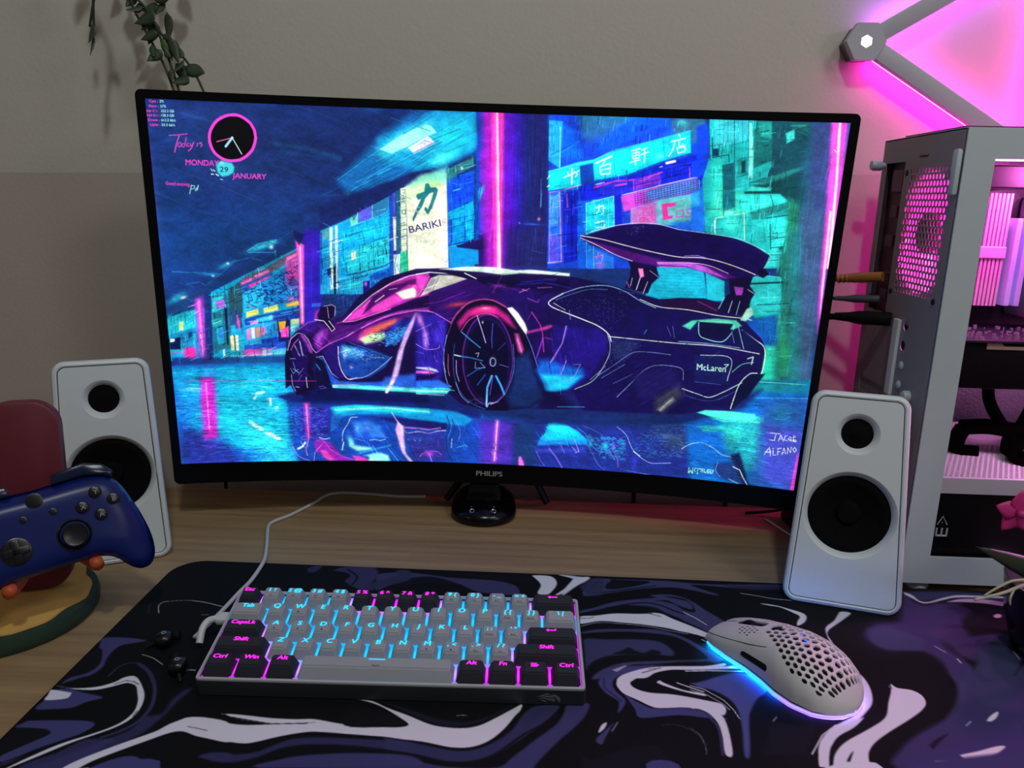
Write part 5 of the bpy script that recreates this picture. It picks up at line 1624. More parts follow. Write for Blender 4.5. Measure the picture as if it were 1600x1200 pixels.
# print on the desk mat: shapes in millimetres
MAT_ART = r"""Q 3c3a80 1 1.0 57,158 75,155 96,158 89,162 79,167 77,176 78,186 81,197 78,207 72,211 65,217 62,220 63,212 73,205 76,194 71,182 63,171
Q 0a0c16 1 0.7 57,187 64,172 72,182 76,194 74,203 66,209 60,214
S 2c2c5c .9 1.7 0.6 92,208 93,196 99,190 109,191 123,202 135,219 143,239 143,252 138,263 130,271
S 34346c .9 2.2 0.7 107,191 121,202 135,221 142,240 142,255 136,266 125,275
Q 2c2c66 .9 1.8 143,252 140,266 127,278 108,296 95,306 124,304 134,290 149,272 154,260 157,249 159,234 163,219 159,219 154,231 154,248
Q 343478 .8 1.1 116,277 104,291 90,302 89,312 122,309 131,286 135,275
Q e0dcf0 1 0.5 60,222 70,224 83,223 93,220 101,214 104,209 110,206 116,209 124,218 131,228 135,239 136,249 134,257 129,264 121,271 108,281 96,293 82,307 79,309 88,297 101,283 115,273 125,265 131,257 133,247 130,236 125,227 119,218 112,215 108,216 100,221 90,225 74,225
L 0a0c16 1 0.7 0.1 102,217 108,212 115,213 120,216
L 0a0c16 1 0.6 0.1 135,246 135,252
Q 3c3c84 1 0.7 61,228 71,225 87,229 102,233 93,239 86,246 70,249 61,249 61,240
Q dcd8f0 1 0.5 58,227 74,229 76,230 76,236 62,239 60,233
Q 3c3c84 1 0.6 64,262 101,259 113,262 109,272 99,280 88,289 79,298 72,302 69,297 77,287 87,275 87,272 80,269 61,269 61,266
Q 0a0c16 1 0.6 62,270 80,270 87,272 86,277 76,286 67,295 59,283
Q 2a2c5c .9 1.1 73,302 84,297 79,303 75,306
Q e0dcf0 1 0.4 116,305 123,296 139,282 153,271 164,262 170,255 177,250 190,250 207,255 215,273 195,270 185,267 177,265 169,267 160,274 146,285 132,297 124,307 116,309
Q 3c3c88 1 0.5 134,303 147,293 157,291 165,295 176,301 179,306 135,309
Q 0a0c16 1 0.5 140,303 145,300 153,300 157,303
Q 343474 .9 1.1 199,288 208,284 219,284 222,291 211,292
L c8c4dc .9 0.5 0.1 197,245 204,246
S c8c8d8 .9 0.8 0.2 85,115 79,103 80,97 83,95
S c8c8d8 .8 0.6 0.2 83,95 100,92 117,94 139,101
S 24264a .8 1.3 0.5 77,118 72,106 70,96
L c8c8d8 .5 0.7 0.2 124,115 130,115
S d0ccd8 1 0.6 0.1 103,178 114,182 126,190
L d0ccd8 1 0.8 0.1 147,196 155,195
Q e0dcf0 1 0.5 173,251 183,250 198,253 209,255 225,255 262,250 263,250 236,253 227,252 209,249 200,245 211,245 234,247 252,247 265,246 282,249 298,251 315,251 335,250 337,262 324,261 298,260 271,259 259,261 245,266 232,272 223,274 206,272 189,269 179,265 173,265 160,273 141,287 140,283 156,270 165,258
L 0a0c16 1 0.9 0.1 206,248 223,251 236,253 261,251
L 0a0c16 1 0.5 0.1 179,260 185,261 194,263
Q 2c2c68 .95 1.1 200,289 206,285 219,285 235,282 247,273 260,266 286,264 338,265 339,274 300,271 269,272 251,277 239,286 224,292 209,291
Q 383880 .95 1.0 243,296 255,287 272,282 302,278 340,278 342,289
Q e0dcf0 1 0.5 289,221 302,225 312,230 326,240 333,246 332,249 325,251 317,251 318,260 347,264 366,268 380,267 392,260 402,247 409,233 413,226 414,219 408,224 396,235 385,244 374,248 359,248 347,245 331,237 315,230 302,223
Q 0a0c16 1 0.5 304,233 313,234 329,243 333,247 329,250 317,251 288,251 288,229
Q 1c1e40 .8 1.2 311,224 335,232 352,239 373,242 390,234 407,220 401,228 384,241 370,246 356,246 337,238
L e0dcf0 .9 0.5 0.1 367,235 374,234
Q 30306c .95 1.1 319,262 348,267 368,271 383,269 397,260 408,247 416,229 425,220 442,218 439,227 428,241 414,257 398,272 382,280 364,282 344,277 321,273
Q 38387c .95 1.0 322,279 350,284 370,287 399,285 409,275 425,256 439,240 445,227 448,217 464,214 461,228 453,241 442,255 431,271 424,283 423,292 327,299
S 0a0c16 1 1.9 0.8 321,274 343,277 364,282 384,281 398,272 416,252 431,239 441,225 444,217
Q 2a2a60 .8 1.7 416,238 425,226 430,222 426,235 416,248
Q 3c3c86 1 0.7 510,163 495,166 482,174 476,181 473,190 478,201 484,207 487,212 485,223 488,220 492,211 491,206 486,198 484,189 488,180 499,173 516,165 528,161
L 24264c .9 1.3 0.3 478,181 477,194 484,203 489,210
Q e0dcf0 1 0.5 488,183 494,176 511,167 528,163 561,160 578,155 577,159 560,163 527,167 510,176 501,183 498,188 502,194 512,198 530,199 552,204 566,209 563,221 550,215 535,214 517,216 510,214 502,208 492,201 488,194 487,189
L 0a0c16 1 0.7 0.2 504,175 516,167 528,165
Q 3c3c86 1 0.6 492,202 500,209 510,216 523,216 538,214 552,219 563,223 562,226 534,223 519,225 504,228 499,226 498,218
Q e0dcf0 1 0.4 519,185 522,182 525,185 539,193 554,196 553,199 536,194 523,188
L e0dcf0 1 1.1 0.1 535,184 544,189 554,194
L c8c4dc .9 0.7 0.1 544,168 560,167
Q 3c3c86 1 0.7 550,185 557,180 555,190 551,189
Q e0dcf0 1 0.2 469,246 472,238 476,235 474,241 470,246
Q 3c3c7c 1 0.6 481,235 473,245 467,253 468,257 471,258 473,253 476,246
L a8a4c8 1 0.6 0.2 484,234 479,244
S 4a4c70 .8 0.6 0.2 516,235 526,234 535,238 541,246 542,252
Q 101222 .7 1.6 455,268 464,273 486,262 507,256 513,264 513,277 457,286
Q c8ccdc 1 1.0 445,15 452,14 474,18 476,19 471,27 465,32 457,43 451,52 447,55 452,38 458,25 457,20
Q 3a3a74 1 1.0 477,21 497,19 492,30 490,37 498,39 517,32 535,23 530,20 510,20 498,19 550,18 578,21 606,21 664,17 661,26 619,27 577,24 583,31 598,41 594,43 575,35 555,31 534,34 516,39 490,48 473,54 467,52 470,39
Q 0a0c16 1 1.0 492,29 498,25 515,24 529,25 517,32 497,38 491,37
S 0a0c16 1 1.6 0.6 483,26 475,41 475,47 490,45 512,38 540,29
Q 3a3a74 1 0.9 463,82 475,76 497,63 520,56 537,52 532,48 546,45 559,47 571,57 581,73 594,93 582,107 578,113 569,103 552,88 534,73 523,70 507,68 488,75 463,86
Q 0a0c16 1 0.9 536,57 551,62 561,74 570,75 568,58 559,50 545,49 566,57 568,71 556,65 547,56
S 0a0c16 1 1.7 0.8 463,95 488,80 509,70 531,70 541,79 555,90
S 0a0c16 1 2.1 0.5 488,75 516,64 535,64 552,76 560,80
L e0dcf0 1 0.9 0.2 559,77 568,86 576,97
Q dcdcec 1 0.7 463,92 477,89 495,84 516,83 530,81 527,80 538,81 547,89 563,101 578,114 584,122 582,135 576,123 563,114 556,111 549,109 539,105 519,101 499,99 481,98 462,104
L 0a0c16 1 0.8 0.2 463,95 470,94 475,92
L 0a0c16 1 0.9 0.2 527,82 537,86
L 0a0c16 1 1.3 0.2 563,114 572,119 582,131
S 9a98b8 1 0.8 0.2 463,108 478,101 499,101 524,104 544,110 556,113
S c8c8dc 1 1.1 0.2 567,121 575,130 580,140
Q 3a3a74 1 1.1 464,117 480,111 506,109 529,108 543,113 556,122 568,136 578,148 579,150 572,155 565,153 559,154 541,156 517,161 502,163 486,175 478,182 468,184 476,172 496,160 529,155 561,151 566,148 563,140 552,125 540,117 518,114 498,114 475,117 463,120
Q 34366e 1 1.5 464,129 484,127 509,125 529,127 539,139 539,145 535,148 519,146 494,150 482,153 470,162 464,172 464,153
Q 0a0c16 1 1.2 487,149 497,142 502,138 507,142 514,145 521,140 528,142 526,146 514,147 497,148
S 0a0c16 1 1.1 0.3 466,168 476,156 494,150 518,149 542,151 561,145
Q e0dcf0 1 0.5 491,182 506,171 521,166 530,163 552,161 573,160 587,158 589,161 551,166 534,167 520,172 510,180
Q a8a4c4 1 0.4 485,171 496,164 498,164 489,173
L e0dcf0 1 1.1 0.1 545,168 562,166 591,165
L 0a0c16 1 0.8 0.1 509,173 525,165
S c8c4d8 .9 0.9 0.2 621,37 636,41 649,45 666,47
S c8c4d8 .9 0.8 0.2 636,56 651,59 663,67
Q 1c1e3c .7 2.0 606,22 666,20 663,29 632,31
Q 34346c 1 1.0 263,30 286,22 311,24 339,29 380,31 401,39 407,52 402,58 368,55 348,42 323,33 299,38 282,47 269,59
Q 0a0c16 1 1.3 279,42 299,32 322,29 345,40 348,42 324,41 303,43 288,51
Q 0a0c16 1 1.4 330,16 379,20 414,23 420,34 393,30 357,23
Q d8d8e8 1 0.8 418,18 437,18 443,32 437,50 432,55 424,53 427,38 424,28
Q d8d8e8 1 0.8 458,25 466,18 476,17 464,33 454,44 445,54 440,56 452,39
Q 2c2e60 .9 1.5 465,38 474,24 488,18 486,50 472,51
Q 2e2e60 1 1.2 218,24 228,15 244,11 259,15 265,31 261,49 256,60 236,46 238,33 229,26
S 0a0c16 1 2.0 0.6 232,20 245,35 244,51
Q 2a2a58 1 1.0 191,23 197,16 205,15 201,28 194,29
Q 2a2c5c 1 1.8 257,59 264,44 284,29 281,19 294,18 298,36 275,51 265,60
S c8c8d8 .8 0.7 0.2 105,92 118,94 140,101
L a8a8c0 .5 0.7 0.2 125,115 131,114
L c8c8d8 .9 0.7 0.2 152,195 155,196
Q dcd8ee 1 0.7 635,55 646,57 661,64 670,70 671,77 666,86 658,92 660,85 665,76 661,70 652,61 641,58
Q c8c8e0 1 0.7 705,65 715,66 705,77 690,91 684,97 680,105 680,118 678,115 680,100 684,91 695,80
B 38306c 1 736 102 23 -1.7 -10.0 23
Q e0dcf0 1 0.6 684,167 686,163 687,173 685,186 680,199 671,210 660,221 647,232 635,244 628,258 620,258 625,245 636,232 645,225 665,211 672,200 678,184
L e0dcf0 1 0.9 0.2 682,145 685,167
L c8c4e0 1 0.7 0.1 684,154 686,167
L e0dcf0 1 0.9 0.1 643,226 629,238 615,258
L b8b4d8 1 0.6 0.1 598,225 602,220
Q 4448a0 1 1.1 545,184 553,182 568,174 583,168 594,169 604,176 604,189 594,199 586,212 581,224 572,261 568,262 573,235 575,215 572,202 562,192 551,188
Q e0dcf0 1 0.5 541,204 550,207 557,215 562,222 563,236 560,262 555,262 557,244 557,231 553,220 546,215 540,214
L e0dcf0 1 0.7 0.1 545,187 555,191 567,203 572,214 574,224
L 0a0c16 1 1.6 0.2 544,192 554,196 565,206 570,220 571,241
L c8c4e0 1 0.7 0.1 544,192 555,197 565,207 569,214
S 34346c 1 1.8 0.6 539,217 548,217 553,226 556,238 553,263
S 9a98c0 .7 0.6 0.2 536,237 541,243 543,253 542,263
Q 14162c .6 2.4 595,228 629,226 611,259 581,261
Q e0dcf0 1 0.4 616,270 622,252 632,238 643,226 661,219 667,216 655,228 638,240 628,255 622,270
Q 0a0c16 1 0.4 623,270 630,251 641,240 658,228 671,218 687,207 676,220 651,237 634,251 625,270
Q e0dcf0 1 0.4 625,270 631,257 643,244 665,229 683,215 693,197 702,181 702,175 703,180 705,173 708,178 718,180 723,186 722,195 715,204 700,216 679,231 664,243 655,254 647,270 624,271
Q 0a0c16 1 0.4 633,271 638,261 645,253 638,265 636,271
Q 382e70 1 2.2 670,267 680,248 696,234 714,222 733,209 748,193 758,172 761,153 776,137 783,142 780,160 789,164 829,139 846,138 804,206 781,219 771,246 750,261
Q 3a3a72 .9 2.4 764,144 777,140 777,154 763,177 746,198 729,214 749,188 759,167
Q 34386c .9 3.1 781,148 815,128 838,121 805,169 782,191 768,194 765,177
Q 3c2c7c .8 2.8 675,262 706,250 761,227 786,207 768,246 742,262
Q 14122c 1 1.0 701,244 710,236 721,230 711,239 702,247
Q f0d8f0 1 0.6 718,252 733,247 749,241 755,241 742,250 725,257 722,257 719,255
Q f0d8f0 1 0.6 697,259 709,258 711,259 722,259 713,262 699,261
Q e8e0f8 1 0.4 757,214 764,207 772,202 767,209 760,214
L a098d0 1 0.9 0.2 739,220 745,215
Q 382e6c 1 4.1 778,28 790,45 807,40 829,39 835,50 815,71 810,82 791,89 777,115 782,138 770,161 760,161 761,140 754,126 739,124 723,124 714,112 715,100 732,83 755,76
Q 3c3c72 .9 2.6 719,94 741,87 751,97 763,106 753,122 739,124 721,123 715,110
Q 40306c .9 4.4 768,96 791,84 809,85 801,118 793,135 782,129 778,105
Q 34346c 1 3.1 782,21 840,16 883,22 876,35 834,29 810,34 791,39 780,30
Q d8c8f0 1 1.0 783,22 789,27 791,38 799,39 815,31 833,24 852,23 880,23 880,26 834,28 816,34 800,41 791,42 786,33 782,26
Q d8a8f0 1 1.2 817,38 833,31 856,30 874,35 870,42 851,38 830,37
Q 100c20 1 1.5 826,43 840,42 856,48 868,53 850,84 837,83 821,81 808,84 814,77 818,68 832,59 832,50
P f0e0f0 1 0.8 856,60 855,61 854,62 853,63 852,63 851,64 850,64 849,64 849,64 848,64 847,63 847,63 847,62 848,61 848,60 849,59 850,59 851,58 852,57 853,57 854,57 855,57 855,57 856,57 856,58 856,58 856,59
L d8c8e8 .9 0.8 0.3 767,116 772,125
L e8d8f0 .9 1.0 0.2 777,134 777,140
Q 3c2c70 .9 2.6 801,103 818,95 846,90 841,98 814,102 797,123
Q 343a6c .95 3.4 800,118 812,103 842,95 826,126 818,149 791,159 786,151
L c8a8c8 .8 0.9 0.3 832,119 830,131
Q e0dcf0 1 0.4 115,307 88,324 69,332 76,340 102,332 126,312 133,303
Q 3c3c88 1 0.5 137,302 176,294 175,333 142,368 121,390 101,383 126,355 138,325
Q 34346c .95 1.0 216,306 291,292 367,287 401,294 373,339 303,362 238,357 193,336
S 0a0c16 1 1.9 0.7 214,330 268,313 337,312 385,300
Q e0dcf0 1 0.3 435,335 463,314 495,306 528,325 558,328 620,270 659,268 606,320 559,350 515,353 484,332 461,338 438,353
Q 3c3c86 1 0.5 499,275 521,274 522,305 512,326 499,311
Q 3a3278 1 1.7 668,267 809,245 782,313 683,359 633,346 626,308
Q e0dcf0 1 0.4 678,315 735,296 792,270 788,287 727,321 675,334
Q 3c3c80 1 1.8 858,99 971,48 898,184 804,252 798,206
Q e0dcf0 1 0.9 966,12 978,47 927,132 857,201 893,143 937,72"""

# ------------------------------------------------------------------ strings used as lettering
SCREEN_STR = sorted({l.split(' ')[3].replace('_', ' ') for l in SCREEN_ART.strip().split('\n') if l.startswith('T ')})
KEYROWS = [
    [('Esc', 1, 'D', ''), ('1 !', 1, 'L', 'F1'), ('2 @', 1, 'L', 'F2'), ('3 #', 1, 'L', 'F3'), ('4 $', 1, 'L', 'F4'), ('5 %', 1, 'D', ''), ('6 ^', 1, 'D', ''),
     ('7 &', 1, 'D', ''), ('8 *', 1, 'D', ''), ('9 (', 1, 'L', 'F9'), ('0 )', 1, 'L', 'F10'), ('- _', 1, 'L', 'F11'), ('= +', 1, 'L', 'F12'), ('<-', 2, 'D', '')],
    [('Tab', 1.5, 'L', '')] + [(c, 1, 'L', 'o' if c == 'W' else '') for c in 'QWERTYUIOP'] + [('[ {', 1, 'L', 'PrtSc'), ('] }', 1, 'L', 'ScrLk'), ('\\ |', 1.5, 'L', '')],
    [('CapsLk', 1.75, 'D', '')] + [(c, 1, 'L', 'o' if c in 'ASD' else '') for c in 'ASDFGHJKL'] + [('; :', 1, 'L', 'Home'), ("' \"", 1, 'L', 'End'), ('<=', 2.25, 'D', '')],
    [('Shift', 2.25, 'D', '')] + [(c, 1, 'L', '') for c in 'ZXCVB'] + [('N', 1, 'L', ''), ('M', 1, 'L', 'o'), (', <', 1, 'L', 'o'), ('. >', 1, 'L', 'Del'), ('/ ?', 1, 'L', 'Ins'), ('Shift', 2.75, 'D', '')],
    [('Ctrl', 1.25, 'D', ''), ('Win', 1.25, 'D', ''), ('Alt', 1.25, 'D', ''), ('__', 6.25, 'L', 'Space'), ('Alt', 1.25, 'D', ''), ('Fn', 1.25, 'D', ''), ('=.', 1.25, 'D', ''), ('Ctrl', 1.25, 'D', '')],
]
text_meshes(sorted(set(SCREEN_STR) | {k[0] for r in KEYROWS for k in r} | {k[3] for r in KEYROWS for k in r if k[3]} | {'PHILIPS', 'A', 'B', 'X', 'Y', 'E'}))

def glyphs(s):
    V, T = _TXT[s]
    return V, T, max(V[:, 0].max(), 1e-3), 1.0

# ------------------------------------------------------------------ common materials
M_white = mat('white_plastic', 'd4d6d6', .42, var=.02)
M_case = mat('white_painted_steel', 'bcc6cc', .38, var=.03)
M_black = mat('black_plastic', '0a0a0c', .45, var=.15, spec=.3)
M_gloss = mat('black_gloss', '050507', .22, var=.1, spec=.35)
M_cone = mat('black_speaker_cone', '050506', .9, var=.3, scale=900, bump=.3, spec=.15)
M_dark = mat('dark_metal', '1c1a1e', .4, .5)
M_pcb = mat('circuit_board', '181820', .45, var=.5, scale=400, bump=.4)
M_rub = mat('black_rubber', '070708', .7, var=.2, spec=.2)

# ------------------------------------------------------------------ setting
def wall_material():
    m = bpy.data.materials.new('two_tone_wall_paint')
    m.use_nodes = True
    nt = m.node_tree
    p = nt.nodes['Principled BSDF']
    p.inputs['Roughness'].default_value = .85
    tc = nt.nodes.new('ShaderNodeNewGeometry')
    sep = nt.nodes.new('ShaderNodeSeparateXYZ')
    nt.links.new(tc.outputs['Position'], sep.inputs[0])
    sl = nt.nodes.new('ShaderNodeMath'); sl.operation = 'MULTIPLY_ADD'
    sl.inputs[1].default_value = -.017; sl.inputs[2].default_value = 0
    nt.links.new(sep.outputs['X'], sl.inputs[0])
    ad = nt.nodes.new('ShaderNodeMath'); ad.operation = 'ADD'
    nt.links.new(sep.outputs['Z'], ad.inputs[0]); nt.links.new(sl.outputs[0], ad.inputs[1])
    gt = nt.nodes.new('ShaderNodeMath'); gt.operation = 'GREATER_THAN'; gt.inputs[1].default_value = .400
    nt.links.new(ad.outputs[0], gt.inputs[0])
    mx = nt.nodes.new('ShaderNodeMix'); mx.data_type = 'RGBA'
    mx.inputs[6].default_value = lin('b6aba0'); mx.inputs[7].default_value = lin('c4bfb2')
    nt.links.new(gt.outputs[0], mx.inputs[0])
    nz = nt.nodes.new('ShaderNodeTexNoise'); nz.inputs['Scale'].default_value = 220
    nt.links.new(tc.outputs['Position'], nz.inputs['Vector'])
    bp = nt.nodes.new('ShaderNodeBump'); bp.inputs['Strength'].default_value = .25; bp.inputs['Distance'].default_value = .001
    nt.links.new(nz.outputs['Fac'], bp.inputs['Height']); nt.links.new(bp.outputs['Normal'], p.inputs['Normal'])
    nt.links.new(mx.outputs[2], p.inputs['Base Color'])
    return m

def wood_material():
    m = bpy.data.materials.new('pale_oak_laminate')
    m.use_nodes = True
    nt = m.node_tree
    p = nt.nodes['Principled BSDF']
    p.inputs['Roughness'].default_value = .48
    tc = nt.nodes.new('ShaderNodeNewGeometry')
    def layer(sx, sy, sc, det):
        mp = nt.nodes.new('ShaderNodeMapping'); mp.inputs['Scale'].default_value = (sx, sy, 1)
        n = nt.nodes.new('ShaderNodeTexNoise'); n.inputs['Scale'].default_value = sc; n.inputs['Detail'].default_value = det
        n.inputs['Distortion'].default_value = .4
        nt.links.new(tc.outputs['Position'], mp.inputs[0]); nt.links.new(mp.outputs[0], n.inputs['Vector'])
        return n
    a, b = layer(1.2, 34, 2.6, 9), layer(8, 260, 3, 4)
    r1 = nt.nodes.new('ShaderNodeValToRGB')
    r1.color_ramp.elements[0].position = .32; r1.color_ramp.elements[0].color = lin('8e7456')
    r1.color_ramp.elements[1].position = .68; r1.color_ramp.elements[1].color = lin('ab8e66')
    r2 = nt.nodes.new('ShaderNodeValToRGB')
    r2.color_ramp.elements[0].position = .3; r2.color_ramp.elements[0].color = (.72, .72, .72, 1)
    r2.color_ramp.elements[1].position = .6; r2.color_ramp.elements[1].color = (1, 1, 1, 1)
    nt.links.new(a.outputs['Fac'], r1.inputs[0]); nt.links.new(b.outputs['Fac'], r2.inputs[0])
    mx = nt.nodes.new('ShaderNodeMix'); mx.data_type = 'RGBA'; mx.blend_type = 'MULTIPLY'; mx.inputs[0].default_value = .5
    nt.links.new(r1.outputs[0], mx.inputs[6]); nt.links.new(r2.outputs[0], mx.inputs[7])
    nt.links.new(mx.outputs[2], p.inputs['Base Color'])
    return m

WALL = .925
M_wall = wall_material()
M_floor = mat('floor_laminate', '8a7a6a', .5, scale=8)
M_ceil = mat('ceiling_paint', 'd8d6d0', .9)
def slab(name, lo, hi, m):
    bm = bm_new(); add_box(bm, lo, hi)
    return tag(obj(name, bm, m), kind='structure')
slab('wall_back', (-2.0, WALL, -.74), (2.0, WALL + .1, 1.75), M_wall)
slab('wall_left', (-2.1, -2.4, -.74), (-2.0, WALL + .1, 1.75), M_wall)
slab('wall_right', (2.0, -2.4, -.74), (2.1, WALL + .1, 1.75), M_wall)
slab('floor', (-2.1, -2.4, -.80), (2.1, WALL + .1, -.74), M_floor)
slab('ceiling', (-2.1, -2.4, 1.75), (2.1, WALL + .1, 1.81), M_ceil)

desk = empty('desk', 'long desk with a pale oak laminate top against the wall', 'desk', (0, .5, -.74))
def at(e, bm):
    bmesh.ops.transform(bm, matrix=Matrix.Translation(-e.location), verts=bm.verts)
    return bm
M_wood = wood_material()
M_leg = mat('white_desk_steel', 'd0d0ce', .4)
bm = bm_new(); add_box(bm, (-.95, .08, -.028), (1.05, .905, 0), .0015)
obj('desktop', at(desk, bm), M_wood, desk)
for x in (-.88, .93):
    for y in (.13, .83):
        bm = bm_new(); add_box(bm, (x, y, -.74), (x + .05, y + .05, -.0285), .003)
        obj('leg', at(desk, bm), M_leg, desk)

# ------------------------------------------------------------------ monitor
MX, MY, MZ, MYAW, MTILT, MW, MH, MR, MRO = -.0555, .8389, .0455, .0151, -.055, .709, .4192, 1.5423, .015
mon_M = (Matrix.Translation((MX, MY, MZ)) @ Matrix.Rotation(MYAW, 4, 'Z') @ Matrix.Rotation(-MTILT, 4, 'X')
         @ Matrix.Translation((0, 0, MH / 2)) @ Matrix.Rotation(MRO, 4, 'Y') @ Matrix.Translation((0, 0, -MH / 2)))
monitor = empty('curved_monitor', 'large black curved monitor showing a neon city and a purple sports car', 'monitor', mat=mon_M)

def arc(x, z, d=0):
    """arc coordinate x (metres along the curve), height z, depth d behind the front"""
    s = x / MR
    return Vector(((MR + d) * math.sin(s), -(MR + d) * (1 - math.cos(s)) + d, z))

U0, U1, V0, V1 = -.48747, .48796, .05705, .97956
ax0, ax1, az0, az1 = U0 * MW, U1 * MW, V0 * MH, V1 * MH
outer = rrect(-MW / 2, 0, MW / 2, MH, .006)
hole = [(ax0 + (ax1 - ax0) * i / 40, az0) for i in range(41)] + [(ax1, az0 + (az1 - az0) * i / 4) for i in range(1, 5)] + \
       [(ax1 - (ax1 - ax0) * i / 40, az1) for i in range(1, 41)] + [(ax0, az1 - (az1 - az0) * i / 4) for i in range(1, 4)]
def dens(P, n):
    out = []
    for i, p in enumerate(P):
        q = P[(i + 1) % len(P)]
        L = math.hypot(q[0] - p[0], q[1] - p[1])
        k = max(1, int(L / n))
        out += [(p[0] + (q[0] - p[0]) * j / k, p[1] + (q[1] - p[1]) * j / k) for j in range(k)]
    return out
M_bezel = mat('matte_black_bezel', '040407', .4, var=.1, spec=.2)
bm = bm_new()
add_plate(bm, dens(outer, .018), [hole], lambda x, y: arc(x, y), lambda x, y: arc(x, y, .006))
obj('bezel', bm, M_bezel, monitor)
b = bm_new()
N = 36
prof = [(0, .006, 1.0), (0, .02, 1.0), (.004, .026, .99), (.05, .036, .9)]
rings = []
for ins, d, _ in prof:
    L = dens(rrect(-MW / 2 + ins, ins, MW / 2 - ins, MH - ins, max(.006, .006)), .018) if ins == 0 else None
    base = dens(outer, .018)
    cx, cy = 0, MH / 2
    fx, fy = (MW / 2 - ins) / (MW / 2), (MH / 2 - ins) / (MH / 2)
    rings.append([b.verts.new(arc(x * fx, cy + (y - cy) * fy, d)) for x, y in base])
for A, B in zip(rings[:-1], rings[1:]):
    for i in range(len(A)):
        j = (i + 1) % len(A)
        b.faces.new((A[i], A[j], B[j], B[i]))
b.faces.new(rings[-1])
obj('back_cover', b, M_bezel, monitor, smooth=40)
WID = SCREEN_ART.rindex('P 06060c')                      # desktop widgets are drawn over the finished picture
art = finish(rasterize(SCREEN_ART[:WID], 1424, 801, .89, '1f3a7a', glyphs))
art = rasterize(SCREEN_ART[WID:], 1424, 801, .89, '1f3a7a', glyphs, art)
M_screen = attr_mat('lit_screen', 1.0, .35)
M_screen.node_tree.nodes['Principled BSDF'].inputs['Specular IOR Level'].default_value = .1
def screen_fn(s, t):
    x = (ax0 + (ax1 - ax0) * s) / MR
    r = MR + .0015
    return np.stack([r * np.sin(x), -r * (1 - np.cos(x)) + .0015, az1 + (az0 - az1) * t], 1)
color_grid('screen_panel', art, screen_fn, M_screen, monitor)
M_logo = mat('grey_lettering', 'a8aab0', .4)
bm = bm_new()
add_text(bm, 'PHILIPS', .0088, Matrix(((1, 0, 0, .0025), (0, 0, -1, -.0001), (0, 1, 0, .0092), (0, 0, 0, 1))), wx=1.12, h=.0002, bold=.0004)
obj('logo', bm, M_logo, monitor)
# stand: neck behind the panel and two splayed legs
inv = mon_M.inverted()
bm = bm_new()
add_tube(bm, [(-.05, .884, .20), (-.05, .889, .12), (-.05, .888, .055)], .014, 12, inv, smooth=4)
add_box(bm, (-.085, .868, .17), (-.015, .888, .24), .004, M=inv)
obj('stand_neck', bm, M_gloss, monitor, smooth=40)
for a, c in (((-.075, .886, .060), (-.112, .886, .004)), ((.045 - .06, .886, .060), (.013, .886, .004))):
    bm = bm_new()
    P = [Vector(a) + Vector((0, 0, 0)), (Vector(a) + Vector(c)) / 2, Vector(c)]
    add_tube(bm, [(-.05, .888, .062)] + P, .0045, 8, inv, smooth=4)
    obj('stand_leg', bm, M_gloss, monitor, smooth=40)

# ------------------------------------------------------------------ audio dock in front of the monitor
dock = empty('audio_jack_dock', 'small glossy black round jack dock on the desk under the monitor logo', 'dock', (-.0625, .8475, 0), (0, 0, .03))
bm = bm_new()
add_lathe(bm, [(0, .0), (.036, .0), (.0385, .003), (.0392, .007), (.0375, .0115), (.033, .015), (.024, .018), (0, .019)], 48)
bm.verts.ensure_lookup_table()
for v in bm.verts:
    v.co.y *= .9
    if v.co.z > .008:
        v.co.z += max(0, v.co.y + .012) * .42
obj('base', bm, M_gloss, dock, smooth=50)
bm = bm_new()
add_prism(bm, [(-.0225, 0), (.0225, 0), (.020, .014), (.0175, .0275), (-.0175, .0275), (-.020, .014)], -.012, .010,
          Matrix.Translation((0, .006, .013)) @ Matrix.Rotation(PI / 2, 4, 'X') @ Matrix.Rotation(-.12, 4, 'X'), .003)
obj('neck', bm, M_gloss, dock, smooth=40)
M_mark = mat('pale_print', '9a9ca2', .4)
for s in (-1, 1):
    bm = bm_new()
    add_lathe(bm, [(.0015, 0), (.0031, 0), (.0034, .0007), (.0027, .0013), (.0019, .0009), (.0015, 0)], 20,
              Matrix.Translation((s * .0125, -.0232, .0158)) @ Matrix.Rotation(.45, 4, 'X'))
    obj('jack_socket', bm, mat('chrome_ring', 'b0b2b8', .25, .9), dock, smooth=40)
    bm = bm_new()
    T_ = Matrix.Translation((s * .0125, -.0163, .0181)) @ Matrix.Rotation(.25, 4, 'X')
    if s < 0:
        add_tube(bm, [(-.0014, -.0014, 0), (-.0014, .0008, 0), (0, .0018, 0), (.0014, .0008, 0), (.0014, -.0014, 0)], .00025, 6, T_)
    else:
        add_tube(bm, [(0, -.0018, 0), (0, .0018, 0)], .0005, 6, T_, smooth=0)
        add_tube(bm, [(-.0013, .0002, 0), (0, -.0012, 0), (.0013, .0002, 0)], .00025, 6, T_)
    obj('jack_symbol', bm, M_mark, dock)

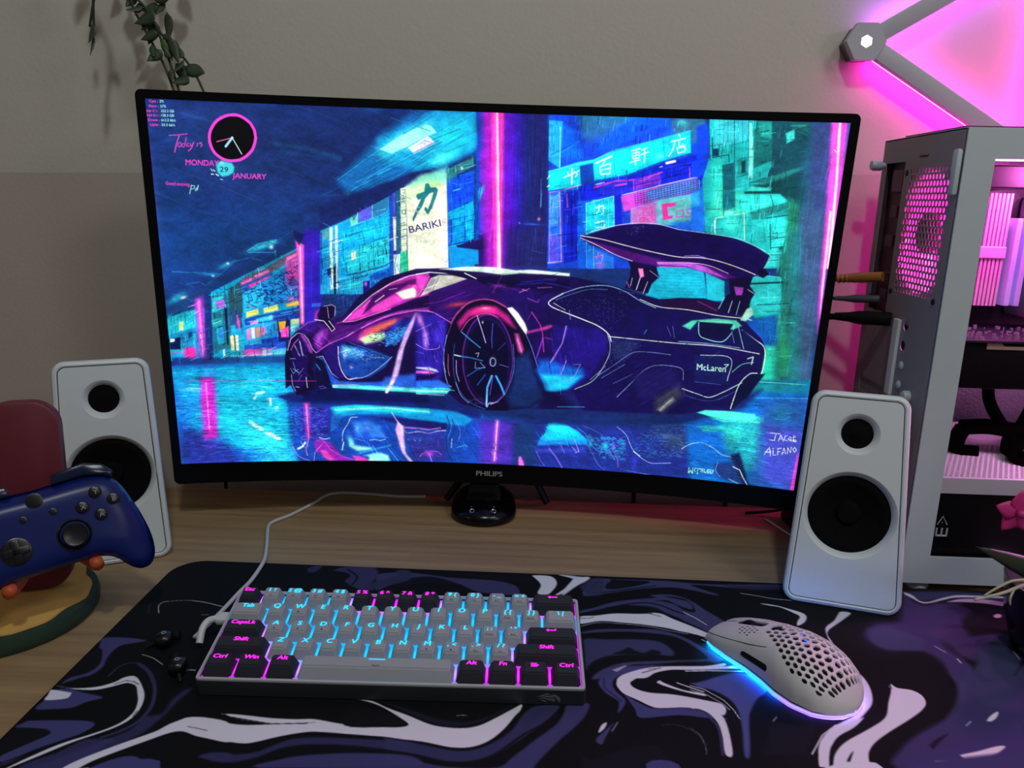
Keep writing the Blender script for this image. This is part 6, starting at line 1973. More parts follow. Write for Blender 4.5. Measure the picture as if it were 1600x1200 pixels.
# ------------------------------------------------------------------ speakers
M_spk = mat('white_speaker_plastic', 'd4dcdf', .4, var=.02)
M_groove = mat('seam_shadow_gap', '1a1a1c', .8)
def speaker(label, x, y, z, yaw, lean, h, wb, wt, tw, wf):
    e = empty('desktop_speaker', label, 'speaker', (x, y, z), (0, 0, yaw), 'pair of white two-way desktop speakers')
    sl, cl = math.sin(lean), math.cos(lean)
    def F(a, b, d=0):
        k = 1 - 2.1 * max(0, d - .006)          # the cabinet narrows towards its back
        a, b = a * k, h * .56 + (b - h * .56) * k
        return Vector((a, b * sl + d * cl, b * cl - d * sl))
    def outl(i, r=.013):
        return round_poly([(-wb / 2 + i, i), (wb / 2 - i, i), (wt / 2 - i, h - i), (-wt / 2 + i, h - i)], max(r - i, .002), 7)
    b = bm_new()
    rings = []
    for ins, d in ((.0052, .006), (.0052, .0006), (.0038, .0), (.0014, .0012), (0, .004), (0, .012), (0, .085), (.004, .092)):
        rings.append([b.verts.new(F(a, c, d)) for a, c in outl(ins)])
    for A, B in zip(rings[:-1], rings[1:]):
        for i in range(len(A)):
            j = (i + 1) % len(A)
            b.faces.new((A[i], A[j], B[j], B[i]))
    b.faces.new(rings[-1])
    obj('cabinet', b, M_spk, e, smooth=35)
    bm = bm_new()
    add_plate(bm, outl(.0061), [circle(0, tw[0], tw[1] + .0055, 40), circle(0, wf[0], wf[1] + .0045, 56)],
              lambda a, c: F(a, c, .0006), lambda a, c: F(a, c, .004))
    # shallow waveguide rings around both drivers
    B3 = Matrix(((1, 0, 0, 0), (0, sl, -cl, 0), (0, cl, sl, 0), (0, 0, 0, 1)))
    for (c, r, w) in ((tw[0], tw[1], .0055), (wf[0], wf[1], .0045)):
        add_lathe(bm, [(r + w, -.0006), (r + w * .8, -.0012), (r + w * .4, -.0034), (r + .0004, -.0058), (r - .0004, -.0075), (r + w, -.0075)], 56,
                  Matrix.Translation(F(0, c)) @ B3)
    obj('front_baffle', bm, M_spk, e, smooth=30)
    bm = bm_new()
    add_plate(bm, outl(.0050), [circle(0, tw[0], tw[1] + .004, 24), circle(0, wf[0], wf[1] + .005, 32)], lambda a, c: F(a, c, .0045), lambda a, c: F(a, c, .0058))
    obj('seam_shade_plate', bm, M_groove, e)  # dark plate in the seam stands for the shadow in the groove
    bm = bm_new()
    r = tw[1]
    add_lathe(bm, [(0, -.003), (r * .35, -.0035), (r * .6, -.0058), (r * .85, -.0058), (r + .0008, -.0062), (r + .0008, -.009), (0, -.009)], 40, Matrix.Translation(F(0, tw[0])) @ B3)
    obj('tweeter', bm, M_cone, e, smooth=50)
    bm = bm_new()
    r = wf[1]
    add_lathe(bm, [(0, -.009), (r * .25, -.010), (r * .32, -.014), (r * .75, -.0085), (r * .82, -.006), (r * .92, -.0055), (r * .98, -.007), (r + .0008, -.0075), (r + .0008, -.020), (0, -.020)], 56,
              Matrix.Translation(F(0, wf[0])) @ B3)
    obj('woofer', bm, M_cone, e, smooth=50)
    return e
speaker('white speaker on the marbled mat right of the monitor, beside the computer case', .2873, .6549, .0036, math.radians(-15.45), math.radians(11.27),
        .2035, .1049, .0843, (.1651, .0138), (.0888, .0365))
speaker('white speaker on bare desk left of the monitor, behind the blue controller', -.4227, .6924, .0006, math.radians(25.79), math.radians(6.95),
        .2091, .1012, .0859, (.1696, .0138), (.0918, .037))

# ------------------------------------------------------------------ desk mat
mx0, mx1, my0, my1 = -.3625, .64, .302, .7020
M_mat = attr_mat('printed_cloth_mat', 0, .85)
M_mat.node_tree.nodes['Principled BSDF'].inputs['Specular IOR Level'].default_value = .2
mimg = rasterize(MAT_ART, 1416, 544, 1 / .75, '05060c', None)   # x -.42...642, y .307...715
g_ = mimg.mean(-1, keepdims=True)
full = np.clip(g_ + (mimg - g_) * .74 + .006, 0, 1)
pad = empty('desk_mat', 'wide desk mat printed with black, indigo and white marble swirls', 'mat', (.14, .5, 0))
outl = rrect(mx0, my0, mx1, my1, .030, 10)
bm = bm_new()
add_prism(bm, outl, .0002, .0030)
obj('rubber_base', at(pad, bm), M_rub, pad)
# printed cloth: only grid cells inside the rounded outline
def mat_cloth():
    H, W = full.shape[:2]
    xs = -.42 + (np.arange(W) + .5) * .00075
    ys = .715 - (np.arange(H) + .5) * .00075
    X, Y = np.meshgrid(xs, ys)
    x0, x1, y0, y1, r = mx0 + .0006, mx1 - .0006, my0 + .0006, my1 - .0006, .0295
    dx = np.maximum(np.maximum(x0 + r - X, X - (x1 - r)), 0)
    dy = np.maximum(np.maximum(y0 + r - Y, Y - (y1 - r)), 0)
    ins = (dx * dx + dy * dy) <= r * r
    idx = -np.ones(H * W, np.int64)
    keep = ins.ravel()
    idx[keep] = np.arange(keep.sum())
    co = np.stack([X.ravel()[keep] - .14, Y.ravel()[keep] - .5, np.full(keep.sum(), .0034)], 1).astype(np.float32)
    me = bpy.data.meshes.new('printed_cloth')
    me.vertices.add(len(co)); me.vertices.foreach_set('co', co.ravel())
    i = (np.arange(H - 1)[:, None] * W + np.arange(W - 1)[None]).ravel()
    q = np.stack([idx[i], idx[i + W], idx[i + W + 1], idx[i + 1]], 1)
    q = q[(q >= 0).all(1)].astype(np.int32)
    me.loops.add(q.size); me.loops.foreach_set('vertex_index', q.ravel())
    me.polygons.add(len(q)); me.polygons.foreach_set('loop_start', np.arange(len(q), dtype=np.int32) * 4)
    me.update(calc_edges=True)
    a = me.color_attributes.new('col', 'FLOAT_COLOR', 'POINT')
    rgba = np.ones((len(co), 4), np.float32)
    rgba[:, :3] = srgb2lin(full.reshape(-1, 3)[keep])
    a.data.foreach_set('color', rgba.ravel())
    return obj('printed_cloth', me, M_mat, pad)
mat_cloth()

# ------------------------------------------------------------------ keyboard
KX, KY, KYAW, KTILT = -.25023, .48903, .0279, .1795
kb_M = Matrix.Translation((KX, KY, .0034)) @ Matrix.Rotation(KYAW, 4, 'Z') @ Matrix.Rotation(KTILT, 4, 'X')
KW, KD, KH = .2917, .1017, .0162
kb = empty('mechanical_keyboard', 'compact grey and white keyboard glowing cyan and magenta on the mat', 'keyboard', mat=kb_M)
M_kcase = mat('graphite_case', '2a2e33', .55, var=.05, spec=.3)
M_krim = mat('light_grey_rim', 'b4b6ba', .4)
M_capL = mat('light_grey_keycap', '9fa2aa', .5, var=.03)
M_capD = mat('charcoal_keycap', '2c2d36', .55, var=.05, spec=.3)
M_legC = mat('cyan_backlit_legend', '10c8ff', .4, emit='08c0ff', es=1.7)
M_legM = mat('magenta_backlit_legend', 'ff20e0', .4, emit='ff20e8', es=1.7)
M_print = mat('dark_side_print', '26262c', .6)
bm = bm_new()
o_, i_ = rrect(0, 0, KW, KD, .003, 3), rrect(.0022, .0022, KW - .0022, KD - .0022, .0015, 3)
add_plate(bm, o_, [i_], lambda x, y: Vector((x, y, KH - .0018)), lambda x, y: Vector((x, y, .001)))
add_box(bm, (.002, .002, .001), (KW - .002, KD - .002, .004))
obj('case', bm, M_kcase, kb)
bm = bm_new()
add_plate(bm, rrect(.0007, .0007, KW - .0007, KD - .0007, .0026, 3), [rrect(.0028, .0028, KW - .0028, KD - .0028, .001, 3)], lambda x, y: Vector((x, y, KH)), lambda x, y: Vector((x, y, KH - .0017)))
obj('top_rim', bm, M_krim, kb)
# back-lit plate: one lit cell per key (LED colour of that key)
U = .01905
kx0, ky0 = (KW - 15 * U) / 2, (KD - 5 * U) / 2
M_led = attr_mat('key_led_glow', 1.0, .6)
cells, cols = [], []
keys = []
for r, row in enumerate(KEYROWS):
    x = 0
    for s, w, k, sub in row:
        keys.append((r, x, w, s, k, sub))
        cells.append((kx0 + x * U, ky0 + (4 - r) * U, w * U, k))
        x += w
def led_plate():
    nx, ny = 300, 100
    X = np.linspace(kx0, kx0 + 15 * U, nx); Y = np.linspace(ky0, ky0 + 5 * U, ny)
    gx, gy = np.meshgrid(X, Y)
    C = np.zeros((ny, nx, 3)); Wt = np.zeros((ny, nx)) + 1e-6
    for cx, cy, w, k in cells:
        n = max(1, round(w / U / 1.3))
        for q in range(n):
            lx = cx + w * (q + .5) / n; ly = cy + U * .62
            g = np.exp(-(((gx - lx) / (w / n * .42)) ** 2 + ((gy - ly) / (U * .42)) ** 2))
            col = np.array((.0, .40, 1.0)) if k == 'L' else np.array((.75, .02, 1.0))
            C += g[..., None] * col; Wt += g
    amp = np.clip(Wt, .25, 1.1)
    C = C / Wt[..., None] * amp[..., None] * 4.0
    me = bpy.data.meshes.new('led_plate')
    co = np.stack([gx.ravel(), gy.ravel(), np.full(gx.size, .0128)], 1).astype(np.float32)
    me.vertices.add(len(co)); me.vertices.foreach_set('co', co.ravel())
    i = (np.arange(ny - 1)[:, None] * nx + np.arange(nx - 1)[None]).ravel()
    q = np.stack([i, i + 1, i + nx + 1, i + nx], 1).astype(np.int32)
    me.loops.add(q.size); me.loops.foreach_set('vertex_index', q.ravel())
    me.polygons.add(len(q)); me.polygons.foreach_set('loop_start', np.arange(len(q), dtype=np.int32) * 4)
    me.update(calc_edges=True)
    a = me.color_attributes.new('col', 'FLOAT_COLOR', 'POINT')
    rgba = np.ones((len(co), 4), np.float32); rgba[:, :3] = C.reshape(-1, 3)
    a.data.foreach_set('color', rgba.ravel())
    o = obj('led_plate', me, M_led, kb)
    bm = bm_new(); add_box(bm, (.0024, .0024, .0105), (KW - .0024, KD - .0024, .0126))
    obj('switch_plate', bm, M_krim, kb)
led_plate()
PROF = [(.0098, .26), (.0090, .16), (.0084, .06), (.0086, -.02), (.0090, -.06)]   # height and top tilt per row, back row first
for r, x, w, s, k, sub in keys:
    g = .0009
    x0, x1 = kx0 + x * U + g, kx0 + (x + w) * U - g
    y0, y1 = ky0 + (4 - r) * U + g, ky0 + (5 - r) * U - g
    zb = KH - .0014
    h, tl = PROF[r]
    tx0, tx1, ty0, ty1 = x0 + .0030, x1 - .0030, y0 + .0040, y1 - .0018
    if s == '__':
        ty0 = y0 + .0050
    b = bm_new()
    bot = [(x0, y0), (x1, y0), (x1, y1), (x0, y1)]
    top = [(tx0, ty0), (tx1, ty0), (tx1, ty1), (tx0, ty1)]
    zt = lambda yy: zb + h + (yy - (ty0 + ty1) / 2) * (.12 if r < 2 else .05)
    A = [b.verts.new((p[0], p[1], zb)) for p in bot]
    B = [b.verts.new((p[0], p[1], zt(p[1]))) for p in top]
    b.faces.new(A[::-1]); f = b.faces.new(B)
    for i in range(4):
        j = (i + 1) % 4
        b.faces.new((A[i], A[j], B[j], B[i]))
    bmesh.ops.bevel(b, geom=[e for e in b.edges if not (e.verts[0].co.z < zb + 1e-6 and e.verts[1].co.z < zb + 1e-6)], offset=.0011, segments=2, affect='EDGES')
    cap = obj('keycap', b, M_capL if k == 'L' else M_capD, kb, smooth=35)
    if w >= 1.5 or k == 'D':
        tag(cap, {'__': 'light grey space bar', '<-': 'charcoal backspace key with an arrow', '<=': 'charcoal enter key with an arrow', '=.': 'charcoal menu key'}.get(s, ('charcoal ' if k == 'D' else 'light grey ') + s + ' key'))
    elif s.isalnum():
        tag(cap, 'light grey ' + s + ' key')
    bm = bm_new()
    cx, cy = (tx0 + tx1) / 2, ty1 - .0052
    sl = math.atan(.12 if r < 2 else .05)
    TM = Matrix.Translation((cx, cy, zt(cy) + .00012)) @ Matrix.Rotation(sl, 4, 'X')
    if s in ('<-', '<='):
        add_box(bm, (-.0034, -.0004, 0), (.0034, .0004, .0001), M=TM @ Matrix.Translation((0, .0015, 0)))
        add_prism(bm, [(-.0046, 0), (-.0026, .0014), (-.0026, -.0014)], 0, .0001, TM @ Matrix.Translation((0, .0015, 0)))
        if s == '<=':
            add_box(bm, (.0027, .0004, 0), (.0034, .0016, .0001), M=TM @ Matrix.Translation((0, .0015, 0)))
    elif s == '__':
        T2 = Matrix.Translation((cx, ty1 - .0028, zt(ty1) + .0001))
        add_box(bm, (-.0062, -.0003, 0), (.0062, .0003, .0001), M=T2)
    elif s == '=.':
        for q in range(3):
            add_box(bm, (-.0026, -.0003 + q * .0013, 0), (.0020, .0003 + q * .0013, .0001), M=TM)
        add_prism(bm, [(.0022, .0018), (.0036, .0010), (.0022, .0002)], 0, .0001, TM)
    else:
        sz = .0052 if len(s) > 1 else .0060
        add_text(bm, s, sz, TM, wx=1.25, shear=.12, bold=.00032)
    leg = obj('legend', bm, M_legC if k == 'L' else M_legM, cap)
    if sub:
        bm = bm_new()
        cy2 = ty0 + .0016
        T2 = Matrix.Translation((cx, cy2 - .0004, zt(cy2) + .00012)) @ Matrix.Rotation(sl, 4, 'X')
        if sub == 'o':
            add_lathe(bm, [(0, .0001), (.0007, .0001), (.0007, 0)], 10, T2 @ Matrix.Translation((0, .0012, 0)))
        else:
            add_text(bm, sub, .0024, T2, wx=1.1)
        obj('side_print', bm, M_print, cap)
# dragon-like emblem on the front face: generic curved claw marks as printed
bm = bm_new()
EM = Matrix(((1, 0, 0, .2635), (0, 0, -1, -.0001), (0, 1, 0, .0072), (0, 0, 0, 1)))
for P in ([(-.0085, .0012), (-.004, .0028), (.001, .0022), (.0045, .0040), (.0080, .0020), (.0095, -.0020), (.0085, -.0042), (.0072, -.0016), (.0048, .0012), (.001, .0006), (-.0035, .0014)],
          [(-.0075, -.0004), (-.003, .0004), (.0005, -.0006), (.0035, .0002), (.0055, -.0016), (.0045, -.0040), (.0030, -.0020), (.0005, -.0022), (-.002, -.0008)],
          [(-.0060, -.0018), (-.0025, -.0022), (-.0002, -.0042), (-.0030, -.0034)], [(-.0045, .0034), (-.0005, .0046), (.0022, .0036), (-.001, .0032)]):
    add_prism(bm, P, 0, .00008, EM)
obj('emblem', bm, mat('emblem_grey_print', '6e737a', .5), kb)
for x in (.03, .235):
    bm = bm_new(); add_box(bm, (x, .088, -.0145), (x + .025, .098, .002), .001)
    bmesh.ops.transform(bm, matrix=Matrix.Translation((0, .094, 0)) @ Matrix.Rotation(-KTILT, 4, 'X') @ Matrix.Translation((0, -.094, 0)), verts=bm.verts)
    obj('foot', bm, M_rub, kb)
# usb plug in the left side
bm = bm_new()
add_box(bm, (-.012, .070, .004), (0.001, .081, .0105), .002)
add_tube(bm, [(-.010, .0755, .0072), (-.018, .074, .006), (-.0215, .068, .003), (-.0215, .058, -.004)], .0030, 10)
obj('usb_plug', bm, M_white, kb, smooth=40)
# white cable
cb = [(-.14, .896, .0022), (-.174, .893, .0022), (-.206, .896, .0024), (-.243, .898, .0024), (-.263, .890, .0022), (-.273, .863, .0022), (-.289, .826, .0022), (-.302, .806, .0022),
      (-.3035, .79, .0022), (-.289, .745, .0024), (-.279, .712, .004), (-.275, .690, .0056), (-.274, .660, .0056), (-.2765, .635, .0056), (-.2785, .607, .0056), (-.2815, .580, .0057), (-.284, .560, .006)]
bm = bm_new(); add_tube(bm, cb, .0020, 10, smooth=8)
tag(obj('usb_cable', bm, mat('white_cable', 'c4c2c4', .5), smooth=True), 'thin white cable winding over the desk from the keyboard to behind the monitor', 'cable')

# ------------------------------------------------------------------ mouse
mr = Vector((.2412, .4995, .0036)); mdir = Vector((.163 - .243, .61 - .5, 0)).normalized()
yawm = math.atan2(mdir.y, mdir.x)
mouse = empty('gaming_mouse', 'white honeycomb mouse with cyan and violet underglow on the mat', 'mouse', mr, (0, 0, yawm))
ML = .1265
def smooth_interp(x, xs, ys):
    return float(np.interp(x, xs, ys))
def m_half(t, side):
    # t 0 rear .. 1 front ; side +1 = camera-left edge
    xs = [0, .02, .06, .13, .25, .38, .50, .64, .80, .92, 1.0]
    L = [0, .0125, .0215, .0300, .0345, .0340, .0300, .0275, .0275, .0262, .0225]
    Rr = [0, .0125, .0215, .0300, .0340, .0330, .0300, .0280, .0280, .0265, .0225]
    return smooth_interp(t, xs, L if side > 0 else Rr)
def m_top(t):
    return smooth_interp(t, [0, .03, .1, .2, .32, .45, .6, .75, .88, .96, 1], [.006, .0125, .0225, .0315, .0370, .0380, .0345, .0285, .0215, .0165, .0135])
def m_pt(u, v, off=0):
    """u along 0..ML, v -1..1 across; superellipse section"""
    t = min(1, max(0, u / ML))
    hw = m_half(t, v) - off
    H = m_top(t) - off
    a = v * PI / 2
    yy = math.copysign(abs(math.sin(a)) ** .80, a) * hw
    zz = .0030 + (H - .0030) * abs(math.cos(a)) ** .62
    return Vector((u, yy, max(zz, .0030)))
# domain: (u, v*0.05) plane with true hexagonal holes
VS = .050
hexs = []
P6 = .00600
for i in range(-2, 40):
    for j in range(-14, 15):
        u = .006 + i * P6 * .88
        w = (j + (.5 if i % 2 else 0)) * P6 * 1.0
        v = w / VS
        t = u / ML
        # palm field
        ok = (.05 < t < .60) and abs(v) < .62 - max(0, (t - .30)) * 1.15 - max(0, .13 - t) * 2.5
        if ok:
            r = P6 * .41
            hw = max(m_half(t, v), .012)
            sc = min(1.7, (VS) / (hw * PI / 2))
            hexs.append([(u + r * math.cos(a * PI / 3 + PI / 6), w + r * min(1.25, max(.9, sc * .8)) * math.sin(a * PI / 3 + PI / 6)) for a in range(6)])
for i in range(5):
    for j in range(4):
        u = .0845 + i * .0036; w = (.0065 + (j + .5 * (i % 2)) * .0042)
        if 0 < i < 4 or 0 < j < 3:
            for s in (-1, 1):
                hexs.append([(u + .00125 * math.cos(a * PI / 3 + PI / 6), s * w + .00135 * math.sin(a * PI / 3 + PI / 6)) for a in range(6)])
slot = lambda u0, u1, w, h: [(u0 + (u1 - u0) * .5 + (u1 - u0) * .5 * math.cos(a), w + h * math.sin(a)) for a in [2 * PI * k / 16 for k in range(16)]]
wheel = rrect(.084, -.0040, .111, .0040, .0035, 4)
side_slot = rrect(.058, .0400, .086, .0450, .0024, 4)
side_slot2 = rrect(.058, -.0450, .086, -.0400, .0024, 4)
btn = slot(.070, .078, 0, .0028)
dom = [(0.0006, -VS * .98), (ML, -VS * .98), (ML, VS * .98), (0.0006, VS * .98)]
dom = dens(dom, .004)
extra = [(ML * (i + .5) / 44, VS * (j / 15)) for i in range(44) for j in range(-14, 15)]
holes = hexs + [wheel, side_slot, side_slot2, btn]
def near(p):
    for h in holes:
        cx = sum(q[0] for q in h) / len(h); cy = sum(q[1] for q in h) / len(h)
        if abs(p[0] - cx) < .02 and in_poly(p[0], p[1], h):
            return True
    return False
extra = [p for p in extra if not near(p)]
bm = bm_new()
add_plate(bm, dom, holes, lambda x, y: m_pt(x, y / VS), lambda x, y: m_pt(x, y / VS, .0014), extra)
M_mouse = mat('white_mouse_shell', 'cdc9cb', .45, var=.02)
obj('shell', bm, M_mouse, mouse, smooth=30)
# inner body seen through the holes
bm = bm_new()
n = 30
b = bm_new()
rows = []
for i in range(n + 1):
    t = .03 + .94 * i / n
    rows.append([b.verts.new(m_pt(t * ML, v / 10, .0048)) for v in range(-10, 11)])
for A, B in zip(rows[:-1], rows[1:]):
    for i in range(20):
        b.faces.new((A[i], A[i + 1], B[i + 1], B[i]))
obj('inner_frame', b, mat('mouse_inner_dark', '2a2828', .7, var=.5, scale=300), mouse, smooth=True)
# front wall
b = bm_new()
F1 = [b.verts.new(m_pt(ML, v / 8 * .98)) for v in range(-8, 9)]
F0 = [b.verts.new((ML + .001, p.co.y, .003)) for p in F1]
for i in range(16):
    b.faces.new((F1[i], F1[i + 1], F0[i + 1], F0[i]))
obj('front_panel', b, M_mouse, mouse, smooth=True)
# base plate and the lit strip
def foot_outline(k, off):
    P = [(t * ML, m_half(t, 1) + off) for t in [0, .006, .02, .04, .06, .1, .13, .19, .25, .31, .38, .44, .50, .57, .64, .72, .80, .86, .92, 1.0]]
    return [(-off, 0)] + P[1:] + [(x, -m_half(x / ML, -1) - off) for x, _ in P[:0:-1]]
bm = bm_new(); add_prism(bm, foot_outline(0, -.002), .0004, .0030)
obj('base_plate', bm, M_mouse, mouse)
def strip_mat(name, es, led=False):
    m = bpy.data.materials.new(name)
    m.use_nodes = True
    nt = m.node_tree
    p = nt.nodes['Principled BSDF']
    tc = nt.nodes.new('ShaderNodeTexCoord'); sp = nt.nodes.new('ShaderNodeSeparateXYZ')
    nt.links.new(tc.outputs['Object'], sp.inputs[0])
    mr_ = nt.nodes.new('ShaderNodeMapRange'); mr_.inputs[1].default_value = 0; mr_.inputs[2].default_value = ML
    nt.links.new(sp.outputs['X'], mr_.inputs[0])
    cr = nt.nodes.new('ShaderNodeValToRGB')
    e = cr.color_ramp.elements
    e[0].position = 0; e[0].color = (.30, .14, .75, 1)
    e[1].position = 1; e[1].color = (.0, .50, 1, 1)
    q = e.new(.30); q.color = (.30, .16, .8, 1)
    q = e.new(.42); q.color = (.0, .42, 1, 1)
    if led:
        e[0].color = (.018, .009, .06, 1); e[1].color = (.012, .006, .10, 1); e[2].color = (0, .10, 1, 1); e[3].color = (0, .42, 1, 1)
    nt.links.new(mr_.outputs[0], cr.inputs[0])
    nt.links.new(cr.outputs[0], p.inputs['Emission Color'])
    p.inputs['Emission Strength'].default_value = es
    return m
bm = bm_new()
def ring_out(k0, k1):
    P = [t * .01 for t in range(101)]
    w = lambda t: k0 + (k1 - k0) * min(1, max(0, (t - .25) / .3))
    return [(-w(0), 0)] + [(t * ML, m_half(t, 1) + w(t)) for t in P[2::3]] + [(t * ML, -m_half(t, -1) - w(t)) for t in P[2::3][::-1]]
ou, inn = ring_out(.0012, .0002), [(max(x, .0022), y) for x, y in ring_out(-.0022, -.0022)]
add_plate(bm, ou, [inn], lambda x, y: Vector((x, y, .0034)), lambda x, y: Vector((x, y, .0016)))
obj('underglow_strip', bm, strip_mat('underglow_diffuser', 1.25), mouse)
bm = bm_new()
ou, inn = ring_out(-.0004, -.0008), ring_out(-.0019, -.0019)
add_plate(bm, ou, [inn], lambda x, y: Vector((x, y, .0013)), lambda x, y: Vector((x, y, .0006)))
obj('underglow_led', bm, strip_mat('underglow_led', 120, True), mouse)
bm = bm_new()
add_tube(bm, [m_pt(ML * t, v, -.0001) for t, v in ((1, .66), (.93, .66), (.82, .66), (.7, .64), (.6, .60), (.52, .52))], .00028, 6, smooth=3)
add_tube(bm, [m_pt(ML * t, 0, -.0001) for t in (.90, .95, 1)], .0003, 6, smooth=0)
obj('button_seam', bm, M_rub, mouse)
bm = bm_new()
add_lathe(bm, [(.0035, -.0032), (.0105, -.0032), (.0112, -.0022), (.0112, .0022), (.0105, .0032), (.0035, .0032)], 32,
          Matrix.Translation((.098, 0, .0165)) @ Matrix.Rotation(PI / 2, 4, 'X'))
obj('scroll_wheel', bm, M_rub, mouse, smooth=40)
bm = bm_new()
for k, (a, c) in enumerate(((.0585, .0715), (.0725, .0855))):
    pts = [m_pt(a + (c - a) * i / 6, .0425 / VS, .0006) for i in range(7)]
    add_tube(bm, pts, .0017, 8, smooth=0)
obj('thumb_buttons', bm, M_rub, mouse, smooth=True)
bm = bm_new()
for i in range(4):
    add_lathe(bm, [(0, .0012), (.0016, .0008), (.0016, 0)], 10, Matrix.Translation(m_pt([.045, .052, .028, .060][i], [.05, -.12, -.2, -.25][i], .0046)))
obj('inner_led', bm, mat('blue_led', '2030ff', .4, emit='3a50ff', es=2.5), mouse)

# ------------------------------------------------------------------ earbuds on the mat
M_bud = mat('black_earbud', '0e0e10', .3)
for i, (x, y, a, lab) in enumerate(((-.304, .549, .4, 'black earbud on the mat further from the keyboard corner'), (-.276, .514, 2.2, 'black earbud on the mat touching the keyboard front corner side'))):
    e = empty('earbud', lab, 'earbud', (x, y, .0034), (0, 0, a), 'pair of black earbuds left of the keyboard')
    bm = bm_new()
    add_lathe(bm, [(0, .013), (.004, .0128), (.0068, .011), (.0078, .0078), (.0068, .0035), (.004, .0006), (0, 0)], 24)
    obj('body', bm, M_bud, e, smooth=True)
    bm = bm_new()
    add_lathe(bm, [(.0016, 0), (.0030, .001), (.0044, .0035), (.0046, .006), (.0030, .0078), (.0018, .0078)], 20, Matrix.Translation((.005, 0, .0075)) @ Matrix.Rotation(1.2, 4, 'Y'))
    obj('ear_tip', bm, M_rub, e, smooth=True)
    bm = bm_new()
    add_lathe(bm, [(.0012, .0131), (.0020, .0131), (.0020, .0134), (.0012, .0134), (.0012, .0131)], 20)
    obj('ring_mark', bm, M_mark, e)
    bm = bm_new()
    add_tube(bm, [(-.004, 0, .005), (-.010, .001, .0035), (-.014, .001, .0016)], .0016, 8)
    obj('stem', bm, M_bud, e, smooth=True)

# ------------------------------------------------------------------ controller stand (plain holder) and controller
stand = empty('controller_stand', 'plain maroon controller holder on a round sandy base with dark green rim', 'stand', (-.470, .590, 0))
bm = bm_new()
add_lathe(bm, [(0, 0), (.073, 0), (.0755, .003), (.0765, .010), (.0750, .0165), (.071, .0175), (0, .0175)], 56)
obj('base_rim', bm, mat('dark_green_base', '22382c', .7, var=.15, scale=30), stand, smooth=40)
bm = bm_new()
pr = [(.0700 + .0022 * math.sin(7 * a) + .0012 * math.sin(13 * a + 1)) for a in [2 * PI * i / 72 for i in range(72)]]
add_prism(bm, [(pr[i] * math.cos(2 * PI * i / 72), pr[i] * math.sin(2 * PI * i / 72)) for i in range(72)], .0172, .0192)
obj('sand_top', bm, mat('sandy_yellow_top', 'e2b05c', .75, var=.12, scale=50, bump=.6), stand)
bm = bm_new()
add_prism(bm, rrect(-.030, 0, .030, .172, .022), -.008, .008, Matrix.Translation((.022, .018, .019)) @ Matrix.Rotation(.35, 4, 'Z') @ Matrix.Rotation(PI / 2 - .10, 4, 'X'), .003)
obj('back_panel', bm, mat('maroon_resin', '6a2230', .5, var=.1), stand, smooth=35)
M_cr = mat('orange_rest', 'c0562e', .5)
cp = Vector((-.4018, .5529, .1274))                       # the controller's guide button
cf = (Vector((0, 0, .3706)) - cp).normalized()
R3, U3 = Vector(R_), Vector(U_)
th = math.radians(15.5)
cx_ = (R3 * math.cos(th) + U3 * math.sin(th)); cx_ = (cx_ - cf * cx_.dot(cf)).normalized()
cy_ = cf.cross(cx_)
ctl_M = Matrix(((cx_.x, cy_.x, cf.x, cp.x), (cx_.y, cy_.y, cf.y, cp.y), (cx_.z, cy_.z, cf.z, cp.z), (0, 0, 0, 1)))
for s, sx in (('cradle', -.032), ('cradle', .030)):
    bm = bm_new()
    P = [ctl_M @ Vector((sx, -.0600, -.016)), ctl_M @ Vector((sx, -.0660, -.026)), ctl_M @ Vector((sx * .6, -.052, -.052)), Vector((-.448 + sx * .3, .600, .075))]
    P[0] = ctl_M @ Vector((sx, -.062, -.008))
    add_tube(bm, P, .0052, 12)
    obj(s, at(stand, bm), M_cr, stand, smooth=True)

ctl = empty('game_controller', 'midnight blue wireless controller resting tilted on the round holder, cut by the left edge', 'controller', mat=ctl_M)
M_ctl = mat('midnight_blue_shell', '0c1d62', .34, var=.05, spec=.4)
# outline of the right half (x, y) seen from the front, origin at the guide button
half = [(0, .0085), (.020, .0095), (.038, .0095), (.052, .0060), (.0615, -.003), (.0675, -.018), (.0725, -.036), (.0755, -.055), (.0745, -.070), (.0690, -.0790),
        (.0605, -.0800), (.0530, -.0745), (.0460, -.0655), (.0380, -.0605), (.0260, -.0585), (0, -.0585)]
hs = [(p.x, p.y) for p in spline([(x, y, 0) for x, y in half], 3)]
outc = hs + [(-x, y) for x, y in hs[-2:0:-1]]
def segd(x, y):
    best = 9
    for i in range(len(outc)):
        ax, ay = outc[i]; bx, by = outc[(i + 1) % len(outc)]
        dx, dy = bx - ax, by - ay
        t = max(0, min(1, ((x - ax) * dx + (y - ay) * dy) / (dx * dx + dy * dy + 1e-12)))
        best = min(best, math.hypot(x - ax - t * dx, y - ay - t * dy))
    return best
ext_ = [(-.072 + .144 * i / 36, -.078 + .086 * j / 22) for i in range(37) for j in range(23)]
ext_ = [p for p in ext_ if in_poly(p[0], p[1], outc) and segd(*p) > .0015]
def cz(x, y, sgn):
    d = min(segd(x, y), .018) / .018
    dome = math.sqrt(max(0, 1 - (1 - d) ** 2))
    grip = max(0, min(1, (abs(x) - .038) / .03)) * max(0, min(1, (-y - .01) / .05))
    if sgn > 0:
        return -.010 + .010 * dome - .004 * max(0, (y + .0)) / .009 - .006 * grip * grip
    return -.010 - (.020 + .010 * grip) * dome
bm = bm_new()
b = bm_new()
V, T = plate_mesh(outc, [], ext_)
A = [b.verts.new((x, y, cz(x, y, 1))) for x, y in V]
B = [b.verts.new((x, y, cz(x, y, -1) - .0001)) for x, y in V]
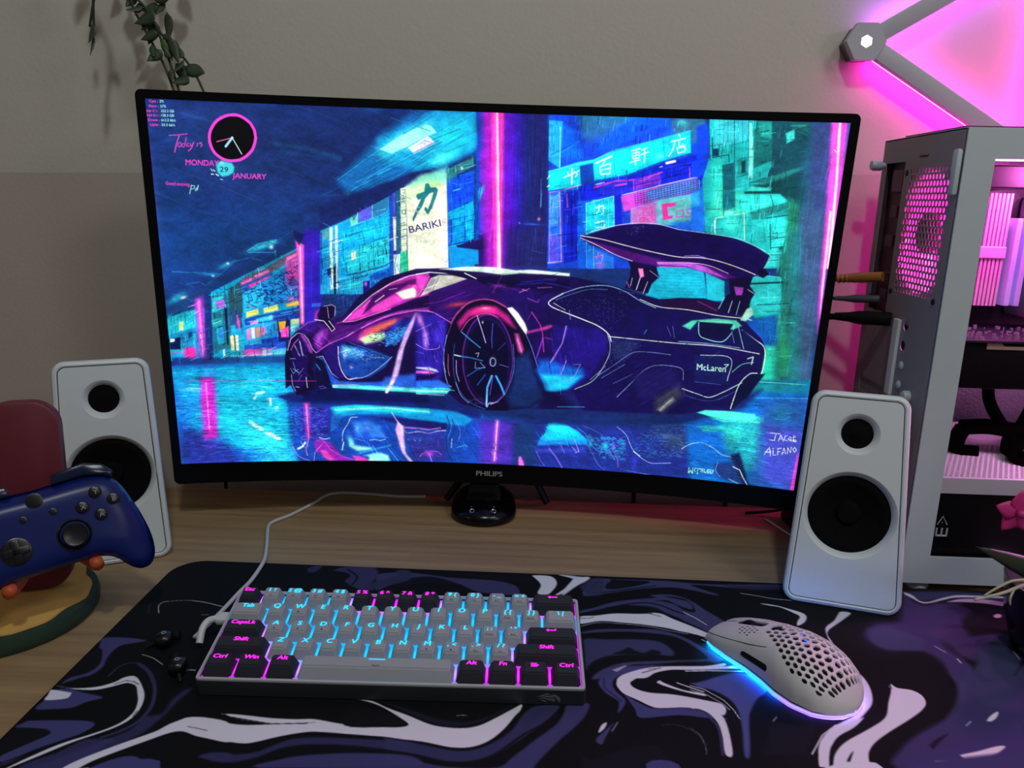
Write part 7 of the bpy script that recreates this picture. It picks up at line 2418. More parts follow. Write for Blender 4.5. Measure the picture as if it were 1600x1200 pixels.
for t in T:
    b.faces.new([A[i] for i in t]); b.faces.new([B[i] for i in t][::-1])
bmesh.ops.remove_doubles(b, verts=b.verts, dist=.0002)
obj('body', b, M_ctl, ctl, smooth=60)
M_btn = mat('black_controller_button', '131318', .3)
def disc(name, x, y, r, h, letter=None, m=None, z=0, n=28):
    bm = bm_new()
    add_lathe(bm, [(0, h * .92), (r * .8, h), (r, h * .75), (r, -.002), (0, -.002)], n, Matrix.Translation((x, y, z)))
    o = obj(name, bm, m or M_btn, ctl, smooth=40)
    if letter:
        bm = bm_new()
        add_text(bm, letter, .0056, Matrix.Translation((x, y - .002, z + h * .98)), h=.00015)
        obj('letter', bm, M_mark, o)
    return o
disc('guide_button', 0, 0, .0062, .0012, z=-.0012)
for L, x, y in (('Y', .0428, -.0060), ('B', .0545, -.0155), ('X', .0312, -.0155), ('A', .0428, -.0252)):
    disc('face_button', x, y, .0048, .0026, L)
for x in (-.0105, .0105):
    disc('menu_button', x, -.0125, .0028, .0008, z=-.0002)
def stick(x, y):
    bm = bm_new()
    T_ = Matrix.Translation((x, y, 0))
    add_lathe(bm, [(.0128, .0004), (.0118, .0012), (.0105, .0002), (.0105, -.002)], 36, T_)
    add_lathe(bm, [(.0045, -.001), (.0045, .006), (.0085, .0075), (.0092, .009), (.0085, .0102), (.0070, .0098), (0, .0090)], 36, T_)
    return obj('thumb_stick', bm, M_btn, ctl, smooth=40)
stick(.0205, -.0350)
stick(-.0425, -.0155)
bm = bm_new()
T_ = Matrix.Translation((-.0205, -.0350, 0))
add_lathe(bm, [(0, .0006), (.0095, .0010), (.0110, .0004), (.0110, -.002)], 32, T_)
add_box(bm, (-.0030, -.0092, .0005), (.0030, .0092, .0028), .0006, M=T_)
add_box(bm, (-.0092, -.0030, .0005), (.0092, .0030, .0028), .0006, M=T_)
obj('direction_pad', bm, M_btn, ctl, smooth=40)
for s in (-1, 1):
    bm = bm_new()
    pl = [(s * .014, .0085), (s * .038, .0098), (s * .053, .0058), (s * .058, .0010), (s * .060, .0075), (s * .053, .0155), (s * .040, .0200), (s * .016, .0170)]
    add_prism(bm, pl if s > 0 else pl[::-1], -.014, -.0060, bev=.0015)
    obj('bumper', bm, mat('bumper_dark_blue', '101c3a', .2), ctl, smooth=50)

# ------------------------------------------------------------------ wall light bars
def frame3(o, ux, uz):
    """matrix with local x along ux (in the wall plane), local y along the wall plane normal to it, local z out of the wall"""
    uy = Vector((-ux[1], 0, ux[0]))
    return Matrix(((ux[0], uy.x, 0, o[0]), (0, 0, -1, o[1]), (ux[1], uy.z, 0, o[2]), (0, 0, 0, 1)))
M_bar = mat('light_bar_cover', 'b6b2bc', .45, var=.02)
M_barled = mat('magenta_bar_led', 'ff60e0', .4, emit='ff2ccc', es=40)
M_barv = mat('violet_bar_led', 'd070ff', .4, emit='c458ff', es=30)
M_core = mat('hexagon_core_light', 'ffd8ff', .4, emit='ffb8f8', es=4)
L3 = .235
c3, s3 = math.cos(math.radians(30.6)), math.sin(math.radians(30.6))
nodes = [(.3404, .5433), (.3404 + L3 * c3, .5433 + L3 * s3), (.3404 + L3 * c3, .5433 - L3 * s3)]
light = empty('wall_light_triangle', 'white light bars joined by hexagon nodes in a triangle glowing magenta on the wall', 'wall light', (.3404, WALL, .5433))
def bar(p, q, led):
    d = Vector((q[0] - p[0], q[1] - p[1])); L = d.length; d.normalize()
    Mx = frame3((p[0], WALL, p[1]), (d.x, d.y), None)
    bm = bm_new(); add_box(bm, (.012, -.0092, .0165), (L - .012, .0092, .0255), .0012, M=Mx)
    o = obj('light_bar', at(light, bm), M_bar, light, smooth=35)
    for s in (-1, 1):
        bm = bm_new()
        add_box(bm, (.017, s * .0072 - .0014, .0135), (L - .017, s * .0072 + .0014, .0162), M=Mx)
        obj('led_strip', at(light, bm), led, o)
    bm = bm_new(); add_box(bm, (.018, -.0045, .004), (L - .018, .0045, .0163), M=Mx)
    obj('bar_spine', at(light, bm), M_bar, o)
bar(nodes[0], nodes[1], M_barv)
bar(nodes[0], nodes[2], M_barled)
bar(nodes[1], nodes[2], M_barled)
M_barhot = mat('added_hidden_bar_led', 'ff60e0', .4, emit='ff1cb4', es=190)
bar(nodes[2], (nodes[2][0], nodes[2][1] - L3), M_barhot)  # unseen bar added behind the case to throw pink on the wall
for k, (x, z) in enumerate(nodes):
    Mx = frame3((x, WALL, z), (1, 0), None)
    hexp = [(.0215 * math.cos(PI / 3 * i + .0), .0215 * math.sin(PI / 3 * i + .0)) for i in range(6)]
    hexi = [(.0066 * math.cos(PI / 3 * i + PI / 6), .0066 * math.sin(PI / 3 * i + PI / 6)) for i in range(6)]
    bm = bm_new()
    add_plate(bm, hexp, [hexi], lambda a, c, Mx=Mx: Mx @ Vector((a, c, .0275)), lambda a, c, Mx=Mx: Mx @ Vector((a, c, .0175)))
    h = obj('hexagon_node', at(light, bm), M_bar, light)
    bm = bm_new(); add_prism(bm, [(a * .9, c * .9) for a, c in hexp], 0, .0176, Mx)
    obj('node_mount', at(light, bm), mat('node_mount_plastic', '6a5a62', .5), h)
    bm = bm_new(); add_prism(bm, [(a * .98, c * .98) for a, c in hexi], .018, .0268, Mx)
    obj('hexagon_core', at(light, bm), M_core, h)

# ------------------------------------------------------------------ computer case
X0, X1, Y0, Y1, Z0, Z1 = .361, .790, .7005, .866, .0100, .4385
pc = empty('computer_case', 'white computer tower with magenta lit glass side at the right of the desk', 'computer', (X0, Y0, 0))
def ob(name, bm, m, parent=pc, smooth=False, root=None):
    return obj(name, at(root or pc, bm), m, parent, smooth)
def hexa(cx, cy, r, ry=None):
    return [(cx + r * math.cos(PI / 3 * i + PI / 6), cy + (ry or r) * math.sin(PI / 3 * i + PI / 6)) for i in range(6)]
grill = []
p_ = .0062
for j in range(20):
    for i in range(14):
        y = .7205 + p_ * (i + (.5 if j % 2 else 0)); z = .2895 + j * p_ * .98
        if y < .801:
            grill.append(hexa(y, z, p_ * .40, p_ * .47))
io = [(.812, .262), (.856, .262), (.856, .415), (.812, .415)]
slots = []
for k in range(5):
    z = .170 - k * .0205
    slots.append([(.790, z), (.853, z), (.853, z + .0165), (.790, z + .0165)])
scr = [circle(.7625, .2563, .0052, 14), circle(.7635, .2363, .0052, 14)]
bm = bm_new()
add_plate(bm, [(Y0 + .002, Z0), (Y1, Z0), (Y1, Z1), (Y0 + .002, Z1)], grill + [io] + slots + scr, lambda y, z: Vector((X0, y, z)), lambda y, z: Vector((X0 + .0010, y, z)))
M_rear = mat('shade_toned_rear_steel', '8c848c', .5, var=.03)  # case steel darkened in colour to carry the shade on the rear
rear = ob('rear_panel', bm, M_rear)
for z in (.2167, .197):
    bm = bm_new(); add_lathe(bm, [(0, .0022), (.0024, .0018), (.0042, .0006), (.0042, 0)], 18, Matrix.Translation((X0, .7600, z)) @ Matrix.Rotation(-PI / 2, 4, 'Y'))
    ob('slot_screw', bm, M_case, rear, 40)
bm = bm_new(); add_lathe(bm, [(0, .0065), (.0050, .0060), (.0058, .004), (.0058, 0)], 20, Matrix.Translation((X0, .7370, .1905)) @ Matrix.Rotation(-PI / 2, 4, 'Y'))
ob('thumb_screw', bm, M_case, rear, 40)
for z in (.4133, .060):
    bm = bm_new(); add_lathe(bm, [(0, .0145), (.0046, .0142), (.0055, .012), (.0055, .004), (.003, .003), (.003, 0)], 20, Matrix.Translation((X0, .8600, z)) @ Matrix.Rotation(-PI / 2, 4, 'Y'))
    ob('thumb_screw', bm, M_case, rear, 40)
bm = bm_new(); add_box(bm, (X0 - .0035, .7715, .183), (X0 + .0001, .7835, .2610), .001)
ob('slot_cover_bar', bm, mat('white_bar', 'd8dadc', .4), rear)
bm = bm_new(); add_box(bm, (X0 - .0055, .7028, .3815), (X0 + .0001, .7120, .4210), .0022)
ob('panel_handle', bm, M_case, rear, 40)
bm = bm_new()
for yy, zz, w in ((.806, .286, .003), (.806, .404, .003), (.717, .404, .003), (.717, .286, .003)):
    add_lathe(bm, [(0, .0012), (.0026, .0009), (.0032, 0)], 14, Matrix.Translation((X0, yy, zz)) @ Matrix.Rotation(-PI / 2, 4, 'Y'))
for k in range(14):
    add_box(bm, (X0 - .0002, .766 + k * .0013, .4178), (X0 + .0001, .7668 + k * .0013, .4192 + .0008 * (k % 3 == 0)))
ob('fan_screw_marks', bm, M_dark, rear)
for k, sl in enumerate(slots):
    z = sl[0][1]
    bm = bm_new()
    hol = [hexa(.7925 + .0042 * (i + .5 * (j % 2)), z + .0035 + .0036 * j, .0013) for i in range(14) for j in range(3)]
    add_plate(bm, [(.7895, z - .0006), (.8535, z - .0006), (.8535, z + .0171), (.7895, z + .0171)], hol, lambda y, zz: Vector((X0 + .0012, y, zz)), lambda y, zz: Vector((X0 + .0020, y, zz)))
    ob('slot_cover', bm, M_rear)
# body shell panels
bm = bm_new(); add_box(bm, (X0, Y0 + .004, Z1 - .0015), (X1, Y1, Z1 + .0005), .0004)
ob('top_panel', bm, M_case)
bm = bm_new(); add_box(bm, (X0 + .012, Y0 + .03, Z1 + .0005), (X1 - .05, Y1 - .018, Z1 + .0042), .0008)
ob('dust_filter', bm, mat('dark_dust_filter', '3a2834', .6), pc)
bm = bm_new(); add_box(bm, (X0 + .001, Y1 - .0015, Z0), (X1, Y1, Z1 - .0016))
ob('far_side_panel', bm, M_case)
bm = bm_new(); add_box(bm, (X0 + .001, Y0 + .004, Z0), (X1, Y1 - .0015, Z0 + .0015))
ob('bottom_panel', bm, M_case)
bm = bm_new(); add_box(bm, (X1 - .012, Y0 + .004, Z0 + .0015), (X1, Y1 - .0015, Z1 - .0016))
ob('front_panel', bm, M_case)
wx0, wx1, wz0, wz1 = .3870, .772, .0382, .4128
bm = bm_new()
add_plate(bm, [(X0, Z0), (X1, Z0), (X1, Z1), (X0, Z1)], [[(wx0, wz0), (wx1, wz0), (wx1, wz1), (wx0, wz1)]], lambda x, z: Vector((x, Y0, z)), lambda x, z: Vector((x, Y0 + .0032, z)))
side = ob('side_panel_frame', bm, M_case)
M_glass = bpy.data.materials.new('side_window_glass')
M_glass.use_nodes = True
_p = M_glass.node_tree.nodes['Principled BSDF']
_p.inputs['Base Color'].default_value = (.92, .92, .94, 1)
_p.inputs['Roughness'].default_value = .02
_p.inputs['Transmission Weight'].default_value = 1
_p.inputs['IOR'].default_value = 1.02
_n = M_glass.node_tree
_mx = _n.nodes.new('ShaderNodeMixShader'); _tr = _n.nodes.new('ShaderNodeBsdfTransparent'); _gl = _n.nodes.new('ShaderNodeBsdfGlossy'); _fr = _n.nodes.new('ShaderNodeLayerWeight'); _pw = _n.nodes.new('ShaderNodeMath'); _ma = _n.nodes.new('ShaderNodeMath')
_tr.inputs[0].default_value = (.93, .92, .94, 1); _gl.inputs['Roughness'].default_value = .02; _pw.operation = 'POWER'; _pw.inputs[1].default_value = 4; _ma.operation = 'MULTIPLY_ADD'; _ma.inputs[1].default_value = .4; _ma.inputs[2].default_value = .004
_n.links.new(_fr.outputs['Facing'], _pw.inputs[0]); _n.links.new(_pw.outputs[0], _ma.inputs[0])
_n.links.new(_ma.outputs[0], _mx.inputs[0]); _n.links.new(_tr.outputs[0], _mx.inputs[1]); _n.links.new(_gl.outputs[0], _mx.inputs[2])
_n.links.new(_mx.outputs[0], _n.nodes['Material Output'].inputs['Surface'])
bm = bm_new(); add_box(bm, (wx0 + .0002, Y0 + .0012, wz0 + .0002), (wx1 - .0002, Y0 + .0030, wz1 - .0002))
ob('glass_pane', bm, M_glass, side)
for x in (.385, .75):
    for y in (.715, .848):
        bm = bm_new(); add_lathe(bm, [(0, 0), (.010, 0), (.0115, .003), (.0115, .0102), (0, .0102)], 20, Matrix.Translation((x, y, 0)))
        ob('foot', bm, M_case)
# interior
M_cab = mat('black_cable_sleeve', '020202', .95, spec=0)
M_in = mat('white_interior_steel', 'd6cfd6', .5)
bm = bm_new(); add_box(bm, (X0 + .012, .838, .118), (X1 - .014, .8395, Z1 - .002))
ob('motherboard_tray', bm, M_in)
bm = bm_new()
sh = [hexa(.395 + .0052 * (i + .5 * (j % 2)), .712 + .0044 * j, .0019) for i in range(30) for j in range(24) if .395 + .0052 * i < .545]
add_plate(bm, [(X0 + .003, Y0 + .0045), (X1 - .014, Y0 + .0045), (X1 - .014, .838), (X0 + .003, .838)], sh, lambda x, y: Vector((x, y, .1190)), lambda x, y: Vector((x, y, .1175)))
shroud = ob('power_supply_shroud', bm, M_in)
bm = bm_new(); add_box(bm, (X0 + .003, Y0 + .0044, .1034), (X1 - .014, Y0 + .0060, .1189))
ob('shroud_lip', bm, M_in, shroud)
bm = bm_new(); add_box(bm, (X0 + .003, Y0 + .0062, .1080), (X1 - .02, .836, .1090))
ob('shroud_hole_shade', bm, M_cab, shroud)  # black sheet stands for the shade inside the shroud holes
psu = ob('power_supply', (lambda b: (add_box(b, (X0 + .010, Y0 + .009, Z0 + .006), (.60, .834, .104), .002), b)[1])(bm_new()), mat('psu_black', '0a0a0c', .35))
bm = bm_new()
EM = Matrix(((1, 0, 0, 0), (0, 0, -1, Y0 + .0088), (0, 1, 0, 0), (0, 0, 0, 1)))
def stroke(pts, w, M=EM):
    add_tube(bm, [(a, c, 0) for a, c in pts], w, 6, M, smooth=0)
stroke([(.3935, .0690), (.3980, .0778), (.4030, .0690)], .0006)
stroke([(.3975, .0712), (.3980, .0710)], .0006)
for dx in (0, .0050, .0100):
    stroke([(.3938 + dx, .0655), (.3938 + dx, .0572)], .0010)
stroke([(.3932, .0574), (.4044, .0574)], .0010)
stroke([(.3895, .0655), (.3895, .0572)], .0010)
stroke([(.3885, .0770), (.3905, .0690)], .0006)
ob('power_supply_lettering', bm, mat('white_print', 'c8ccd0', .4), psu)
# rear exhaust fan with lit blades
M_fan = mat('magenta_lit_fan', 'ff30c8', .4, emit='ff38d0', es=1.8)
fan = ob('exhaust_fan', (lambda b: (add_plate(b, rrect(.7050, .2865, .8115, .4075, .004), [circle(.7585, .347, .0525, 48, .058)], lambda y, z: Vector((X0 + .0035, y, z)), lambda y, z: Vector((X0 + .026, y, z))), b)[1])(bm_new()), mat('fan_frame', 'e0b8d8', .5))
FM = Matrix(((0, 0, 1, X0 + .010), (1, 0, 0, .760), (0, 1, 0, .347), (0, 0, 0, 1)))
for k in range(9):
    a = 2 * PI * k / 9
    bm = bm_new(); b = bm_new()
    g = []
    for i in range(6):
        r = .0190 + (.0515 - .0190) * i / 5
        row = []
        for j in range(5):
            q = a + (-.33 + .66 * j / 4) * 1.0 + i * .05
            row.append(b.verts.new((r * math.cos(q), r * math.sin(q), -.004 + .010 * j / 4)))
        g.append(row)
    for A, B in zip(g[:-1], g[1:]):
        for j in range(4):
            b.faces.new((A[j], A[j + 1], B[j + 1], B[j]))
    bmesh.ops.solidify(b, geom=list(b.faces), thickness=.0012)
    merge(bm, b, FM)
    ob('fan_blade', bm, M_fan, fan, 40)
bm = bm_new(); add_lathe(bm, [(0, -.006), (.018, -.006), (.0198, -.004), (.0198, .012), (0, .012)], 36, FM)
ob('fan_hub', bm, mat('fan_hub_grey', '4a3c48', .5), fan, 40)
# io shield and plugs area
bm = bm_new()
add_box(bm, (X0 + .0062, .806, .252), (X0 + .0072, .8640, .4250))
add_box(bm, (X0 + .0062, .784, .040), (X0 + .0072, .8640, .2520))  # this sheet and the next are added to stop inner light leaking
add_box(bm, (X0 + .0012, .8560, .040), (X0 + .0072, .8640, .4250))
add_box(bm, (X0 + .0015, .820, .272), (X0 + .0062, .838, .286), .0005)
add_box(bm, (X0 + .0015, .818, .292), (X0 + .0062, .834, .304), .0005)
add_box(bm, (X0 + .0015, .824, .330), (X0 + .0062, .840, .342), .0005)
add_box(bm, (X0 + .0015, .822, .360), (X0 + .0062, .836, .372), .0005)
add_box(bm, (X0 + .0015, .816, .385), (X0 + .0062, .842, .408), .0015)
ob('connector_shield_and_light_block', bm, mat('shield_and_block_metal', '4a343e', .45, .2))
# motherboard with heatsinks, memory, cooler
board = ob('motherboard', (lambda b: (add_box(b, (X0 + .022, .834, .140), (.62, .8370, .422)), b)[1])(bm_new()), M_pcb)
def hs_block(x0, x1, z0, z1, y0, y1, n, name, m):
    bm = bm_new()
    add_box(bm, (x0, y1 - .004, z0), (x1, y1, z1))
    for i in range(n):
        xx = x0 + (x1 - x0) * (i + .2) / n
        add_box(bm, (xx, y0, z0), (xx + (x1 - x0) / n * .6, y1 - .004, z1))
    return ob(name, bm, m, board)
M_hs = mat('pink_lit_heatsink', 'e0b8d8', .4, .1)
hs_block(.398, .4655, .3320, .3860, .798, .834, 17, 'heatsink', M_hs)
hs_block(.398, .4655, .2740, .3240, .798, .834, 17, 'heatsink', M_hs)
bm = bm_new(); add_box(bm, (.398, .796, .322), (.4655, .834, .334), .001); ob('heatsink_bridge', bm, M_hs, board)
bm = bm_new(); add_box(bm, (.395, .790, .3900), (.470, .834, .4130), .002); add_box(bm, (.478, .790, .395), (.56, .834, .413), .002)
ob('power_connector_block', bm, M_dark, board)
for k in range(2):
    bm = bm_new(); add_box(bm, (.4690 + k * .010, .792, .275), (.4745 + k * .010, .833, .362), .0006)
    s_ = ob('memory_stick', bm, mat('lavender_lit_memory', 'b8a8e0', .4, emit='a090e0', es=.25), board)
bm = bm_new(); add_box(bm, (.492, .765, .262), (.585, .834, .385), .006)
ob('cooler_block', bm, mat('grey_cooler', '8c8894', .4), board, 40)
bm = bm_new()
add_tube(bm, [(.52, .764, .33), (.54, .735, .31), (.60, .73, .33), (.66, .735, .40)], .006, 12)
ob('cooler_hose', bm, M_rub, board, True)
# ceiling fan light strip
M_strip = mat('magenta_lit_strip', 'ff80f0', .4, emit='ff70e8', es=7)
for y in (.745, .80):
    bm = bm_new(); add_box(bm, (.435, y, .4170), (.755, y + .006, .4200), .001)
    ob('fan_light_strip', bm, M_strip)
bm = bm_new(); add_box(bm, (.392, .722, .4205), (.765, .832, .4350), .002)
ob('top_fan_bank', bm, M_dark)
# graphics card
M_gpu = mat('black_graphics_card', '08080b', .5, var=.2, spec=.15)
gpu = ob('graphics_card', (lambda b: (add_box(b, (.386, .724, .2030), (.69, .833, .2485), .003), b)[1])(bm_new()), M_gpu, pc, 40)
bm = bm_new(); add_box(bm, (.384, .720, .2486), (.688, .833, .2505)); ob('card_board', bm, M_pcb, gpu)
rg = random.Random(5)
bm = bm_new()
for k in range(150):
    x, y = rg.uniform(.39, .66), rg.uniform(.722, .80); s = rg.uniform(.0008, .004)
    add_box(bm, (x, y, .2505), (x + s, y + s * .7, .2505 + rg.uniform(.0008, .004)))
ob('card_components', bm, mat('solder_points', 'c8a8c8', .25, .6, var=.4, scale=300), gpu)
bm = bm_new()
add_prism(bm, [(.420, .2420), (.470, .2420), (.470, .2480), (.458, .2480), (.455, .2452), (.436, .2452), (.433, .2480), (.420, .2480)], 0, .0012, Matrix(((1, 0, 0, 0), (0, 0, -1, .7238), (0, 1, 0, 0), (0, 0, 0, 1))))
ob('card_bracket', bm, mat('tan_bracket', 'b09a84', .5), gpu)
# cables inside
def ribbon(pts, w, th, name='power_cable', m=M_cab):
    bm = bm_new()
    add_tube(bm, pts, w, 10, squash=th, smooth=8)
    return ob(name, bm, m, pc, True)
ribbon([(.466, .790, .203), (.465, .782, .180), (.476, .780, .160), (.488, .778, .146), (.500, .778, .132)], .0060, .6)
ribbon([(.520, .79, .203), (.512, .785, .180), (.500, .78, .155), (.490, .775, .140)], .0045, .7)
ribbon([(.560, .79, .203), (.548, .78, .175), (.530, .775, .150), (.505, .77, .138)], .0060, .6)
ribbon([(.446, .79, .146), (.470, .785, .149), (.500, .78, .147), (.540, .78, .150), (.600, .79, .152)], .0100, .8)
ribbon([(.449, .79, .146), (.443, .788, .134), (.444, .786, .122), (.462, .782, .1205)], .0085, .9)
ribbon([(.500, .77, .135), (.486, .762, .126), (.492, .750, .1215), (.530, .742, .1215), (.600, .75, .1225)], .0045, .8)
bm = bm_new(); add_lathe(bm, [(.046, -.003), (.050, -.003), (.050, .009), (.046, .009), (.046, -.003)], 48, Matrix.Translation((.540, .776, .1225)))
bm2 = bm
ob('cable_loop', bm, M_cab, pc, 40)
def plight(name, loc, e, col, size=.02):
    d = bpy.data.lights.new(name, 'POINT'); d.energy = e; d.color = col; d.shadow_soft_size = size
    o = bpy.data.objects.new(name, d); COL.objects.link(o); o.location = loc
    return o
plight('case_fan_light_top', (.50, .755, .408), 2.2, (1, .16, .72))
plight('case_fan_light_front', (.70, .75, .28), 1.6, (1, .18, .75))
plight('case_light_low', (.705, .735, .180), 1.8, (1, .34, .82))
plight('case_light_middle', (.535, .735, .186), .55, (1, .34, .82))
plight('case_light_rear', (.378, .815, .345), .8, (1, .16, .8), .01)

# ------------------------------------------------------------------ rear plugs and cables
def cable(name, label, pts, r, m, cat='cable', plug=None, group=None):
    e = empty(name, label, cat, pts[0], group=group)
    bm = bm_new(); add_tube(bm, pts, r, 10, smooth=8)
    obj('cord', at(e, bm), m, e, True)
    if plug:
        a, b_, pr, pm = plug
        bm = bm_new(); d = Vector(b_) - Vector(a)
        q = d.to_track_quat('Z', 'Y').to_matrix().to_4x4(); L = d.length
        add_lathe(bm, [(0, 0), (pr * .55, 0), (pr * .7, L * .25), (pr, L * .45), (pr, L * .96), (pr * .9, L), (0, L)], 18, Matrix.Translation(a) @ q)
        if pm is M_orange:
            for k in range(4):
                add_lathe(bm, [(pr * .8, L * (.12 + .09 * k)), (pr * .98, L * (.15 + .09 * k)), (pr * .8, L * (.18 + .09 * k))], 18, Matrix.Translation(a) @ q)
        obj('plug', at(e, bm), pm, e, 50)
    return e
M_orange = mat('orange_brown_plug', 'b0703c', .45)
M_grayp = mat('grey_plug', '50525a', .5)
cable('network_cable', 'orange plug and cable entering the back of the computer tower', [(.250, .888, .262), (.285, .886, .277), (.318, .872, .290), (.330, .855, .294)], .0034, M_orange,
      plug=((.322, .866, .2915), (.3602, .8262, .2985), .0055, M_orange))
cable('audio_cable', 'thin dark cable with a grey ridged plug in the back of the tower', [(.250, .888, .240), (.282, .880, .256), (.312, .860, .269), (.326, .850, .272)], .0018, M_rub,
      plug=((.322, .852, .2715), (.3602, .8270, .2745), .0042, M_grayp))
cable('display_cable', 'black cable with a thick black plug below the grey one', [(.240, .888, .220), (.275, .868, .238), (.305, .836, .252), (.322, .815, .257)], .0034, M_rub,
      plug=((.314, .824, .2555), (.3602, .7945, .2580), .0072, M_rub))
for k, (px, pts) in enumerate(((0, [(-.405, .908, .075), (-.403, .912, .03), (-.404, .913, -.02), (-.404, .913, -.10)]), (1, [(.1245, .90, .075), (.1240, .912, .03), (.1240, .913, -.02), (.1240, .913, -.10)]),
                               (2, [(.236, .90, .075), (.238, .912, .03), (.240, .913, -.02), (.240, .913, -.10)]))):
    lab = ['black cord dropping behind the desk under the left corner of the monitor', 'black cord dropping behind the desk right of the jack dock', 'black cord dropping behind the desk under the right part of the monitor'][k]
    bm = bm_new(); add_tube(bm, pts, .0028 if k else .0022, 8)
    tag(obj('monitor_cord', bm, M_rub, smooth=True), lab, 'cable')
ad = empty('speaker_shadow_box', 'black box standing in for the shadow behind the right speaker', 'shadow block', (.315, .845, 0), (0, 0, .1))  # black box put where the speaker's shadow darkens the desk
bm = bm_new(); add_box(bm, (-.016, -.030, .0003), (.016, .030, .034), .003); obj('body', bm, M_black, ad, smooth=40)
bm = bm_new(); add_tube(bm, [(-.010, .030, .012), (-.03, .036, .006), (-.055, .040, .0025)], .0018, 8); obj('cord', bm, M_rub, ad, True)
bm = bm_new(); add_tube(bm, [(.276, .868, .0016), (.288, .835, .0016), (.300, .805, .0016), (.306, .775, .0016), (.300, .755, .0016)], .0013, 8)
tag(obj('speaker_wire', bm, M_white, smooth=True), 'thin pale wire on the desk running behind the right speaker', 'cable')

# ------------------------------------------------------------------ hanging vine
M_stem = mat('dark_stem', '2a2e20', .6, var=.3)
M_leaf = mat('dark_green_leaf', '33442c', .5, var=.35, scale=40)
M_leaf2 = mat('brighter_green_leaf', '48682c', .5, var=.2, scale=40)
def leaf(bm, p, d, L, w, tw, mi=0, fold=.2, curl=.3):
    d = Vector(d).normalized()
    s = d.cross(Vector((math.sin(tw), -math.cos(tw), .2))).normalized()
    n = d.cross(s)
    b = bmesh.new()
    rows = []
    K = 7
    for i in range(K + 1):
        t = i / K
        ww = w * math.sin(PI * min(1, t ** .75)) ** .9 * (1 - .25 * t)
        c = Vector(p) + d * L * t + n * (-curl * L * t * t * .4)
        row = [c + s * ww * q * .5 + n * abs(q) * ww * fold for q in (-1, -.5, 0, .5, 1)]
        rows.append([b.verts.new(v) for v in row])
    for A, B in zip(rows[:-1], rows[1:]):
        for j in range(4):
            b.faces.new((A[j], A[j + 1], B[j + 1], B[j]))
    bmesh.ops.remove_doubles(b, verts=b.verts, dist=1e-5)
    bmesh.ops.solidify(b, geom=list(b.faces), thickness=.0003)
    merge(bm, b, None, mi)
def vine(label, stems, leaves, off=.87, extra_n=0, seed=1):
    e = empty('hanging_vine', label, 'plant', (stems[0][0][0], off, stems[0][0][1]), group='artificial vines hanging in front of the wall')
    bm = bm_new()
    for st in stems:
        add_tube(bm, [(x, off + .004 * math.sin(40 * z), z) for x, z in st], .0013, 8)
    obj('stem', at(e, bm), M_stem, e, True)
    bm = bm_new(); rr = random.Random(seed)
    for (x, z, ang, L, w, k) in leaves:
        a = math.radians(ang)
        leaf(bm, (x, off + rr.uniform(-.006, .004), z), (math.cos(a), rr.uniform(-.25, .25), math.sin(a)), L, w, rr.uniform(-.5, .5), k)
    for i in range(extra_n):
        st = rr.choice(stems); q = rr.randrange(len(st) - 1); t = rr.random()
        x = st[q][0] * (1 - t) + st[q + 1][0] * t; z = st[q][1] * (1 - t) + st[q + 1][1] * t
        a = rr.uniform(-2.6, -.4)
        leaf(bm, (x, off, z), (math.cos(a), rr.uniform(-.6, .2), math.sin(a)), rr.uniform(.014, .022), rr.uniform(.007, .011), rr.uniform(-1, 1), 0)
    obj('foliage', at(e, bm), [M_leaf, M_leaf2], e, True)
S1 = [[(-.455, .80), (-.470, .74), (-.460, .67), (-.452, .60), (-.4488, .5751), (-.4437, .5563), (-.4338, .5341), (-.4261, .5182), (-.4184, .502), (-.4064, .4700)],
      [(-.440, .80), (-.430, .73), (-.452, .66), (-.450, .60), (-.4453, .5752), (-.4314, .5596), (-.4211, .5343), (-.4101, .4989), (-.4011, .4700)],
      [(-.4238, .5439), (-.4133, .528), (-.3983, .5134), (-.3855, .496), (-.3728, .4700)]]
D_ = [(-.4230, .5700, 10, .026, .017, 0), (-.4190, .5640, -160, .020, .014, 0), (-.4210, .5560, -150, .026, .018, 0), (-.4080, .5560, -95, .030, .011, 0), (-.4240, .5480, -110, .026, .015, 0),
      (-.4200, .5360, -155, .020, .012, 0), (-.4165, .5300, -70, .024, .012, 1), (-.4060, .5300, -75, .026, .013, 0), (-.4170, .5180, -140, .020, .013, 0), (-.4080, .5120, 130, .012, .012, 0),
      (-.4050, .5060, -60, .024, .015, 0), (-.3950, .5030, -20, .024, .018, 0), (-.3920, .4940, -150, .020, .016, 0), (-.3960, .5100, 100, .012, .008, 0), (-.4120, .5680, -120, .018, .009, 0)]
for _k, (_x, _z) in enumerate([(-.462, .690), (-.450, .675), (-.440, .660), (-.470, .660), (-.455, .640), (-.432, .640), (-.445, .622), (-.466, .628), (-.420, .625), (-.4370, .606), (-.412, .612), (-.458, .612), (-.400, .630), (-.392, .612), (-.448, .700), (-.43, .69)]):
    D_.append((_x, _z, [-60, -120, -90, -150, -30, -75][_k % 6], .026, .015, 0))
vine('leafy dark green vine hanging down behind the top left monitor edge', S1, D_, .866, 10, 3)
S2 = [[(-.520, .80), (-.512, .72), (-.490, .65), (-.466, .60), (-.4691, .5749), (-.477, .5528), (-.483, .5367)], [(-.469, .60), (-.4719, .5749), (-.4753, .5559), (-.4794, .5304)]]
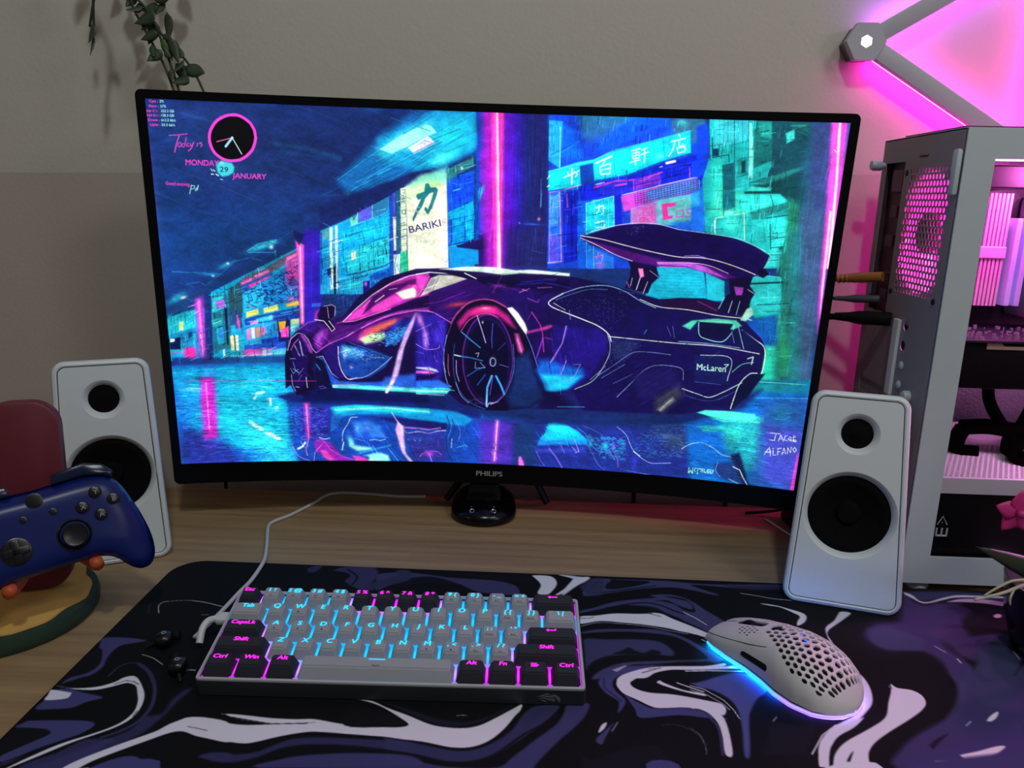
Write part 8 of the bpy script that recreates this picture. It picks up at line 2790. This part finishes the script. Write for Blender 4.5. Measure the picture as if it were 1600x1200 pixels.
vine('thin vine sprig with small narrow leaves, left of the leafy vine', S2, [(-.4780, .5390, -100, .020, .011, 0), (-.4800, .5280, -95, .022, .004, 0), (-.4890, .5800, -85, .020, .006, 0), (-.4680, .5790, -60, .016, .008, 0), (-.494, .650, -110, .026, .014, 0), (-.512, .700, -60, .024, .014, 0), (-.500, .670, -140, .026, .015, 0), (-.480, .625, -120, .022, .013, 0)], .842, 0, 9)

# ------------------------------------------------------------------ orchid
px_, py_ = .458, .592
orch = empty('potted_orchid', 'small orchid in a round black pot with pale aerial roots and a magenta bloom', 'potted plant', (px_, py_, .0036))
bm = bm_new()
add_lathe(bm, [(0, 0), (.040, 0), (.046, .004), (.054, .030), (.058, .060), (.0585, .064), (.056, .064), (.053, .056), (.0, .054)], 48)
obj('pot', bm, M_gloss, orch, smooth=40)
M_root = mat('pale_aerial_root', 'b8b49c', .6, var=.15)
bm = bm_new()
for P, r in (([(-.045, -.030, .062), (-.066, -.033, .083), (-.081, -.032, .084), (-.092, -.032, .078), (-.102, -.032, .070)], .0014),
             ([(-.040, -.034, .062), (-.058, -.034, .080), (-.071, -.032, .081), (-.088, -.032, .073), (-.109, -.032, .066)], .0018),
             ([(-.080, -.032, .077), (-.083, -.034, .070), (-.082, -.034, .064)], .0011),
             ([(-.020, -.020, .055), (-.036, -.040, .068), (-.056, -.044, .056), (-.072, -.048, .030)], .0016),
             ([(-.018, -.026, .056), (-.032, -.050, .072), (-.052, -.060, .060), (-.064, -.066, .040)], .0019),
             ([(-.044, -.042, .063), (-.050, -.040, .052), (-.058, -.034, .040)], .0012),
             ([(-.052, -.060, .060), (-.058, -.052, .055), (-.066, -.056, .048)], .0011),
             ([(-.010, -.030, .056), (-.025, -.056, .064), (-.034, -.066, .046), (-.030, -.066, .020)], .0020),
             ([(-.020, -.030, .058), (-.030, -.060, .050), (-.036, -.064, .010)], .0009)):
    add_tube(bm, P, lambda t, r=r: r * (1 - .4 * t), 8)
obj('aerial_roots', bm, M_root, orch, smooth=True)
M_ol = mat('deep_green_orchid_leaf', '2c3a2a', .4, var=.15, scale=30)
bm = bm_new()
for d, L, w, tw in (((-.91, -.16, .39), .123, .021, .0), ((.7, -.5, .4), .10, .040, -.4), ((.2, .9, .45), .07, .036, 1.0)):
    leaf(bm, (0, 0, .060), d, L, w, tw, 0, .12, .9 if tw else .1)
obj('foliage', bm, M_ol, orch, smooth=True)
bm = bm_new(); add_tube(bm, [(0, 0, .055), (-.008, .004, .095), (-.030, .002, .130), (-.055, -.003, .142), (-.071, -.006, .136)], .0016, 8)
obj('flower_stem', bm, mat('green_stem', '3c5030', .5), orch, smooth=True)
M_pet = mat('magenta_petal', 'c02878', .5, var=.1)
fl = bm_new()
fc = Vector((-.072, -.009, .1315))
for k in range(5):
    a = PI / 2 + 2 * PI * k / 5
    leaf(fl, fc, (math.cos(a), -.15, math.sin(a)), .019, .017, 0, 0, .08, -.5)
add_lathe(fl, [(0, .006), (.003, .005), (.0035, 0), (0, -.001)], 12, Matrix.Translation(fc) @ Matrix.Rotation(PI / 2, 4, 'X'))
obj('flower', fl, M_pet, orch, smooth=True)
